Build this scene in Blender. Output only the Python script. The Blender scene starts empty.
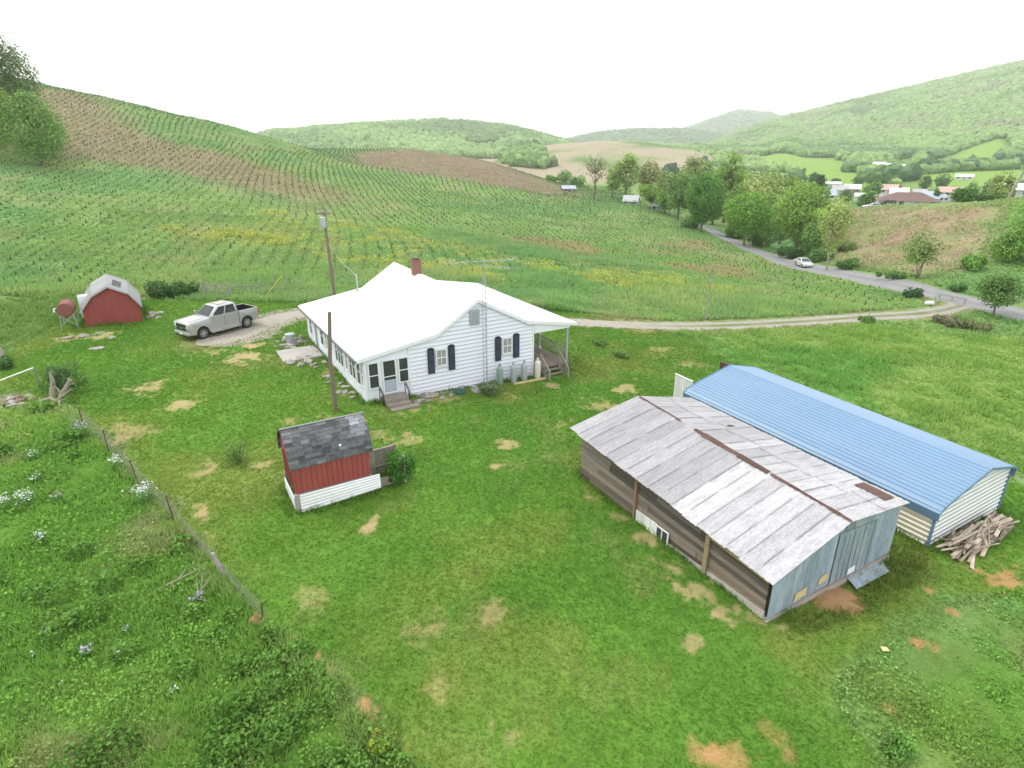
import bpy, bmesh, math, random
import numpy as np
from mathutils import Vector, Matrix

random.seed(7)
RNG = np.random.default_rng(11)
PI = math.pi
R = math.radians
SC = bpy.context.scene
COL = SC.collection

# ------------------------------------------------------------------ camera
CAM_H = 14.0
FPX = 605.0
TH = R(21.6)
CT, ST = math.cos(TH), math.sin(TH)
cam_d = bpy.data.cameras.new('camera')
cam = bpy.data.objects.new('camera', cam_d)
COL.objects.link(cam)
cam.location = (0, 0, CAM_H)
cam.rotation_euler = (PI / 2 - TH, 0, 0)
cam_d.sensor_width = 36
cam_d.lens = 36 * FPX / 1024
cam_d.clip_start = 0.1
cam_d.clip_end = 12000
SC.camera = cam


def pix_az(px, py):
    u = (px - 512) / FPX
    v = (384 - py) / FPX
    return math.atan2(u, CT + v * ST)


def pix_tan(py, az):
    v = (384 - py) / FPX
    return math.cos(az) * (v * CT - ST) / (CT + v * ST)


# ------------------------------------------------------------------ noise
def _hash(ix, iy, seed):
    h = (ix.astype(np.int64) * 374761393 + iy.astype(np.int64) * 668265263 + seed * 1274126177) & 0xFFFFFFFF
    h = ((h ^ (h >> 13)) * 1274126177) & 0xFFFFFFFF
    return ((h ^ (h >> 16)) & 0xFFFF) / 65535.0


def vnoise(x, y, seed=0):
    x = np.asarray(x, float); y = np.asarray(y, float)
    ix = np.floor(x); iy = np.floor(y)
    fx = x - ix; fy = y - iy
    fx = fx * fx * (3 - 2 * fx); fy = fy * fy * (3 - 2 * fy)
    a = _hash(ix, iy, seed); b = _hash(ix + 1, iy, seed)
    c = _hash(ix, iy + 1, seed); d = _hash(ix + 1, iy + 1, seed)
    return (a * (1 - fx) + b * fx) * (1 - fy) + (c * (1 - fx) + d * fx) * fy


def fbm(x, y, seed=0, oct=4):
    s = 0; a = .5; t = 0
    x = np.asarray(x, float); y = np.asarray(y, float)
    for i in range(oct):
        s = s + a * vnoise(x, y, seed + i * 17); t += a
        x = x * 2.03 + 13.7; y = y * 2.03 + 5.1; a *= .5
    return s / t


def sstep(a, b, x):
    t = np.clip((x - a) / (b - a), 0, 1)
    return t * t * (3 - 2 * t)


# ------------------------------------------------------------------ terrain
def yard_z(x):
    x = np.asarray(x, float)
    k = 4.0
    s = x + 8
    soft = k * np.log1p(np.exp(np.clip(s / k, -40, 40)))      # soft ramp, 0 on the left
    soft = np.minimum(soft, 75)
    return -0.06 * soft + 0.02 * (k * np.log1p(np.exp(np.clip(-s / k, -40, 40)))) + 0.08


FLOOR = ([0, 200, 320, 450, 700, 900, 4000], [-9, -9, -6, -3, 2, 6, 6])
COLS = {
    -150: [(75, 285), (100, 230), (150, 145), (240, 75), (330, 50)],
    0: [(75, 280), (100, 228), (150, 153), (200, 108), (265, 66)],
    60: [(75, 276), (100, 228), (150, 155), (200, 113), (260, 77)],
    150: [(75, 272), (105, 220), (155, 158), (245, 100)],
    260: [(75, 269), (110, 215), (160, 168), (230, 130)],
    350: [(75, 267), (115, 218), (170, 180), (240, 160), (300, 149)],
    400: [(75, 267), (120, 219), (180, 185), (260, 160), (310, 146)],
    480: [(75, 268), (120, 224), (180, 195), (285, 158)],
    560: [(75, 271), (120, 233), (180, 207), (255, 188)],
    640: [(75, 277), (115, 248), (160, 224), (195, 205)],
    700: [(75, 283), (120, 255), (165, 229), (190, 222)],
    740: [(75, 288), (110, 266), (145, 246), (180, 235)],
    800: [(75, 298), (100, 280), (124, 265), (150, 254), (190, 240)],
    820: [(75, 302), (114, 271), (122, 263), (165, 218), (190, 214)],
    900: [(75, 313), (100, 285), (108, 274), (155, 207)],
    960: [(75, 326), (90, 299), (98, 283), (145, 207)],
    1024: [(75, 338), (85, 317), (97, 290), (140, 200)],
    1200: [(75, 365), (85, 345), (97, 310), (140, 190)],
}
D1 = np.arange(0, 702, 2.0)
AZG = np.radians(np.arange(-120, 120.01, .5))


def _gauss(sig):
    n = int(3 * sig) + 1
    k = np.exp(-.5 * (np.arange(-n, n + 1) / sig) ** 2)
    return k / k.sum()


def _smooth(a, sig, axis):
    k = _gauss(sig)
    n = len(k) // 2
    pad = [(0, 0)] * a.ndim
    pad[axis] = (n, n)
    p = np.pad(a, pad, mode='edge')
    return np.apply_along_axis(lambda v: np.convolve(v, k, 'valid'), axis, p)


def _build_table():
    keys = sorted(COLS)
    azs = []; prof = []
    for px in keys:
        pts = COLS[px]
        az = pix_az(px, 220)
        azs.append(az)
        ds = list(np.arange(0, 56, 5.0)); zs = [float(yard_z(d * math.sin(az))) for d in ds]
        for d, row in pts:
            ds.append(d); zs.append(CAM_H + d * pix_tan(row, az))
        dl, zl = ds[-1], zs[-1]
        ds.append(dl + 12); zs.append(zl)
        drop = 40 + max(0, zl + 9) * 5
        ds.append(dl + 12 + drop); zs.append(float(np.interp(dl + 12 + drop, *FLOOR)))
        z = np.interp(D1, ds, zs)
        beyond = D1 > dl + 12 + drop
        z[beyond] = np.interp(D1[beyond], *FLOOR)
        prof.append(z)
    prof = np.array(prof); azs = np.array(azs)
    T = np.empty((len(AZG), len(D1)))
    for j in range(len(D1)):
        T[:, j] = np.interp(AZG, azs, prof[:, j])
    T = _smooth(T, 3.0, 0)
    T = _smooth(T, 2.2, 1)
    # yard plane stays exact close by
    X = np.sin(AZG)[:, None] * D1[None, :]
    w = sstep(48, 68, D1)[None, :]
    return yard_z(X) * (1 - w) + T * w


TAB = _build_table()

# ridges: (crest points (px,row)), crest distance, foot distance, spur amplitude
RIDGES = [
    dict(pts=[(690, 150), (715, 141), (740, 130), (780, 117), (830, 105), (880, 93), (930, 82), (975, 71), (1024, 61), (1100, 50), (1250, 45)], D=1650, F=720, amp=16, seed=3),
    dict(pts=[(640, 150), (660, 136), (690, 128), (715, 119), (740, 111), (770, 114), (800, 125), (840, 140)], D=3600, F=2600, amp=12, seed=5),
    dict(pts=[(200, 160), (240, 134), (270, 131), (310, 126), (350, 122), (400, 120), (440, 117), (470, 119), (505, 124), (540, 132), (570, 140), (610, 150)], D=1150, F=640, amp=14, seed=9),
    dict(pts=[(560, 142), (600, 133), (640, 130), (680, 130), (720, 134), (760, 142)], D=2300, F=1700, amp=8, seed=12),
    dict(pts=[(455, 175), (480, 156), (520, 140), (560, 134), (600, 131), (640, 131), (680, 137), (710, 145), (740, 156), (780, 178)], D=560, F=330, amp=4, seed=14),
]


def floor_z(d):
    return np.interp(d, *FLOOR)


def table_z(az, d):
    a = np.clip((az - AZG[0]) / (AZG[1] - AZG[0]), 0, len(AZG) - 1.001)
    r = np.clip(d / 2.0, 0, len(D1) - 1.001)
    i = a.astype(int); j = r.astype(int)
    fa = a - i; fr = r - j
    z = (TAB[i, j] * (1 - fa) + TAB[i + 1, j] * fa) * (1 - fr) + (TAB[i, j + 1] * (1 - fa) + TAB[i + 1, j + 1] * fa) * fr
    return np.where(d > 700, floor_z(d), z)


for r_ in RIDGES:
    r_['az'] = np.array([pix_az(p[0], p[1]) for p in r_['pts']])
    r_['t'] = np.array([pix_tan(p[1], a) for p, a in zip(r_['pts'], r_['az'])])


def ridge_z(r, x, y, az, d):
    t = np.interp(az, r['az'], r['t'], left=r['t'][0] - .02, right=r['t'][-1])
    Dc, Df = r['D'], r['F']
    Df = Df * (1 + .10 * (vnoise(az * 14, az * 0, r['seed']) - .5))
    zc = CAM_H + Dc * t - 7.5 * (Dc < 2000)
    fl = floor_z(Df)
    s = np.clip((d - Df) / (Dc - Df), 0, 1.0)
    shape = .55 * s + .45 * (s * s * (3 - 2 * s))
    z = fl + (zc - fl) * shape
    spur = (fbm(az * 15 + 3, d / 900., r['seed'] + 2, 3) - .5) * 2 * r['amp'] * np.sin(np.pi * s) * 1.4
    z = z + spur
    z = np.where(d > Dc, zc - (d - Dc) * .25, z)
    z = z + (fbm(x / 60, y / 60, r['seed'] + 7, 3) - .5) * r['amp'] * .14 * s
    return np.where(d > Df, z, -50)


def terrain(x, y):
    x = np.asarray(x, float); y = np.asarray(y, float)
    az = np.arctan2(x, y); d = np.hypot(x, y)
    z = table_z(az, d)
    rough = sstep(58, 90, d)
    z = z + rough * (fbm(x / 14, y / 14, 41, 3) - .5) * 1.0
    for r in RIDGES:
        z = np.maximum(z, ridge_z(r, x, y, az, d))
    return z


def gz(x, y):
    return float(terrain(np.array([x]), np.array([y]))[0])


_march = np.concatenate([np.arange(8, 120, .1), np.arange(120, 420, .5), np.arange(420, 3000, 4)])


def at(px, py):
    """world point on the ground seen at a pixel of the photograph"""
    u = (px - 512) / FPX; v = (384 - py) / FPX
    d = np.array([u, CT + v * ST, -ST + v * CT])
    h = math.hypot(d[0], d[1])
    s = _march / h
    X = d[0] * s; Y = d[1] * s; Z = CAM_H + d[2] * s
    below = np.nonzero(Z < terrain(X, Y))[0]
    i = below[0] if len(below) else len(s) - 1
    return Vector((X[i], Y[i], gz(X[i], Y[i])))


def atd(px, py, dist):
    """ground point in the direction of a pixel at a given distance"""
    az = pix_az(px, py)
    x, y = dist * math.sin(az), dist * math.cos(az)
    return Vector((x, y, gz(x, y)))


def z_at(px, py, x, y):
    """height over (x,y) that a pixel row corresponds to"""
    az = math.atan2(x, y); d = math.hypot(x, y)
    return CAM_H + d * pix_tan(py, az)


def poly_w(pts):
    return np.array([at(*p)[:2] for p in pts])


def inpoly(P, x, y):
    x = np.asarray(x); y = np.asarray(y)
    c = np.zeros(x.shape, bool)
    n = len(P)
    for i in range(n):
        x0, y0 = P[i]; x1, y1 = P[(i + 1) % n]
        if y0 == y1: continue
        cond = ((y0 > y) != (y1 > y)) & (x < (x1 - x0) * (y - y0) / (y1 - y0) + x0)
        c ^= cond
    return c


def polydist(P, x, y, closed=True):
    best = np.full(np.shape(x), 1e9)
    n = len(P)
    for i in range(n if closed else n - 1):
        ax, ay = P[i]; bx, by = P[(i + 1) % n]
        dx, dy = bx - ax, by - ay
        L = dx * dx + dy * dy + 1e-9
        t = np.clip(((x - ax) * dx + (y - ay) * dy) / L, 0, 1)
        best = np.minimum(best, np.hypot(x - ax - t * dx, y - ay - t * dy))
    return best


def sdf(P, x, y):
    d = polydist(P, x, y)
    return np.where(inpoly(P, x, y), -d, d)


# ------------------------------------------------------------------ object helpers
def tag(o, label=None, cat=None, group=None, kind=None):
    if label: o['label'] = label
    if cat: o['category'] = cat
    if group: o['group'] = group
    if kind: o['kind'] = kind
    return o


def thing(name, label, cat, loc=(0, 0, 0), rz=0.0, group=None):
    o = bpy.data.objects.new(name, None)
    o.empty_display_size = .2
    COL.objects.link(o)
    o.location = loc
    o.rotation_euler = (0, 0, rz)
    return tag(o, label, cat, group)


def copy_tree(o, parent=None):
    c = o.copy(); COL.objects.link(c); c.parent = parent
    for ch in list(o.children): copy_tree(ch, c)
    return c


def np_mesh(name, V, F, mat, col=None, parent=None, smooth=False):
    V = np.asarray(V, np.float32); F = np.asarray(F, np.int32)
    me = bpy.data.meshes.new(name)
    n, k = F.shape
    me.vertices.add(len(V)); me.vertices.foreach_set('co', V.ravel())
    me.loops.add(n * k); me.loops.foreach_set('vertex_index', F.ravel())
    me.polygons.add(n)
    me.polygons.foreach_set('loop_start', np.arange(0, n * k, k, dtype=np.int32))
    me.polygons.foreach_set('use_smooth', np.full(n, smooth, bool))
    if col is not None:
        c = np.ones((len(V), 4), np.float32); c[:, :3] = col
        a = me.attributes.new('Col', 'FLOAT_COLOR', 'POINT')
        a.data.foreach_set('color', c.ravel())
    me.update(calc_edges=True)
    me.materials.append(mat)
    o = bpy.data.objects.new(name, me)
    COL.objects.link(o)
    if parent: o.parent = parent
    return o


class MB:
    def __init__(self):
        self.v = []; self.f = []; self.c = []

    def add(self, vs, fs, col=(1, 1, 1)):
        b = len(self.v)
        self.v += [tuple(p) for p in vs]
        self.c += [col] * len(vs)
        self.f += [[b + i for i in f] for f in fs]
        return self

    def hexa(self, p, col=(1, 1, 1)):           # 4 bottom (ccw) then 4 top
        return self.add(p, [(3, 2, 1, 0), (4, 5, 6, 7), (0, 1, 5, 4), (1, 2, 6, 5), (2, 3, 7, 6), (3, 0, 4, 7)], col)

    def box(self, x0, x1, y0, y1, z0, z1, col=(1, 1, 1)):
        return self.hexa([(x0, y0, z0), (x1, y0, z0), (x1, y1, z0), (x0, y1, z0), (x0, y0, z1), (x1, y0, z1), (x1, y1, z1), (x0, y1, z1)], col)

    def bar(self, a, b, w, h=None, col=(1, 1, 1), roll=0.0):
        """rectangular bar from a to b"""
        h = h or w
        a = Vector(a); b = Vector(b); d = (b - a).normalized()
        up = Vector((0, 0, 1)) if abs(d.z) < .95 else Vector((1, 0, 0))
        s = d.cross(up).normalized(); u = s.cross(d)
        if roll:
            m = Matrix.Rotation(roll, 3, d); s = m @ s; u = m @ u
        s = s * w / 2; u = u * h / 2
        return self.hexa([a - s - u, b - s - u, b + s - u, a + s - u, a - s + u, b - s + u, b + s + u, a + s + u], col)

    def tube(self, pts, rad, n=8, col=(1, 1, 1), cap=True):
        pts = [Vector(p) for p in pts]
        if not hasattr(rad, '__len__'): rad = [rad] * len(pts)
        rings = []; prev = None
        for i, p in enumerate(pts):
            d = (pts[min(i + 1, len(pts) - 1)] - pts[max(i - 1, 0)])
            d = d.normalized() if d.length > 1e-6 else Vector((0, 0, 1))
            if prev is None:
                up = Vector((0, 0, 1)) if abs(d.z) < .9 else Vector((1, 0, 0))
                s = d.cross(up).normalized()
            else:
                s = (prev - d * prev.dot(d)).normalized()
            prev = s; u = d.cross(s)
            rings.append([p + (s * math.cos(2 * PI * k / n) + u * math.sin(2 * PI * k / n)) * rad[i] for k in range(n)])
        vs = [q for r in rings for q in r]; fs = []
        for i in range(len(pts) - 1):
            for k in range(n):
                k2 = (k + 1) % n
                fs.append((i * n + k, i * n + k2, (i + 1) * n + k2, (i + 1) * n + k))
        if cap:
            fs.append(tuple(range(n))[::-1]); fs.append(tuple((len(pts) - 1) * n + k for k in range(n)))
        return self.add(vs, fs, col)

    def prism(self, poly, axis, t0, t1, col=(1, 1, 1)):
        """poly of 2D points extruded along axis ('x','y','z')"""
        def P(a, b, t): return {'x': (t, a, b), 'y': (a, t, b), 'z': (a, b, t)}[axis]
        n = len(poly)
        vs = [P(a, b, t0) for a, b in poly] + [P(a, b, t1) for a, b in poly]
        fs = [tuple(range(n)), tuple(range(2 * n - 1, n - 1, -1))]
        fs += [(i, i + n, (i + 1) % n + n, (i + 1) % n) for i in range(n)]
        return self.add(vs, fs, col)

    def build(self, name, mat, parent=None, smooth=False, bevel=0, recalc=True, sharp=40):
        me = bpy.data.meshes.new(name)
        me.from_pydata(self.v, [], self.f)
        a = me.attributes.new('Col', 'FLOAT_COLOR', 'POINT')
        a.data.foreach_set('color', np.array([list(c) + [1] for c in self.c], np.float32).ravel())
        if recalc:
            bm = bmesh.new(); bm.from_mesh(me)
            bmesh.ops.recalc_face_normals(bm, faces=bm.faces)
            if bevel:
                bmesh.ops.bevel(bm, geom=[e for e in bm.edges if len(e.link_faces) == 2 and e.calc_face_angle(0) > R(25)], offset=bevel, segments=2, profile=.5, affect='EDGES', clamp_overlap=True)
            bm.to_mesh(me); bm.free()
        if smooth:
            me.polygons.foreach_set('use_smooth', [True] * len(me.polygons))
            try: me.set_sharp_from_angle(angle=R(sharp))
            except Exception: pass
        me.update()
        me.materials.append(mat)
        o = bpy.data.objects.new(name, me)
        COL.objects.link(o)
        if parent: o.parent = parent
        return o


# ------------------------------------------------------------------ materials
def nodemat(name):
    m = bpy.data.materials.new(name); m.use_nodes = True
    nt = m.node_tree
    b = nt.nodes['Principled BSDF']
    return m, nt, b


def N(nt, t, **kw):
    n = nt.nodes.new(t)
    for k, v in kw.items():
        if k.startswith('i_'): n.inputs[k[2:].replace('_', ' ')].default_value = v
        else: setattr(n, k, v)
    return n


def mixc(nt, a, b, fac, mode='MIX'):
    m = nt.nodes.new('ShaderNodeMix'); m.data_type = 'RGBA'; m.blend_type = mode
    def s(sock, v):
        if hasattr(v, 'is_output'): nt.links.new(v, sock)
        else: sock.default_value = v
    s(m.inputs[0], fac)
    s(m.inputs[6], tuple(a) + (1,) if isinstance(a, tuple) and len(a) == 3 else a)
    s(m.inputs[7], tuple(b) + (1,) if isinstance(b, tuple) and len(b) == 3 else b)
    return m.outputs[2]


def ramp(nt, src, lo, hi):
    m = N(nt, 'ShaderNodeMapRange'); m.inputs[1].default_value = lo; m.inputs[2].default_value = hi
    nt.links.new(src, m.inputs[0]); return m.outputs[0]


def mat(name, col, rough=.7, dirt=None, dirt_amt=.4, scale=3.0, stretch=(1, 1, 1), metal=0.0, spec=.3, bump=0.0, bscale=20., attr=True, fine=.15, coat=0.0):
    """painted / weathered surface: base colour x Col attribute, broad stains, fine grain, bump"""
    m, nt, b = nodemat(name)
    tc = N(nt, 'ShaderNodeTexCoord')
    mp = N(nt, 'ShaderNodeMapping'); mp.inputs['Scale'].default_value = stretch
    nt.links.new(tc.outputs['Object'], mp.inputs[0])
    n1 = N(nt, 'ShaderNodeTexNoise'); n1.inputs['Scale'].default_value = scale; n1.inputs['Detail'].default_value = 6
    n1.inputs['Roughness'].default_value = .65
    nt.links.new(mp.outputs[0], n1.inputs['Vector'])
    n2 = N(nt, 'ShaderNodeTexNoise'); n2.inputs['Scale'].default_value = scale * 7; n2.inputs['Detail'].default_value = 4
    nt.links.new(mp.outputs[0], n2.inputs['Vector'])
    c = tuple(col) + (1,)
    base = mixc(nt, c, tuple(x * .55 for x in col) + (1,), 0.0)
    if attr:
        at_ = N(nt, 'ShaderNodeAttribute', attribute_name='Col')
        base = mixc(nt, c, at_.outputs['Color'], 1.0, 'MULTIPLY')
    if dirt:
        f = ramp(nt, n1.outputs['Fac'], .45, .75)
        mm = N(nt, 'ShaderNodeMath', operation='MULTIPLY'); nt.links.new(f, mm.inputs[0]); mm.inputs[1].default_value = dirt_amt
        base = mixc(nt, base, tuple(dirt) + (1,), mm.outputs[0])
    g = N(nt, 'ShaderNodeMapRange'); nt.links.new(n2.outputs['Fac'], g.inputs[0])
    g.inputs[1].default_value = .25; g.inputs[2].default_value = .75
    g.inputs[3].default_value = 1 - fine; g.inputs[4].default_value = 1 + fine
    cc = N(nt, 'ShaderNodeCombineColor')
    for i in range(3): nt.links.new(g.outputs[0], cc.inputs[i])
    base = mixc(nt, base, cc.outputs[0], 1.0, 'MULTIPLY')
    nt.links.new(base, b.inputs['Base Color'])
    b.inputs['Roughness'].default_value = rough
    b.inputs['Metallic'].default_value = metal
    b.inputs['Specular IOR Level'].default_value = spec
    b.inputs['Coat Weight'].default_value = coat
    if bump:
        bp = N(nt, 'ShaderNodeBump'); bp.inputs['Strength'].default_value = bump; bp.inputs['Distance'].default_value = .02
        n3 = N(nt, 'ShaderNodeTexNoise'); n3.inputs['Scale'].default_value = bscale; n3.inputs['Detail'].default_value = 5
        nt.links.new(mp.outputs[0], n3.inputs['Vector'])
        nt.links.new(n3.outputs['Fac'], bp.inputs['Height'])
        nt.links.new(bp.outputs[0], b.inputs['Normal'])
    return m


def leafmat(name, tint=(1, 1, 1), trans=.25):
    m, nt, b = nodemat(name)
    a = N(nt, 'ShaderNodeAttribute', attribute_name='Col')
    c = mixc(nt, a.outputs['Color'], tuple(tint) + (1,), 1.0, 'MULTIPLY')
    nt.links.new(c, b.inputs['Base Color'])
    b.inputs['Roughness'].default_value = .75
    b.inputs['Specular IOR Level'].default_value = .15
    tr = N(nt, 'ShaderNodeBsdfTranslucent')
    nt.links.new(c, tr.inputs['Color'])
    mx = N(nt, 'ShaderNodeMixShader'); mx.inputs[0].default_value = trans
    nt.links.new(b.outputs[0], mx.inputs[1]); nt.links.new(tr.outputs[0], mx.inputs[2])
    nt.links.new(mx.outputs[0], nt.nodes['Material Output'].inputs['Surface'])
    return m


def groundmat():
    m, nt, b = nodemat('ground_cover')
    a = N(nt, 'ShaderNodeAttribute', attribute_name='Col')
    tc = N(nt, 'ShaderNodeTexCoord')
    cols = a.outputs['Color']
    for sc, amt, det in ((.35, .12, 4), (2.3, .15, 5), (11., .2, 4)):
        n = N(nt, 'ShaderNodeTexNoise'); n.inputs['Scale'].default_value = sc; n.inputs['Detail'].default_value = det
        n.inputs['Roughness'].default_value = .65
        nt.links.new(tc.outputs['Object'], n.inputs['Vector'])
        g = N(nt, 'ShaderNodeMapRange'); nt.links.new(n.outputs['Fac'], g.inputs[0])
        g.inputs[1].default_value = .3; g.inputs[2].default_value = .7
        g.inputs[3].default_value = 1 - amt; g.inputs[4].default_value = 1 + amt
        cc = N(nt, 'ShaderNodeCombineColor')
        for i in range(3): nt.links.new(g.outputs[0], cc.inputs[i])
        cols = mixc(nt, cols, cc.outputs[0], 1.0, 'MULTIPLY')
    nt.links.new(cols, b.inputs['Base Color'])
    b.inputs['Roughness'].default_value = .95
    b.inputs['Specular IOR Level'].default_value = .1
    bp = N(nt, 'ShaderNodeBump'); bp.inputs['Strength'].default_value = .5; bp.inputs['Distance'].default_value = .06
    n = N(nt, 'ShaderNodeTexNoise'); n.inputs['Scale'].default_value = 6; n.inputs['Detail'].default_value = 6
    nt.links.new(tc.outputs['Object'], n.inputs['Vector'])
    nt.links.new(n.outputs['Fac'], bp.inputs['Height']); nt.links.new(bp.outputs[0], b.inputs['Normal'])
    return m


def glassmat(name, col=(.03, .035, .04), rough=.08):
    m, nt, b = nodemat(name)
    tc = N(nt, 'ShaderNodeTexCoord')
    n = N(nt, 'ShaderNodeTexNoise'); n.inputs['Scale'].default_value = 1.3
    nt.links.new(tc.outputs['Object'], n.inputs['Vector'])
    c = mixc(nt, tuple(col) + (1,), tuple(min(1, x * 2.2) for x in col) + (1,), n.outputs['Fac'])
    nt.links.new(c, b.inputs['Base Color'])
    b.inputs['Roughness'].default_value = rough
    b.inputs['Specular IOR Level'].default_value = .5
    return m


M = dict(
    ground=groundmat(),
    grass=leafmat('grass_blades', trans=.3),
    leaf=leafmat('leaves', trans=.3),
    canopy=leafmat('canopy', trans=0.1),
    bark=mat('bark', (.16, .13, .10), .9, (.06, .05, .04), .5, 2, (1, 1, .3), bump=.6, bscale=12),
    palebark=mat('pale_bark', (.30, .27, .22), .9, (.12, .10, .08), .4, 2, (1, 1, .3), bump=.5),
    asphalt=mat('asphalt', (.23, .23, .235), .9, (.16, .16, .16), .5, .4, fine=.15),
    gravel=mat('gravel', (.33, .31, .265), .95, (.25, .215, .15), .6, .9, fine=.25, bump=.5),
    white=mat('white_siding', (.79, .84, .93), .5, (.72, .74, .75), .3, .7, (1, 1, .35), fine=.02),
    trim=mat('white_trim', (.79, .815, .85), .5, (.60, .60, .58), .25, 2, fine=.03),
    roofwhite=mat('white_metal_roof', (.84, .84, .835), .5, (.78, .76, .74), .3, .5, fine=.015, spec=.25),
    glass=glassmat('window_glass'),
    carglass=glassmat('car_glass', (.008, .009, .011), .12),
    glass2=glassmat('curtained_glass', (.20, .21, .21), .15),
    shutter=mat('navy_shutter', (.022, .028, .05), .5, (.04, .045, .06), .3, 4),
    brick=mat('brick', (.23, .115, .09), .9, (.16, .08, .06), .6, 5, bump=.5),
    concrete=mat('concrete', (.42, .40, .37), .9, (.24, .22, .19), .5, 1.5, bump=.3),
    stone=mat('stone', (.31, .30, .28), .9, (.18, .16, .13), .6, 2, bump=.5, bscale=6),
    wood=mat('weathered_wood', (.20, .165, .135), .9, (.07, .055, .045), .6, 1.2, (1, .25, 6), fine=.25, bump=.4),
    greywood=mat('grey_wood', (.33, .30, .27), .9, (.14, .12, .10), .5, 2, fine=.25, bump=.4),
    plank=mat('plank_wood', (.42, .36, .30), .9, (.18, .14, .11), .5, 3, fine=.25, bump=.4),
    deck=mat('deck_wood', (.27, .235, .20), .9, (.12, .10, .08), .5, 2, fine=.2),
    tin=mat('tin_roof', (.37, .37, .38), .5, (.20, .195, .20), .6, 2.2, (.45, 1.6, 1), fine=.24, spec=.3),
    tinwall=mat('tin_wall', (.25, .31, .36), .55, (.46, .50, .52), .7, 1.3, (2, 1, .3), fine=.22, spec=.4),
    rust=mat('rusty_metal', (.125, .072, .06), .85, (.07, .045, .04), .5, 4, fine=.2),
    rusttank=mat('oxide_tank', (.24, .085, .075), .7, (.13, .05, .045), .5, 3, fine=.1),
    blueroof=mat('blue_metal', (.165, .28, .42), .42, (.26, .36, .46), .4, .35, (1, .3, 1), fine=.04, spec=.5),
    bluetrim=mat('blue_trim', (.12, .215, .33), .45, (.16, .24, .33), .3, 2, fine=.04),
    cream=mat('cream_metal', (.72, .68, .55), .5, (.62, .56, .42), .3, .8, fine=.03),
    offwhite=mat('offwhite_metal', (.70, .72, .70), .5, (.60, .60, .56), .3, .8, fine=.03),
    red=mat('barn_red', (.30, .072, .062), .8, (.40, .12, .10), .45, 1.5, (2.5, 2.5, .4), fine=.12),
    shingle=mat('black_shingle', (.075, .08, .085), .9, (.20, .20, .20), .55, 1.4, fine=.25, bump=.5),
    greyroof=mat('grey_roof', (.42, .42, .43), .7, (.24, .23, .23), .5, 1.2, fine=.12),
    carpaint=mat('silver_white_car_paint', (  .44, .445, .445), .30, None, fine=.01, coat=.5, spec=.5, metal=.55),
    silver=mat('silver_car_paint', (.52, .53, .54), .3, None, fine=.01, coat=.5, spec=.5),
    black=mat('black_plastic', (.02, .02, .022), .6, None),
    tyre=mat('tyre_rubber', (.025, .025, .025), .9, None),
    chrome=mat('chrome', (.55, .55, .56), .25, None, metal=.8),
    alloy=mat('alloy', (.45, .45, .46), .35, None, metal=.5),
    lamp=mat('lamp_lens', (.65, .67, .68), .15, None, spec=.6),
    redlamp=mat('red_lens', (.35, .02, .02), .2, None),
    galv=mat('galvanised', (.42, .44, .45), .5, (.30, .30, .30), .4, 5, metal=.3),
    greytank=mat('grey_tank', (.37, .42, .44), .5, (.34, .36, .35), .4, 3),
    greentank=mat('green_tank', (.25, .35, .30), .5, (.24, .30, .27), .4, 3),
    creamtank=mat('cream_tank', (.70, .68, .62), .5, (.45, .42, .36), .4, 3),
    pole=mat('pole_wood', (.20, .165, .13), .9, (.10, .08, .06), .5, 2, (3, 3, .3), fine=.2),
    yellow=mat('yellow_plastic', (.62, .60, .12), .5, None),
    rubble=mat('brown_rubble', (.24, .18, .14), .95, (.12, .09, .07), .5, 3),
    soil=mat('bare_soil', (.34, .20, .10), .95, (.22, .13, .07), .5, 3, bump=.6),
    insul=mat('tan_board', (.62, .50, .27), .8, (.45, .36, .20), .5, 4),
    wire=mat('wire', (.22, .20, .19), .6, None),
    housewhite=mat('far_white_wall', (.60, .61, .62), .6, None, fine=.03),
    tanroof=mat('far_tan_roof', (.48, .36, .28), .8, None),
    brownroof=mat('far_brown_roof', (.17, .115, .105), .85, (.22, .16, .14), .4, .5),
    bluegrey=mat('far_blue_grey_roof', (.38, .45, .52), .6, None),
    brickwall=mat('far_brick_wall', (.34, .16, .12), .9, None),
    silage=mat('white_wrap', (.8, .8, .8), .5, None),
)

# ------------------------------------------------------------------ world and sun
w = bpy.data.worlds.new('World'); SC.world = w; w.use_nodes = True
nt = w.node_tree
bg = nt.nodes['Background']
sky = N(nt, 'ShaderNodeTexSky'); sky.sky_type = 'NISHITA'; sky.sun_disc = False
SUN_EL, SUN_AZ = R(56), R(-70)          # azimuth from +Y towards +X
sky.sun_elevation = SUN_EL; sky.sun_rotation = SUN_AZ
sky.air_density = 1.0; sky.dust_density = 2.0
tcw = N(nt, 'ShaderNodeTexCoord')
cl = N(nt, 'ShaderNodeTexNoise'); cl.inputs['Scale'].default_value = 1.6; cl.inputs['Detail'].default_value = 6
nt.links.new(tcw.outputs['Generated'], cl.inputs['Vector'])
cloud = mixc(nt, (14.6, 14.7, 15.0, 1), (17.5, 17.5, 17.6, 1), cl.outputs['Fac'])
skyc = mixc(nt, sky.outputs['Color'], cloud, .93)
nt.links.new(skyc, bg.inputs['Color'])
bg.inputs['Strength'].default_value = .112
sd = bpy.data.lights.new('sun', 'SUN'); sd.energy = 1.9; sd.angle = R(11); sd.color = (1, .96, .9)
sun = bpy.data.objects.new('sun', sd); COL.objects.link(sun)
dv = Vector((math.sin(SUN_AZ) * math.cos(SUN_EL), math.cos(SUN_AZ) * math.cos(SUN_EL), math.sin(SUN_EL)))
sun.rotation_euler = dv.to_track_quat('Z', 'Y').to_euler()
SC.view_settings.view_transform = 'Standard'; SC.view_settings.look = 'None'
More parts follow.
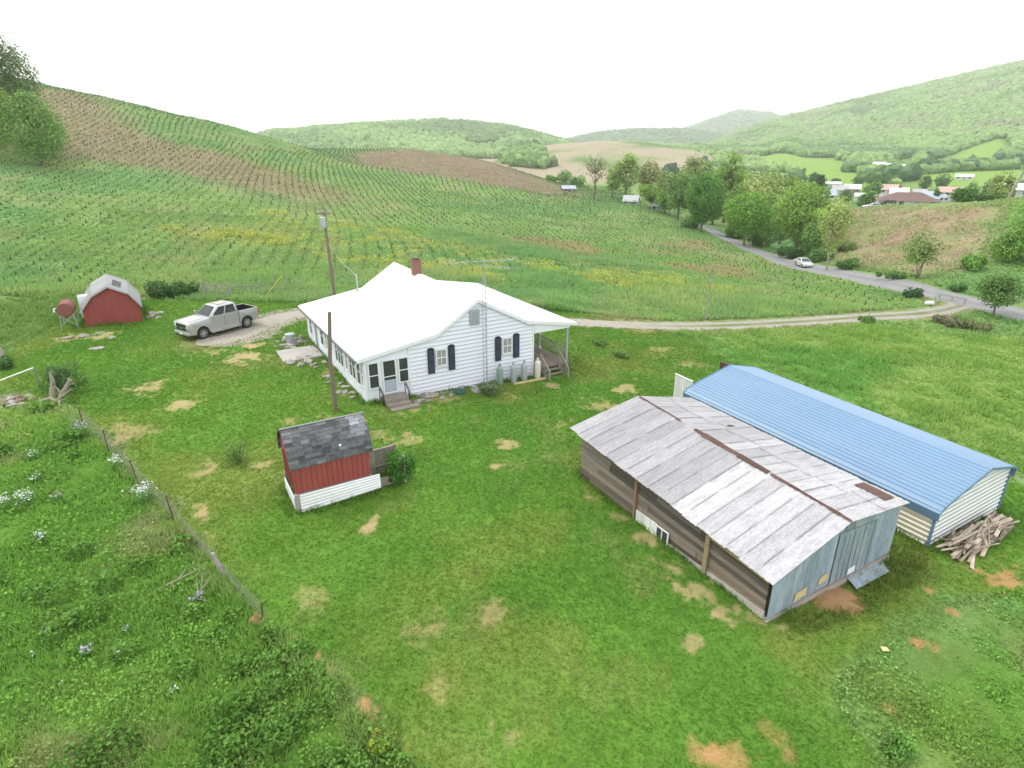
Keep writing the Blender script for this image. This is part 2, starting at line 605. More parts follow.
SC.view_settings.exposure = 0; SC.view_settings.gamma = 1
SC.render.engine = 'CYCLES'
cy = SC.cycles
cy.use_denoising = True
cy.max_bounces = 5; cy.diffuse_bounces = 3; cy.glossy_bounces = 2; cy.transmission_bounces = 2; cy.volume_bounces = 2
cy.use_adaptive_sampling = True

# ------------------------------------------------------------------ land-use masks (world polygons)
LEFT_FENCE = [(62, 400), (84, 428), (109, 452), (139, 485), (175, 523), (226, 577), (262, 622), (300, 655), (345, 700), (385, 742), (415, 775), (450, 812)]
P_MEADOW = poly_w([(-420, 455), (-60, 405), (30, 398), (62, 396)] + LEFT_FENCE[1:] + [(300, 1400), (-900, 1400)])
FENCE_W = poly_w(LEFT_FENCE)
P_LAWN = poly_w([(62, 400)] + LEFT_FENCE[1:] + [(520, 1200), (900, 1200), (870, 770), (830, 690), (900, 640), (960, 600), (1030, 590), (1060, 520), (1010, 480), (900, 425), (740, 370), (690, 340), (665, 331), (600, 318), (520, 305), (300, 303), (235, 302), (170, 300), (140, 300), (60, 318), (0, 352), (-60, 365), (-60, 392)])
P_LEFTROUGH = poly_w([(-200, 345), (0, 300), (60, 292), (140, 296), (60, 320), (0, 352), (-200, 400)])
P_RMEADOW = poly_w([(672, 332), (760, 330), (850, 324), (930, 332), (1100, 345), (1300, 400), (1300, 480), (1016, 476), (900, 422), (740, 368), (694, 340)])
P_WEEDS = poly_w([(835, 690), (905, 640), (965, 605), (1040, 590), (1400, 640), (1500, 1100), (900, 1200), (872, 775)])
DRIVE = [(196, 343), (222, 340), (242, 335), (262, 324), (282, 317), (302, 314), (360, 313), (430, 316), (500, 320), (580, 323), (640, 326), (700, 326.5), (760, 324.5), (830, 320), (890, 316), (935, 312), (962, 305.5), (975, 301)]
DRIVE_W = poly_w(DRIVE)
ROAD = [(1130, 345), (1070, 326), (1024, 316), (985, 306), (955, 298.5), (930, 292.5), (900, 286), (870, 280), (835, 273), (803, 266.5), (775, 258), (752, 250), (735, 242), (722, 236), (711, 230), (703, 225)]
ROAD_W = poly_w(ROAD)
P_BRUSH = poly_w([(822, 262), (822, 216), (900, 208), (960, 208), (1000, 208), (985, 240), (975, 262), (930, 275), (895, 272)])
P_TILL = poly_w([(58, 92), (72, 92), (110, 112), (150, 135), (200, 150), (250, 166), (330, 193), (300, 200), (235, 190), (150, 172), (70, 155)])
P_KNOB = poly_w([(345, 152), (400, 148.5), (470, 156), (520, 172), (585, 192), (560, 197), (480, 185), (400, 172), (350, 163)])
P_STRIP = poly_w([(470, 232), (560, 240), (640, 246), (700, 238), (735, 262), (760, 280), (690, 278), (610, 262), (500, 245)])
P_SWALE = poly_w([(430, 228), (500, 238), (600, 256), (700, 276), (760, 290), (760, 296), (690, 284), (590, 266), (490, 250), (430, 240)])
Y_BANDS = [[(110, 222), (180, 226), (235, 231), (280, 240), (300, 250), (240, 246), (170, 238)], [(255, 208), (330, 214), (400, 228), (470, 246), (520, 262), (510, 290), (430, 272), (340, 262), (270, 248)],
           [(500, 256), (600, 266), (700, 280), (760, 292), (740, 302), (640, 292), (560, 284)]]
Y_BANDS = [poly_w(b) for b in Y_BANDS]
P_PAST = [[(735, 158), (770, 155), (800, 157), (840, 161), (850, 172), (868, 179), (870, 187), (840, 186), (820, 181), (800, 173), (770, 166)],
          [(925, 168), (930, 161), (960, 152), (1003, 139), (1009, 150), (990, 160), (950, 167)], [(915, 177), (960, 172), (1000, 171), (1040, 170), (1040, 186), (915, 186)],
          [(893, 162), (915, 157), (908, 166), (897, 168)], [(742, 170), (800, 175), (830, 183), (860, 190), (760, 190)]]
P_PAST = [poly_w(p) for p in P_PAST]
# (px, py, radius m, strength, clay)
SPOTS = [(495, 467, .8, 1, 0), (370, 527, .65, 1, 0), (210, 471, .9, .8, 0), (178, 404, 1.2, .8, 0), (150, 388, 1.4, .8, 0), (125, 432, 1.5, .55, 0), (205, 515, .6, .9, 0), (213, 535, .6, .9, 0), (198, 505, .5, .8, 0),
         (505, 445, .7, .8, 0), (550, 456, .6, .5, 0), (600, 406, 1.6, .7, 0), (625, 388, 1.5, .8, 0), (560, 425, .7, .5, 0), (410, 440, .8, .5, 0), (380, 435, 1.1, .5, 0), (330, 418, 1.0, .4, 0), (262, 465, .7, .7, 0), (290, 420, .6, .5, 0),
         (492, 612, .7, .5, 0), (425, 630, .9, .4, 0), (310, 600, .9, .4, 0), (438, 690, .6, .4, 0), (505, 738, .6, .4, 0), (697, 645, .5, .7, 0), (720, 762, .5, .8, 1), (700, 757, .5, .6, 1), (775, 740, .45, .4, 1), (785, 760, .35, .6, 1), (738, 758, .5, .6, 1),
         (1008, 580, 1.3, .9, 1), (927, 590, .4, .9, 1), (917, 646, .35, .9, 1), (935, 650, .3, .7, 1), (953, 613, .25, .7, 1), (975, 575, .5, .6, 1), (886, 710, .5, .4, 1), (960, 560, .6, .5, 1),
         (700, 590, 1.0, .8, 0), (735, 610, .8, .8, 0), (672, 565, .8, .8, 0), (645, 540, .7, .7, 0), (620, 520, .6, .5, 0), (838, 600, .8, 1, 1), (780, 625, .6, .7, 0), (590, 497, .5, .6, 0),
         (660, 350, 1.6, .5, 0), (690, 365, 1.5, .45, 0), (645, 330, 1.6, .4, 0), (440, 400, 1.4, .7, 0), (510, 395, 1.0, .5, 0), (400, 408, 1.0, .7, 0), (552, 386, .7, .8, 0), (330, 375, 1.0, .6, 0), (310, 352, 1.2, .7, 0), (345, 395, .8, .6, 0),
         (240, 358, 2.0, 1, 0), (255, 345, 1.5, .9, 0), (215, 352, 1.5, .5, 0), (100, 337, 1.6, .8, 0), (75, 338, 1.2, .8, 0), (97, 348, .7, .9, 0), (20, 440, .8, .3, 0),
         (330, 672, .25, .9, 1), (345, 690, .25, .9, 1), (362, 705, .3, .9, 1), (318, 660, .25, .9, 1), (296, 640, .3, .7, 1), (375, 720, .3, .9, 1), (390, 742, .25, .8, 1), (402, 756, .25, .8, 1)]
SPOTS_W = [(at(px, py), r, s, c) for px, py, r, s, c in SPOTS]


def lerp3(a, b, t):
    return a * (1 - t)[:, None] + np.asarray(b, float)[None, :] * t[:, None]


def ground_colour(x, y):
    """linear base colour of the land at many points (and a bareness value)"""
    x = np.asarray(x, float); y = np.asarray(y, float)
    d = np.hypot(x, y); n = len(x)
    n1 = fbm(x / 9, y / 9, 1); n2 = fbm(x / 2.2, y / 2.2, 2); n3 = fbm(x / .7, y / .7, 3, 3); n4 = fbm(x / 30, y / 30, 4); n5 = fbm(x / .28, y / .28, 5, 2)
    wx = x + (n2 - .5) * 3; wy = y + (fbm(x / 2.2, y / 2.2, 22) - .5) * 3
    # field hill as the default
    c = np.tile(np.array([.165, .262, .080]), (n, 1))
    c = lerp3(c, (.130, .240, .082), sstep(.42, .62, n4))
    c = lerp3(c, (.225, .275, .105), sstep(.5, .72, n1) * .7)
    c = lerp3(c, (.25, .22, .125), sstep(.58, .74, fbm(x / 5, y / 12, 6)) * .3)
    t = sstep(9, -9, sdf(P_TILL, wx, wy) + (n4 - .5) * 26 + (n1 - .5) * 12); c = lerp3(c, (.235, .195, .115), np.clip(t, 0, 1) * (.8 + .3 * n2))
    t = sstep(8, -10, sdf(P_KNOB, wx, wy)); c = lerp3(c, (.215, .175, .115), t)
    t = sstep(2, -3, sdf(P_STRIP, wx, wy)); c = lerp3(c, (.27, .22, .12), t * sstep(.40, .6, n1) * .75)
    t = sstep(1, -2, sdf(P_SWALE, wx, wy)); c = lerp3(c, (.13, .222, .08), t * .8)
    for b in Y_BANDS:
        t = sstep(2, -4, sdf(b, wx, wy)); c = lerp3(c, (.30, .31, .08), t * sstep(.45, .62, n2) * .7)
    # yard
    lawn = np.tile(np.array([.102, .206, .029]), (n, 1))
    lawn = lerp3(lawn, (.085, .186, .026), sstep(.42, .62, n1))
    lawn = lerp3(lawn, (.152, .205, .042), sstep(.50, .72, fbm(x / 5, y / 5, 8)) * .8)
    lawn = lerp3(lawn, (.175, .215, .06), sstep(.58, .80, n2) * .45)
    t = sstep(.5, -.5, sdf(P_LAWN, wx, wy)); c = c * (1 - t)[:, None] + lawn * t[:, None]
    t = sstep(.8, -.8, sdf(P_LEFTROUGH, wx, wy)); c = lerp3(c, (.12, .20, .05), t)
    rm = np.tile(np.array([.140, .238, .052]), (n, 1)); rm = lerp3(rm, (.185, .27, .072), sstep(.45, .65, n2)); rm = lerp3(rm, (.105, .225, .045), sstep(.52, .7, n1))
    t = sstep(.8, -.8, sdf(P_RMEADOW, wx, wy)); c = c * (1 - t)[:, None] + rm * t[:, None]
    me = np.tile(np.array([.100, .200, .034]), (n, 1)); me = lerp3(me, (.150, .245, .052), sstep(.45, .65, n1)); me = lerp3(me, (.165, .185, .075), sstep(.62, .76, fbm(x / 3.4, y / 3.4, 9)) * .7)
    t = sstep(.5, -.3, sdf(P_MEADOW, wx, wy)); c = c * (1 - t)[:, None] + me * t[:, None]
    we = lerp3(me, (.108, .185, .038), sstep(.30, .6, n2))
    t = sstep(2.5, -2.5, sdf(P_WEEDS, wx, wy)); c = c * (1 - t)[:, None] + we * t[:, None]
    # verge soil near the driveway
    t = sstep(2.6, 1.0, polydist(DRIVE_W, wx, wy, False)) * .55; c = lerp3(c, (.22, .20, .09), t)
    t = sstep(.55, .05, polydist(FENCE_W, wx, wy, False)) * .22; c = lerp3(c, (.24, .21, .13), t)
    bare = np.zeros(n)
    for p, r, s, clay in SPOTS_W:
        q = np.hypot(x - p.x, (y - p.y)) / r
        t = min(1, s * 1.05) * sstep(1.05, .35, q * 1.38 + (n3 - .5) * 2.2 + (n5 - .5) * 1.8 + (n2 - .5) * .8)
        c = lerp3(c, (.40, .215, .105) if clay else (.40, .30, .165), t * .8)
        bare = np.maximum(bare, t)
    # far side of the road
    t = sstep(3, -3, sdf(P_BRUSH, wx, wy)); br = np.tile(np.array([.27, .215, .14]), (n, 1))
    br = lerp3(br, (.20, .225, .095), sstep(.46, .62, n2)); br = lerp3(br, (.33, .25, .15), sstep(.6, .75, n1) * .6)
    c = c * (1 - t)[:, None] + br * t[:, None]
    # far land
    far = sstep(185, 225, d + 0 * x) * (np.arctan2(x, y) > R(12)) + sstep(330, 360, d) * (np.arctan2(x, y) <= R(12))
    far = np.clip(far, 0, 1)
    fl = np.tile(np.array([.15, .25, .065]), (n, 1)); fl = lerp3(fl, (.11, .20, .055), sstep(.42, .6, fbm(x / 70, y / 70, 15)))
    az = np.arctan2(x, y)
    tan_ = sstep(300, 350, d) * sstep(760, 660, d) * sstep(R(-6), R(-2), az) * sstep(R(24), R(17), az)
    fl = lerp3(fl, (.33, .285, .205), tan_ * sstep(.22, .42, fbm(x / 60, y / 60, 31)))
    fo = sstep(700, 780, d); fl = lerp3(fl, (.10, .16, .05), fo)
    c = c * (1 - far)[:, None] + fl * far[:, None]
    for p in P_PAST:
        t = sstep(6, -6, sdf(p, x, y)) * (d > 230); c = lerp3(c, (.20, .32, .07), t)
    return c, bare


# ------------------------------------------------------------------ ground sheet
def build_ground():
    az = np.concatenate([np.arange(-118, -58, 3.0), np.arange(-58, 58.01, .30), np.arange(60, 119, 3.0)])
    az = np.radians(az)
    ds = [0.3, 1, 2, 3.5, 5]
    while ds[-1] < 60: ds.append(ds[-1] + .22)
    while ds[-1] < 230: ds.append(ds[-1] + .22 + (ds[-1] - 60) * .006)
    while ds[-1] < 5200: ds.append(ds[-1] * 1.011)
    ds = np.array(ds)
    A, D = np.meshgrid(az, ds, indexing='ij')
    X = (np.sin(A) * D).ravel(); Y = (np.cos(A) * D).ravel()
    Z = terrain(X, Y)
    c, bare = ground_colour(X, Y)
    rough = sstep(.3, -.6, sdf(P_MEADOW, X, Y)) + sstep(.3, -.6, sdf(P_WEEDS, X, Y)) + sstep(.5, -.5, sdf(P_RMEADOW, X, Y))
    Z = Z + np.clip(rough, 0, 1) * (fbm(X / 1.6, Y / 1.6, 51, 3) - .5) * .22
    na, nd = A.shape
    i = np.arange(na - 1)[:, None] * nd + np.arange(nd - 1)[None, :]
    F = np.stack([i, i + 1, i + nd + 1, i + nd], -1).reshape(-1, 4)
    o = np_mesh('ground', np.stack([X, Y, Z], 1), F, M['ground'], c, smooth=True)
    tag(o, kind='structure')


build_ground()


def ribbon(name, pts, width, material, lift, step=1.0, wob=0.0, cross=6, colf=None):
    P = [Vector((p[0], p[1], 0)) for p in pts]
    # resample with a Catmull-Rom through the points
    line = []
    for i in range(len(P) - 1):
        p0 = P[max(i - 1, 0)]; p1 = P[i]; p2 = P[i + 1]; p3 = P[min(i + 2, len(P) - 1)]
        n = max(2, int((p2 - p1).length / step))
        for k in range(n):
            t = k / n
            line.append(.5 * ((2 * p1) + (p2 - p0) * t + (2 * p0 - 5 * p1 + 4 * p2 - p3) * t * t + (3 * p1 - p0 - 3 * p2 + p3) * t ** 3))
    line.append(P[-1])
    V = []; Cc = []
    for i, p in enumerate(line):
        d = (line[min(i + 1, len(line) - 1)] - line[max(i - 1, 0)]).normalized()
        s = Vector((d.y, -d.x, 0))
        wl = width if not callable(width) else width(i / len(line))
        for k in range(cross + 1):
            f = k / cross * 2 - 1
            e = (random.random() - .5) * wob if k in (0, cross) else 0
            q = p + s * (f * wl / 2 + e)
            V.append((q.x, q.y)); Cc.append((i / len(line), f))
    V = np.array(V); Cc = np.array(Cc)
    Z = terrain(V[:, 0], V[:, 1]) + lift - .10 * lift * 10 * (np.abs(Cc[:, 1]) > .99) * .6
    n = cross + 1
    i = np.arange(len(line) - 1)[:, None] * n + np.arange(cross)[None, :]
    F = np.stack([i, i + 1, i + n + 1, i + n], -1).reshape(-1, 4)
    col = np.ones((len(V), 3)) if colf is None else colf(V, Cc)
    o = np_mesh(name, np.column_stack([V, Z]), F, material, col, smooth=True)
    tag(o, kind='structure')
    return line


def drive_col(V, C):
    f = np.abs(C[:, 1]); t = C[:, 0]
    c = np.ones((len(V), 3))
    grassy = sstep(.35, .12, f) * sstep(.42, .55, t) * .9
    nn = fbm(V[:, 0] / 1.2, V[:, 1] / 1.2, 71)
    g = np.clip(grassy * (.5 + nn), 0, 1)
    c = lerp3(c, (.30, .50, .16), g)
    e = sstep(.78, 1.0, f + (nn - .5) * .5) * .8
    c = lerp3(c, (.40, .58, .18), e)
    return c


ribbon('driveway', DRIVE_W, lambda t: (5.6 - 3.0 * min(1, t * 3.2)) * math.sqrt(min(1, t / .035 + .08)), M['gravel'], .035, .5, .7, 10, drive_col)


def road_col(V, C):
    f = np.abs(C[:, 1])
    c = np.ones((len(V), 3))
    c = c * (1 + .22 * np.exp(-((f - .5) / .16) ** 2))[:, None]
    c = lerp3(c, (1.25, 1.2, 1.0), sstep(.86, 1.0, f))
    return c


ribbon('road', ROAD_W, 4.9, M['asphalt'], .05, 1.0, .15, 10, road_col)


# ------------------------------------------------------------------ grass and weeds (uncountable: stuff)
def blades(name, P, h, wdt, col, nb, lean=.5, cat='grass', label=None, parent=None, material=None):
    """P (n,3) tuft roots; every tuft gets nb triangular blades"""
    n = len(P)
    P = np.repeat(P, nb, 0); h = np.repeat(h, nb); wdt = np.repeat(wdt, nb); col = np.repeat(col, nb, 0)
    m = len(P)
    a = RNG.uniform(0, 2 * PI, m); ln = RNG.uniform(.1, 1, m) * lean
    hh = h * RNG.uniform(.6, 1.25, m)
    off = RNG.normal(0, 1, (m, 2)) * (hh * .35)[:, None]
    base = P.copy(); base[:, 0] += off[:, 0]; base[:, 1] += off[:, 1]; base[:, 2] -= .01
    tip = base + np.stack([np.cos(a) * ln * hh, np.sin(a) * ln * hh, hh * np.sqrt(np.clip(1 - (ln * .6) ** 2, .1, 1))], 1)
    b = a + PI / 2 + RNG.normal(0, .5, m)
    s = np.stack([np.cos(b) * wdt / 2, np.sin(b) * wdt / 2, np.zeros(m)], 1)
    V = np.stack([base - s, base + s, tip], 1).reshape(-1, 3)
    F = np.arange(3 * m).reshape(-1, 3)
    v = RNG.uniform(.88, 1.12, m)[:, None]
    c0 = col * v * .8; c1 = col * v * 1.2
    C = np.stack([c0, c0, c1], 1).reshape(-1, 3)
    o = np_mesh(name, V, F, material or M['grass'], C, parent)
    if label: tag(o, label, cat, kind='stuff')
    return o


def leaves_np(P, size, col, up=.5, aspect=1.0, nrm=None):
    """leaf quads (rhombs) with random orientation at points P"""
    m = len(P)
    n = RNG.normal(0, 1, (m, 3)); n[:, 2] += up
    if nrm is not None: n = n * .6 + nrm
    n /= np.linalg.norm(n, axis=1)[:, None] + 1e-9
    r = RNG.normal(0, 1, (m, 3)); t = np.cross(n, r); t /= np.linalg.norm(t, axis=1)[:, None] + 1e-9
    b = np.cross(n, t)
    size = np.broadcast_to(size, m)[:, None] * RNG.uniform(.65, 1.3, m)[:, None]
    V = np.stack([P - t * size * .5, P + b * size * .32 * aspect, P + t * size * .5, P - b * size * .32 * aspect], 1).reshape(-1, 3)
    F = np.arange(4 * m).reshape(-1, 4)
    C = np.repeat(col * RNG.uniform(.75, 1.25, m)[:, None], 4, 0)
    return V, F, C


def sample(n, d0, d1, azmax=57, pw=1.0):
    u = RNG.uniform(0, 1, n)
    d = d0 + (d1 - d0) * u ** pw
    a = R(1) * RNG.uniform(-azmax, azmax, n)
    return np.sin(a) * d, np.cos(a) * d, d


def place(x, y):
    return np.column_stack([x, y, terrain(x, y)])


HAZE = .00029

# thin haze hanging in the valley air
hm = bpy.data.materials.new('haze_air'); hm.use_nodes = True
hn = hm.node_tree; hn.nodes.clear()
ho = hn.nodes.new('ShaderNodeOutputMaterial'); vs_ = hn.nodes.new('ShaderNodeVolumeScatter')
vs_.inputs['Color'].default_value = (.97, .985, 1, 1); vs_.inputs['Density'].default_value = HAZE; vs_.inputs['Anisotropy'].default_value = .65
hn.links.new(vs_.outputs[0], ho.inputs['Volume'])
mb = MB(); mb.box(-5000, 5000, -600, 5600, -60, 420)
tag(mb.build('haze', hm), kind='structure')

# keep-out footprints: buildings, slab, road, driveway
HZ = R(30.5)
E1 = np.array([math.cos(HZ), math.sin(HZ)]); E2 = np.array([-math.sin(HZ), math.cos(HZ)])
O_HOUSE = np.array([-8.44, 32.34]); O_BARN = np.array([8.578, 16.038]); O_GAR = np.array([17.11, 20.753]); O_S2 = np.array([-8.80, 21.09]); O_S1 = np.array([-33.47, 45.93])


def rect(O, x0, x1, y0, y1):
    return np.array([O + E1 * a + E2 * b for a, b in ((x0, y0), (x1, y0), (x1, y1), (x0, y1))])


KEEP = [rect(O_HOUSE, 0, 14.4, 0, 14), rect(O_BARN, .1, 7.2, .1, 10.6), rect(O_GAR, 0, 6.1, 0, 13.7), rect(O_S2, 0, 3.2, 0, 2.2), rect(O_S1, 0, 3.9, 0, 4.6)]


def keep_ok(x, y, drive=1.1, road=2.9):
    ok = np.ones(len(x), bool)
    for k in KEEP: ok &= ~inpoly(k, x, y)
    ok &= polydist(ROAD_W, x, y, False) > road
    ok &= polydist(DRIVE_W, x, y, False) > drive
    return ok


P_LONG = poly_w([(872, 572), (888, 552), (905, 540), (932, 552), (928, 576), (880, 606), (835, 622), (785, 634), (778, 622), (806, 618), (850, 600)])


def grow_lawn():
    x, y, d = sample(330000, 9, 70)
    k = (sdf(P_LAWN, x, y) < .3) & keep_ok(x, y)
    x, y, d = x[k], y[k], d[k]
    c, bare = ground_colour(x, y)
    k = RNG.uniform(0, 1, len(x)) > bare * 1.2
    x, y, d, c = x[k], y[k], d[k], c[k]
    h = .045 + .0011 * d + .02 * RNG.uniform(0, 1, len(x))
    h *= .7 + .8 * fbm(x / 3, y / 3, 61)
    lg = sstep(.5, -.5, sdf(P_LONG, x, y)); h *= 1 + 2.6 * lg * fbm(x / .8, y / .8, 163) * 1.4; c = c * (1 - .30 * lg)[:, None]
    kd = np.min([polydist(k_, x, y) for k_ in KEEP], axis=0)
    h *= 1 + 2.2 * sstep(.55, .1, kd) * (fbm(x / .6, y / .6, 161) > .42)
    c = c * (1 - .28 * sstep(.6, .1, kd))[:, None]  # blades darkened close to the walls, contact shade put into the colour
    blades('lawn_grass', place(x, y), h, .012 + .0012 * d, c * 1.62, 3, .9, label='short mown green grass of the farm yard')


def grow_meadow():
    x, y, d = sample(150000, 8, 62)
    m1 = sdf(P_MEADOW, x, y) < .1; m2 = sdf(P_WEEDS, x, y) < .2
    k = (m1 | m2) & keep_ok(x, y)
    x, y, d = x[k], y[k], d[k]
    c, _ = ground_colour(x, y)
    hh = (.10 + .22 * fbm(x / 1.8, y / 1.8, 63)) * (1 + .006 * d)
    hh = hh * np.where(inpoly(P_MEADOW, x, y), 1, .25 + .45 * sstep(0, -3.5, sdf(P_WEEDS, x, y)))
    hh = hh * (1 + .6 * sstep(1.0, .2, polydist(FENCE_W, x, y, False)))
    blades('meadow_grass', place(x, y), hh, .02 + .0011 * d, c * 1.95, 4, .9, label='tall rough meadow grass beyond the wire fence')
    # broad leaved weeds in clumps: dense towards the near bottom of the frame
    x, y, d = sample(900, 8, 45)
    m1 = sdf(P_MEADOW, x, y) < -.1; m2 = (sdf(P_WEEDS, x, y) < -1.5) & (RNG.uniform(0, 1, len(x)) < .12)
    k = (m1 | m2) & (fbm(x / 3, y / 3, 64) > np.where(d < 17, .38, .50))
    x, y, d = x[k], y[k], d[k]
    near = poly_w([(230, 590), (300, 655), (420, 775), (500, 900), (150, 900), (190, 700)])
    tx, ty, td = sample(700, 9, 24); kk = sdf(near, tx, ty) < 0
    x = np.concatenate([x, tx[kk]]); y = np.concatenate([y, ty[kk]]); d = np.hypot(x, y)
    Vs = []; Fs = []; Cs = []; b = 0
    zz = terrain(x, y)
    for X, Y, Z, D in zip(x, y, zz, d):
        r = random.uniform(.25, .7); h = random.uniform(.25, .65)
        n = int(90 + 160 * r)
        p = RNG.normal(0, 1, (n, 3)); p /= np.linalg.norm(p, axis=1)[:, None]
        p[:, 2] = np.abs(p[:, 2]); p *= (RNG.uniform(.5, 1, n) ** .5)[:, None]
        p = p * np.array([r, r, h]) + np.array([X, Y, Z])
        g = random.random()
        col = np.array([.105 + .05 * g, .235 + .07 * g, .040 + .02 * g])
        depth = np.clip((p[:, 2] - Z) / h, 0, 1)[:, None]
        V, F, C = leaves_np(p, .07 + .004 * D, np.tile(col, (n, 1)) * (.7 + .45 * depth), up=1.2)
        Vs.append(V); Fs.append(F + b); Cs.append(C); b += len(V)
    o = np_mesh('leafy_weeds', np.concatenate(Vs), np.concatenate(Fs), M['leaf'], np.concatenate(Cs))
    tag(o, 'dense broad leaved weeds and brambles in the rough meadow', 'weeds', kind='stuff')


def grow_herbs():
    x, y, d = sample(230000, 8, 60)
    k = ((sdf(P_MEADOW, x, y) < .1) | (sdf(P_WEEDS, x, y) < .2)) & keep_ok(x, y) & (fbm(x / 1.1, y / 1.1, 165) > .40)
    x, y, d = x[k], y[k], d[k]
    c, _ = ground_colour(x, y)
    P = place(x, y); clump = fbm(x / 1.1, y / 1.1, 165)
    P[:, 2] += RNG.uniform(.03, 1, len(x)) * (.12 + .55 * np.clip(clump - .40, 0, 1)) * np.where(inpoly(P_MEADOW, x, y), 1, .6)
    g = fbm(x / .9, y / .9, 167)[:, None]
    V, F, C = leaves_np(P, .05 + .0024 * d, c * (1.15 + 1.2 * g), up=1.3, aspect=1.4)
    o = np_mesh('meadow_herbs', V, F, M['leaf'], C)
    tag(o, 'low leafy clover and herbs mixed through the rough meadow', 'herbs', kind='stuff')
    # scrub on the slope across the road
    q = RNG.uniform(0, 1, (26000, 2)) * (P_BRUSH.max(0) - P_BRUSH.min(0)) + P_BRUSH.min(0)
    q = q[(sdf(P_BRUSH, q[:, 0], q[:, 1]) < 1.5) & (fbm(q[:, 0] / 2.2, q[:, 1] / 2.2, 171) > .44)]
    c, _ = ground_colour(q[:, 0], q[:, 1]); g = fbm(q[:, 0] / 3, q[:, 1] / 3, 173)
    c = lerp3(c, (.20, .26, .10), sstep(.45, .6, g) * .85)
    P = place(q[:, 0], q[:, 1]); P[:, 2] += RNG.uniform(.1, .8, len(P))
    V, F, C = leaves_np(P, .42, c * 1.6, up=.6)
    o = np_mesh('slope_scrub', V, F, M['leaf'], C)
    tag(o, 'low brown and olive scrub covering the slope across the road', 'scrub', kind='stuff')


def grow_right():
    x, y, d = sample(120000, 25, 85, 60)
    k = ((sdf(P_RMEADOW, x, y) < .3) | (sdf(P_LEFTROUGH, x, y) < .3)) & keep_ok(x, y)
    x, y, d = x[k], y[k], d[k]
    c, _ = ground_colour(x, y)
    h = .12 + .38 * np.clip(fbm(x / 2, y / 2, 66) * 1.6 - .4, 0, 1)
    blades('pasture_grass', place(x, y), h, .03 + .0012 * d, c * 1.7, 4, .8, label='knee high pasture grass on the slope behind the blue garage')


def grow_verge():
    x, y, d = sample(90000, 55, 150, 48)
    k = (np.arctan2(x, y) > R(8)) & ~in_field(x, y) & ~inpoly(P_LAWN, x, y) & (sdf(P_BRUSH, x, y) > 0) & (sdf(P_RMEADOW, x, y) > .3) & keep_ok(x, y, 1.8, 3.0)
    x, y, d = x[k], y[k], d[k]
    c, _ = ground_colour(x, y)
    h = .16 + .5 * np.clip(fbm(x / 3, y / 3, 68) * 1.8 - .5, 0, 1)
    c = lerp3(c, (.10, .19, .045), sstep(.4, .6, fbm(x / 5, y / 5, 70)) * .6)
    blades('verge_grass', place(x, y), h, .05 + .0015 * d, c * 1.65, 3, .8, label='long grass and weeds along the verges of the road')


def in_field(x, y):
    d = np.hypot(x, y); az = np.arctan2(x, y)
    k = (d > 56) & (d < 330) & (az < R(42))
    k &= ~inpoly(P_LAWN, x, y) & ~inpoly(P_RMEADOW, x, y) & ~inpoly(P_LEFTROUGH, x, y)
    # left of / this side of the road only
    side = np.concatenate([ROAD_W[::-1], [[ROAD_W[0][0], -50], [-400, -50], [-400, 400], [60, 330], [at(640, 205)[0] + 3, at(640, 205)[1] + 3]]])
    k &= inpoly(side, x, y)
    # north of the driveway
    north = np.concatenate([DRIVE_W[5:], [[ROAD_W[0][0], 100], [300, 500], [-500, 500], [-500, 40], [at(0, 296)[0], at(0, 296)[1]], [at(140, 298)[0], at(140, 298)[1]]]])
    k &= inpoly(north, x, y)
    return k


def grow_field():
    x, y, d = sample(330000, 56, 320, 46, 1.5)
    k = in_field(x, y) & keep_ok(x, y, 1.8)
    x, y, d = x[k], y[k], d[k]
    c, _ = ground_colour(x, y)
    h = (.22 + .5 * np.clip(fbm(x / 4, y / 4, 67) * 1.8 - .45, 0, 1)) * np.where(d < 110, 1, .6)
    tuft = sstep(.45, .7, fbm(x / 3, y / 3, 69))
    c = lerp3(c, (.12, .205, .09), tuft * .4)
    rowy = sstep(70, 82, d) * (sdf(P_SWALE, x, y) > .5); ph = row_phase(x, y)
    h = h * (1 - .5 * rowy)
    c = c * (1 - .15 * rowy * sstep(.45, .12, ph))[:, None]
    c = lerp3(c, (.30, .28, .15), rowy * sstep(.6, .95, ph) * sstep(.45, .62, fbm(x / 9, y / 9, 88)) * .22)
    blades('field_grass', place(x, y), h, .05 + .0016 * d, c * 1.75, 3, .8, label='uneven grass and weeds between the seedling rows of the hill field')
    # yellow flowers
    pts = []
    for b in Y_BANDS:
        mn, mx = b.min(0), b.max(0)
        q = RNG.uniform(0, 1, (9000, 2)) * (mx - mn) + mn
        f = sdf(b, q[:, 0], q[:, 1])
        q = q[(f < 1) & (fbm(q[:, 0] / 4, q[:, 1] / 4, 72) > .55) & (RNG.uniform(0, 1, len(q)) < .6)]
        pts.append(q)
    q = np.concatenate(pts); q = q[keep_ok(q[:, 0], q[:, 1], 2.5)]
    if len(q) > 9000: q = q[RNG.permutation(len(q))[:9000]]
    P = place(q[:, 0], q[:, 1]); D = np.hypot(q[:, 0], q[:, 1]); P[:, 2] += RNG.uniform(.2, .55, len(P))
    V, F, C = leaves_np(P, .16 + .0012 * D, np.tile(np.array([.46, .50, .10]), (len(P), 1)), up=1.5)
    o = np_mesh('yellow_flowers', V, F, M['leaf'], C)
    tag(o, 'drifts of small yellow wildflowers across the hill field', 'wildflowers', kind='stuff')


ROWD = np.array([math.cos(R(104)), math.sin(R(104))]); ACRD = np.array([ROWD[1], -ROWD[0]])


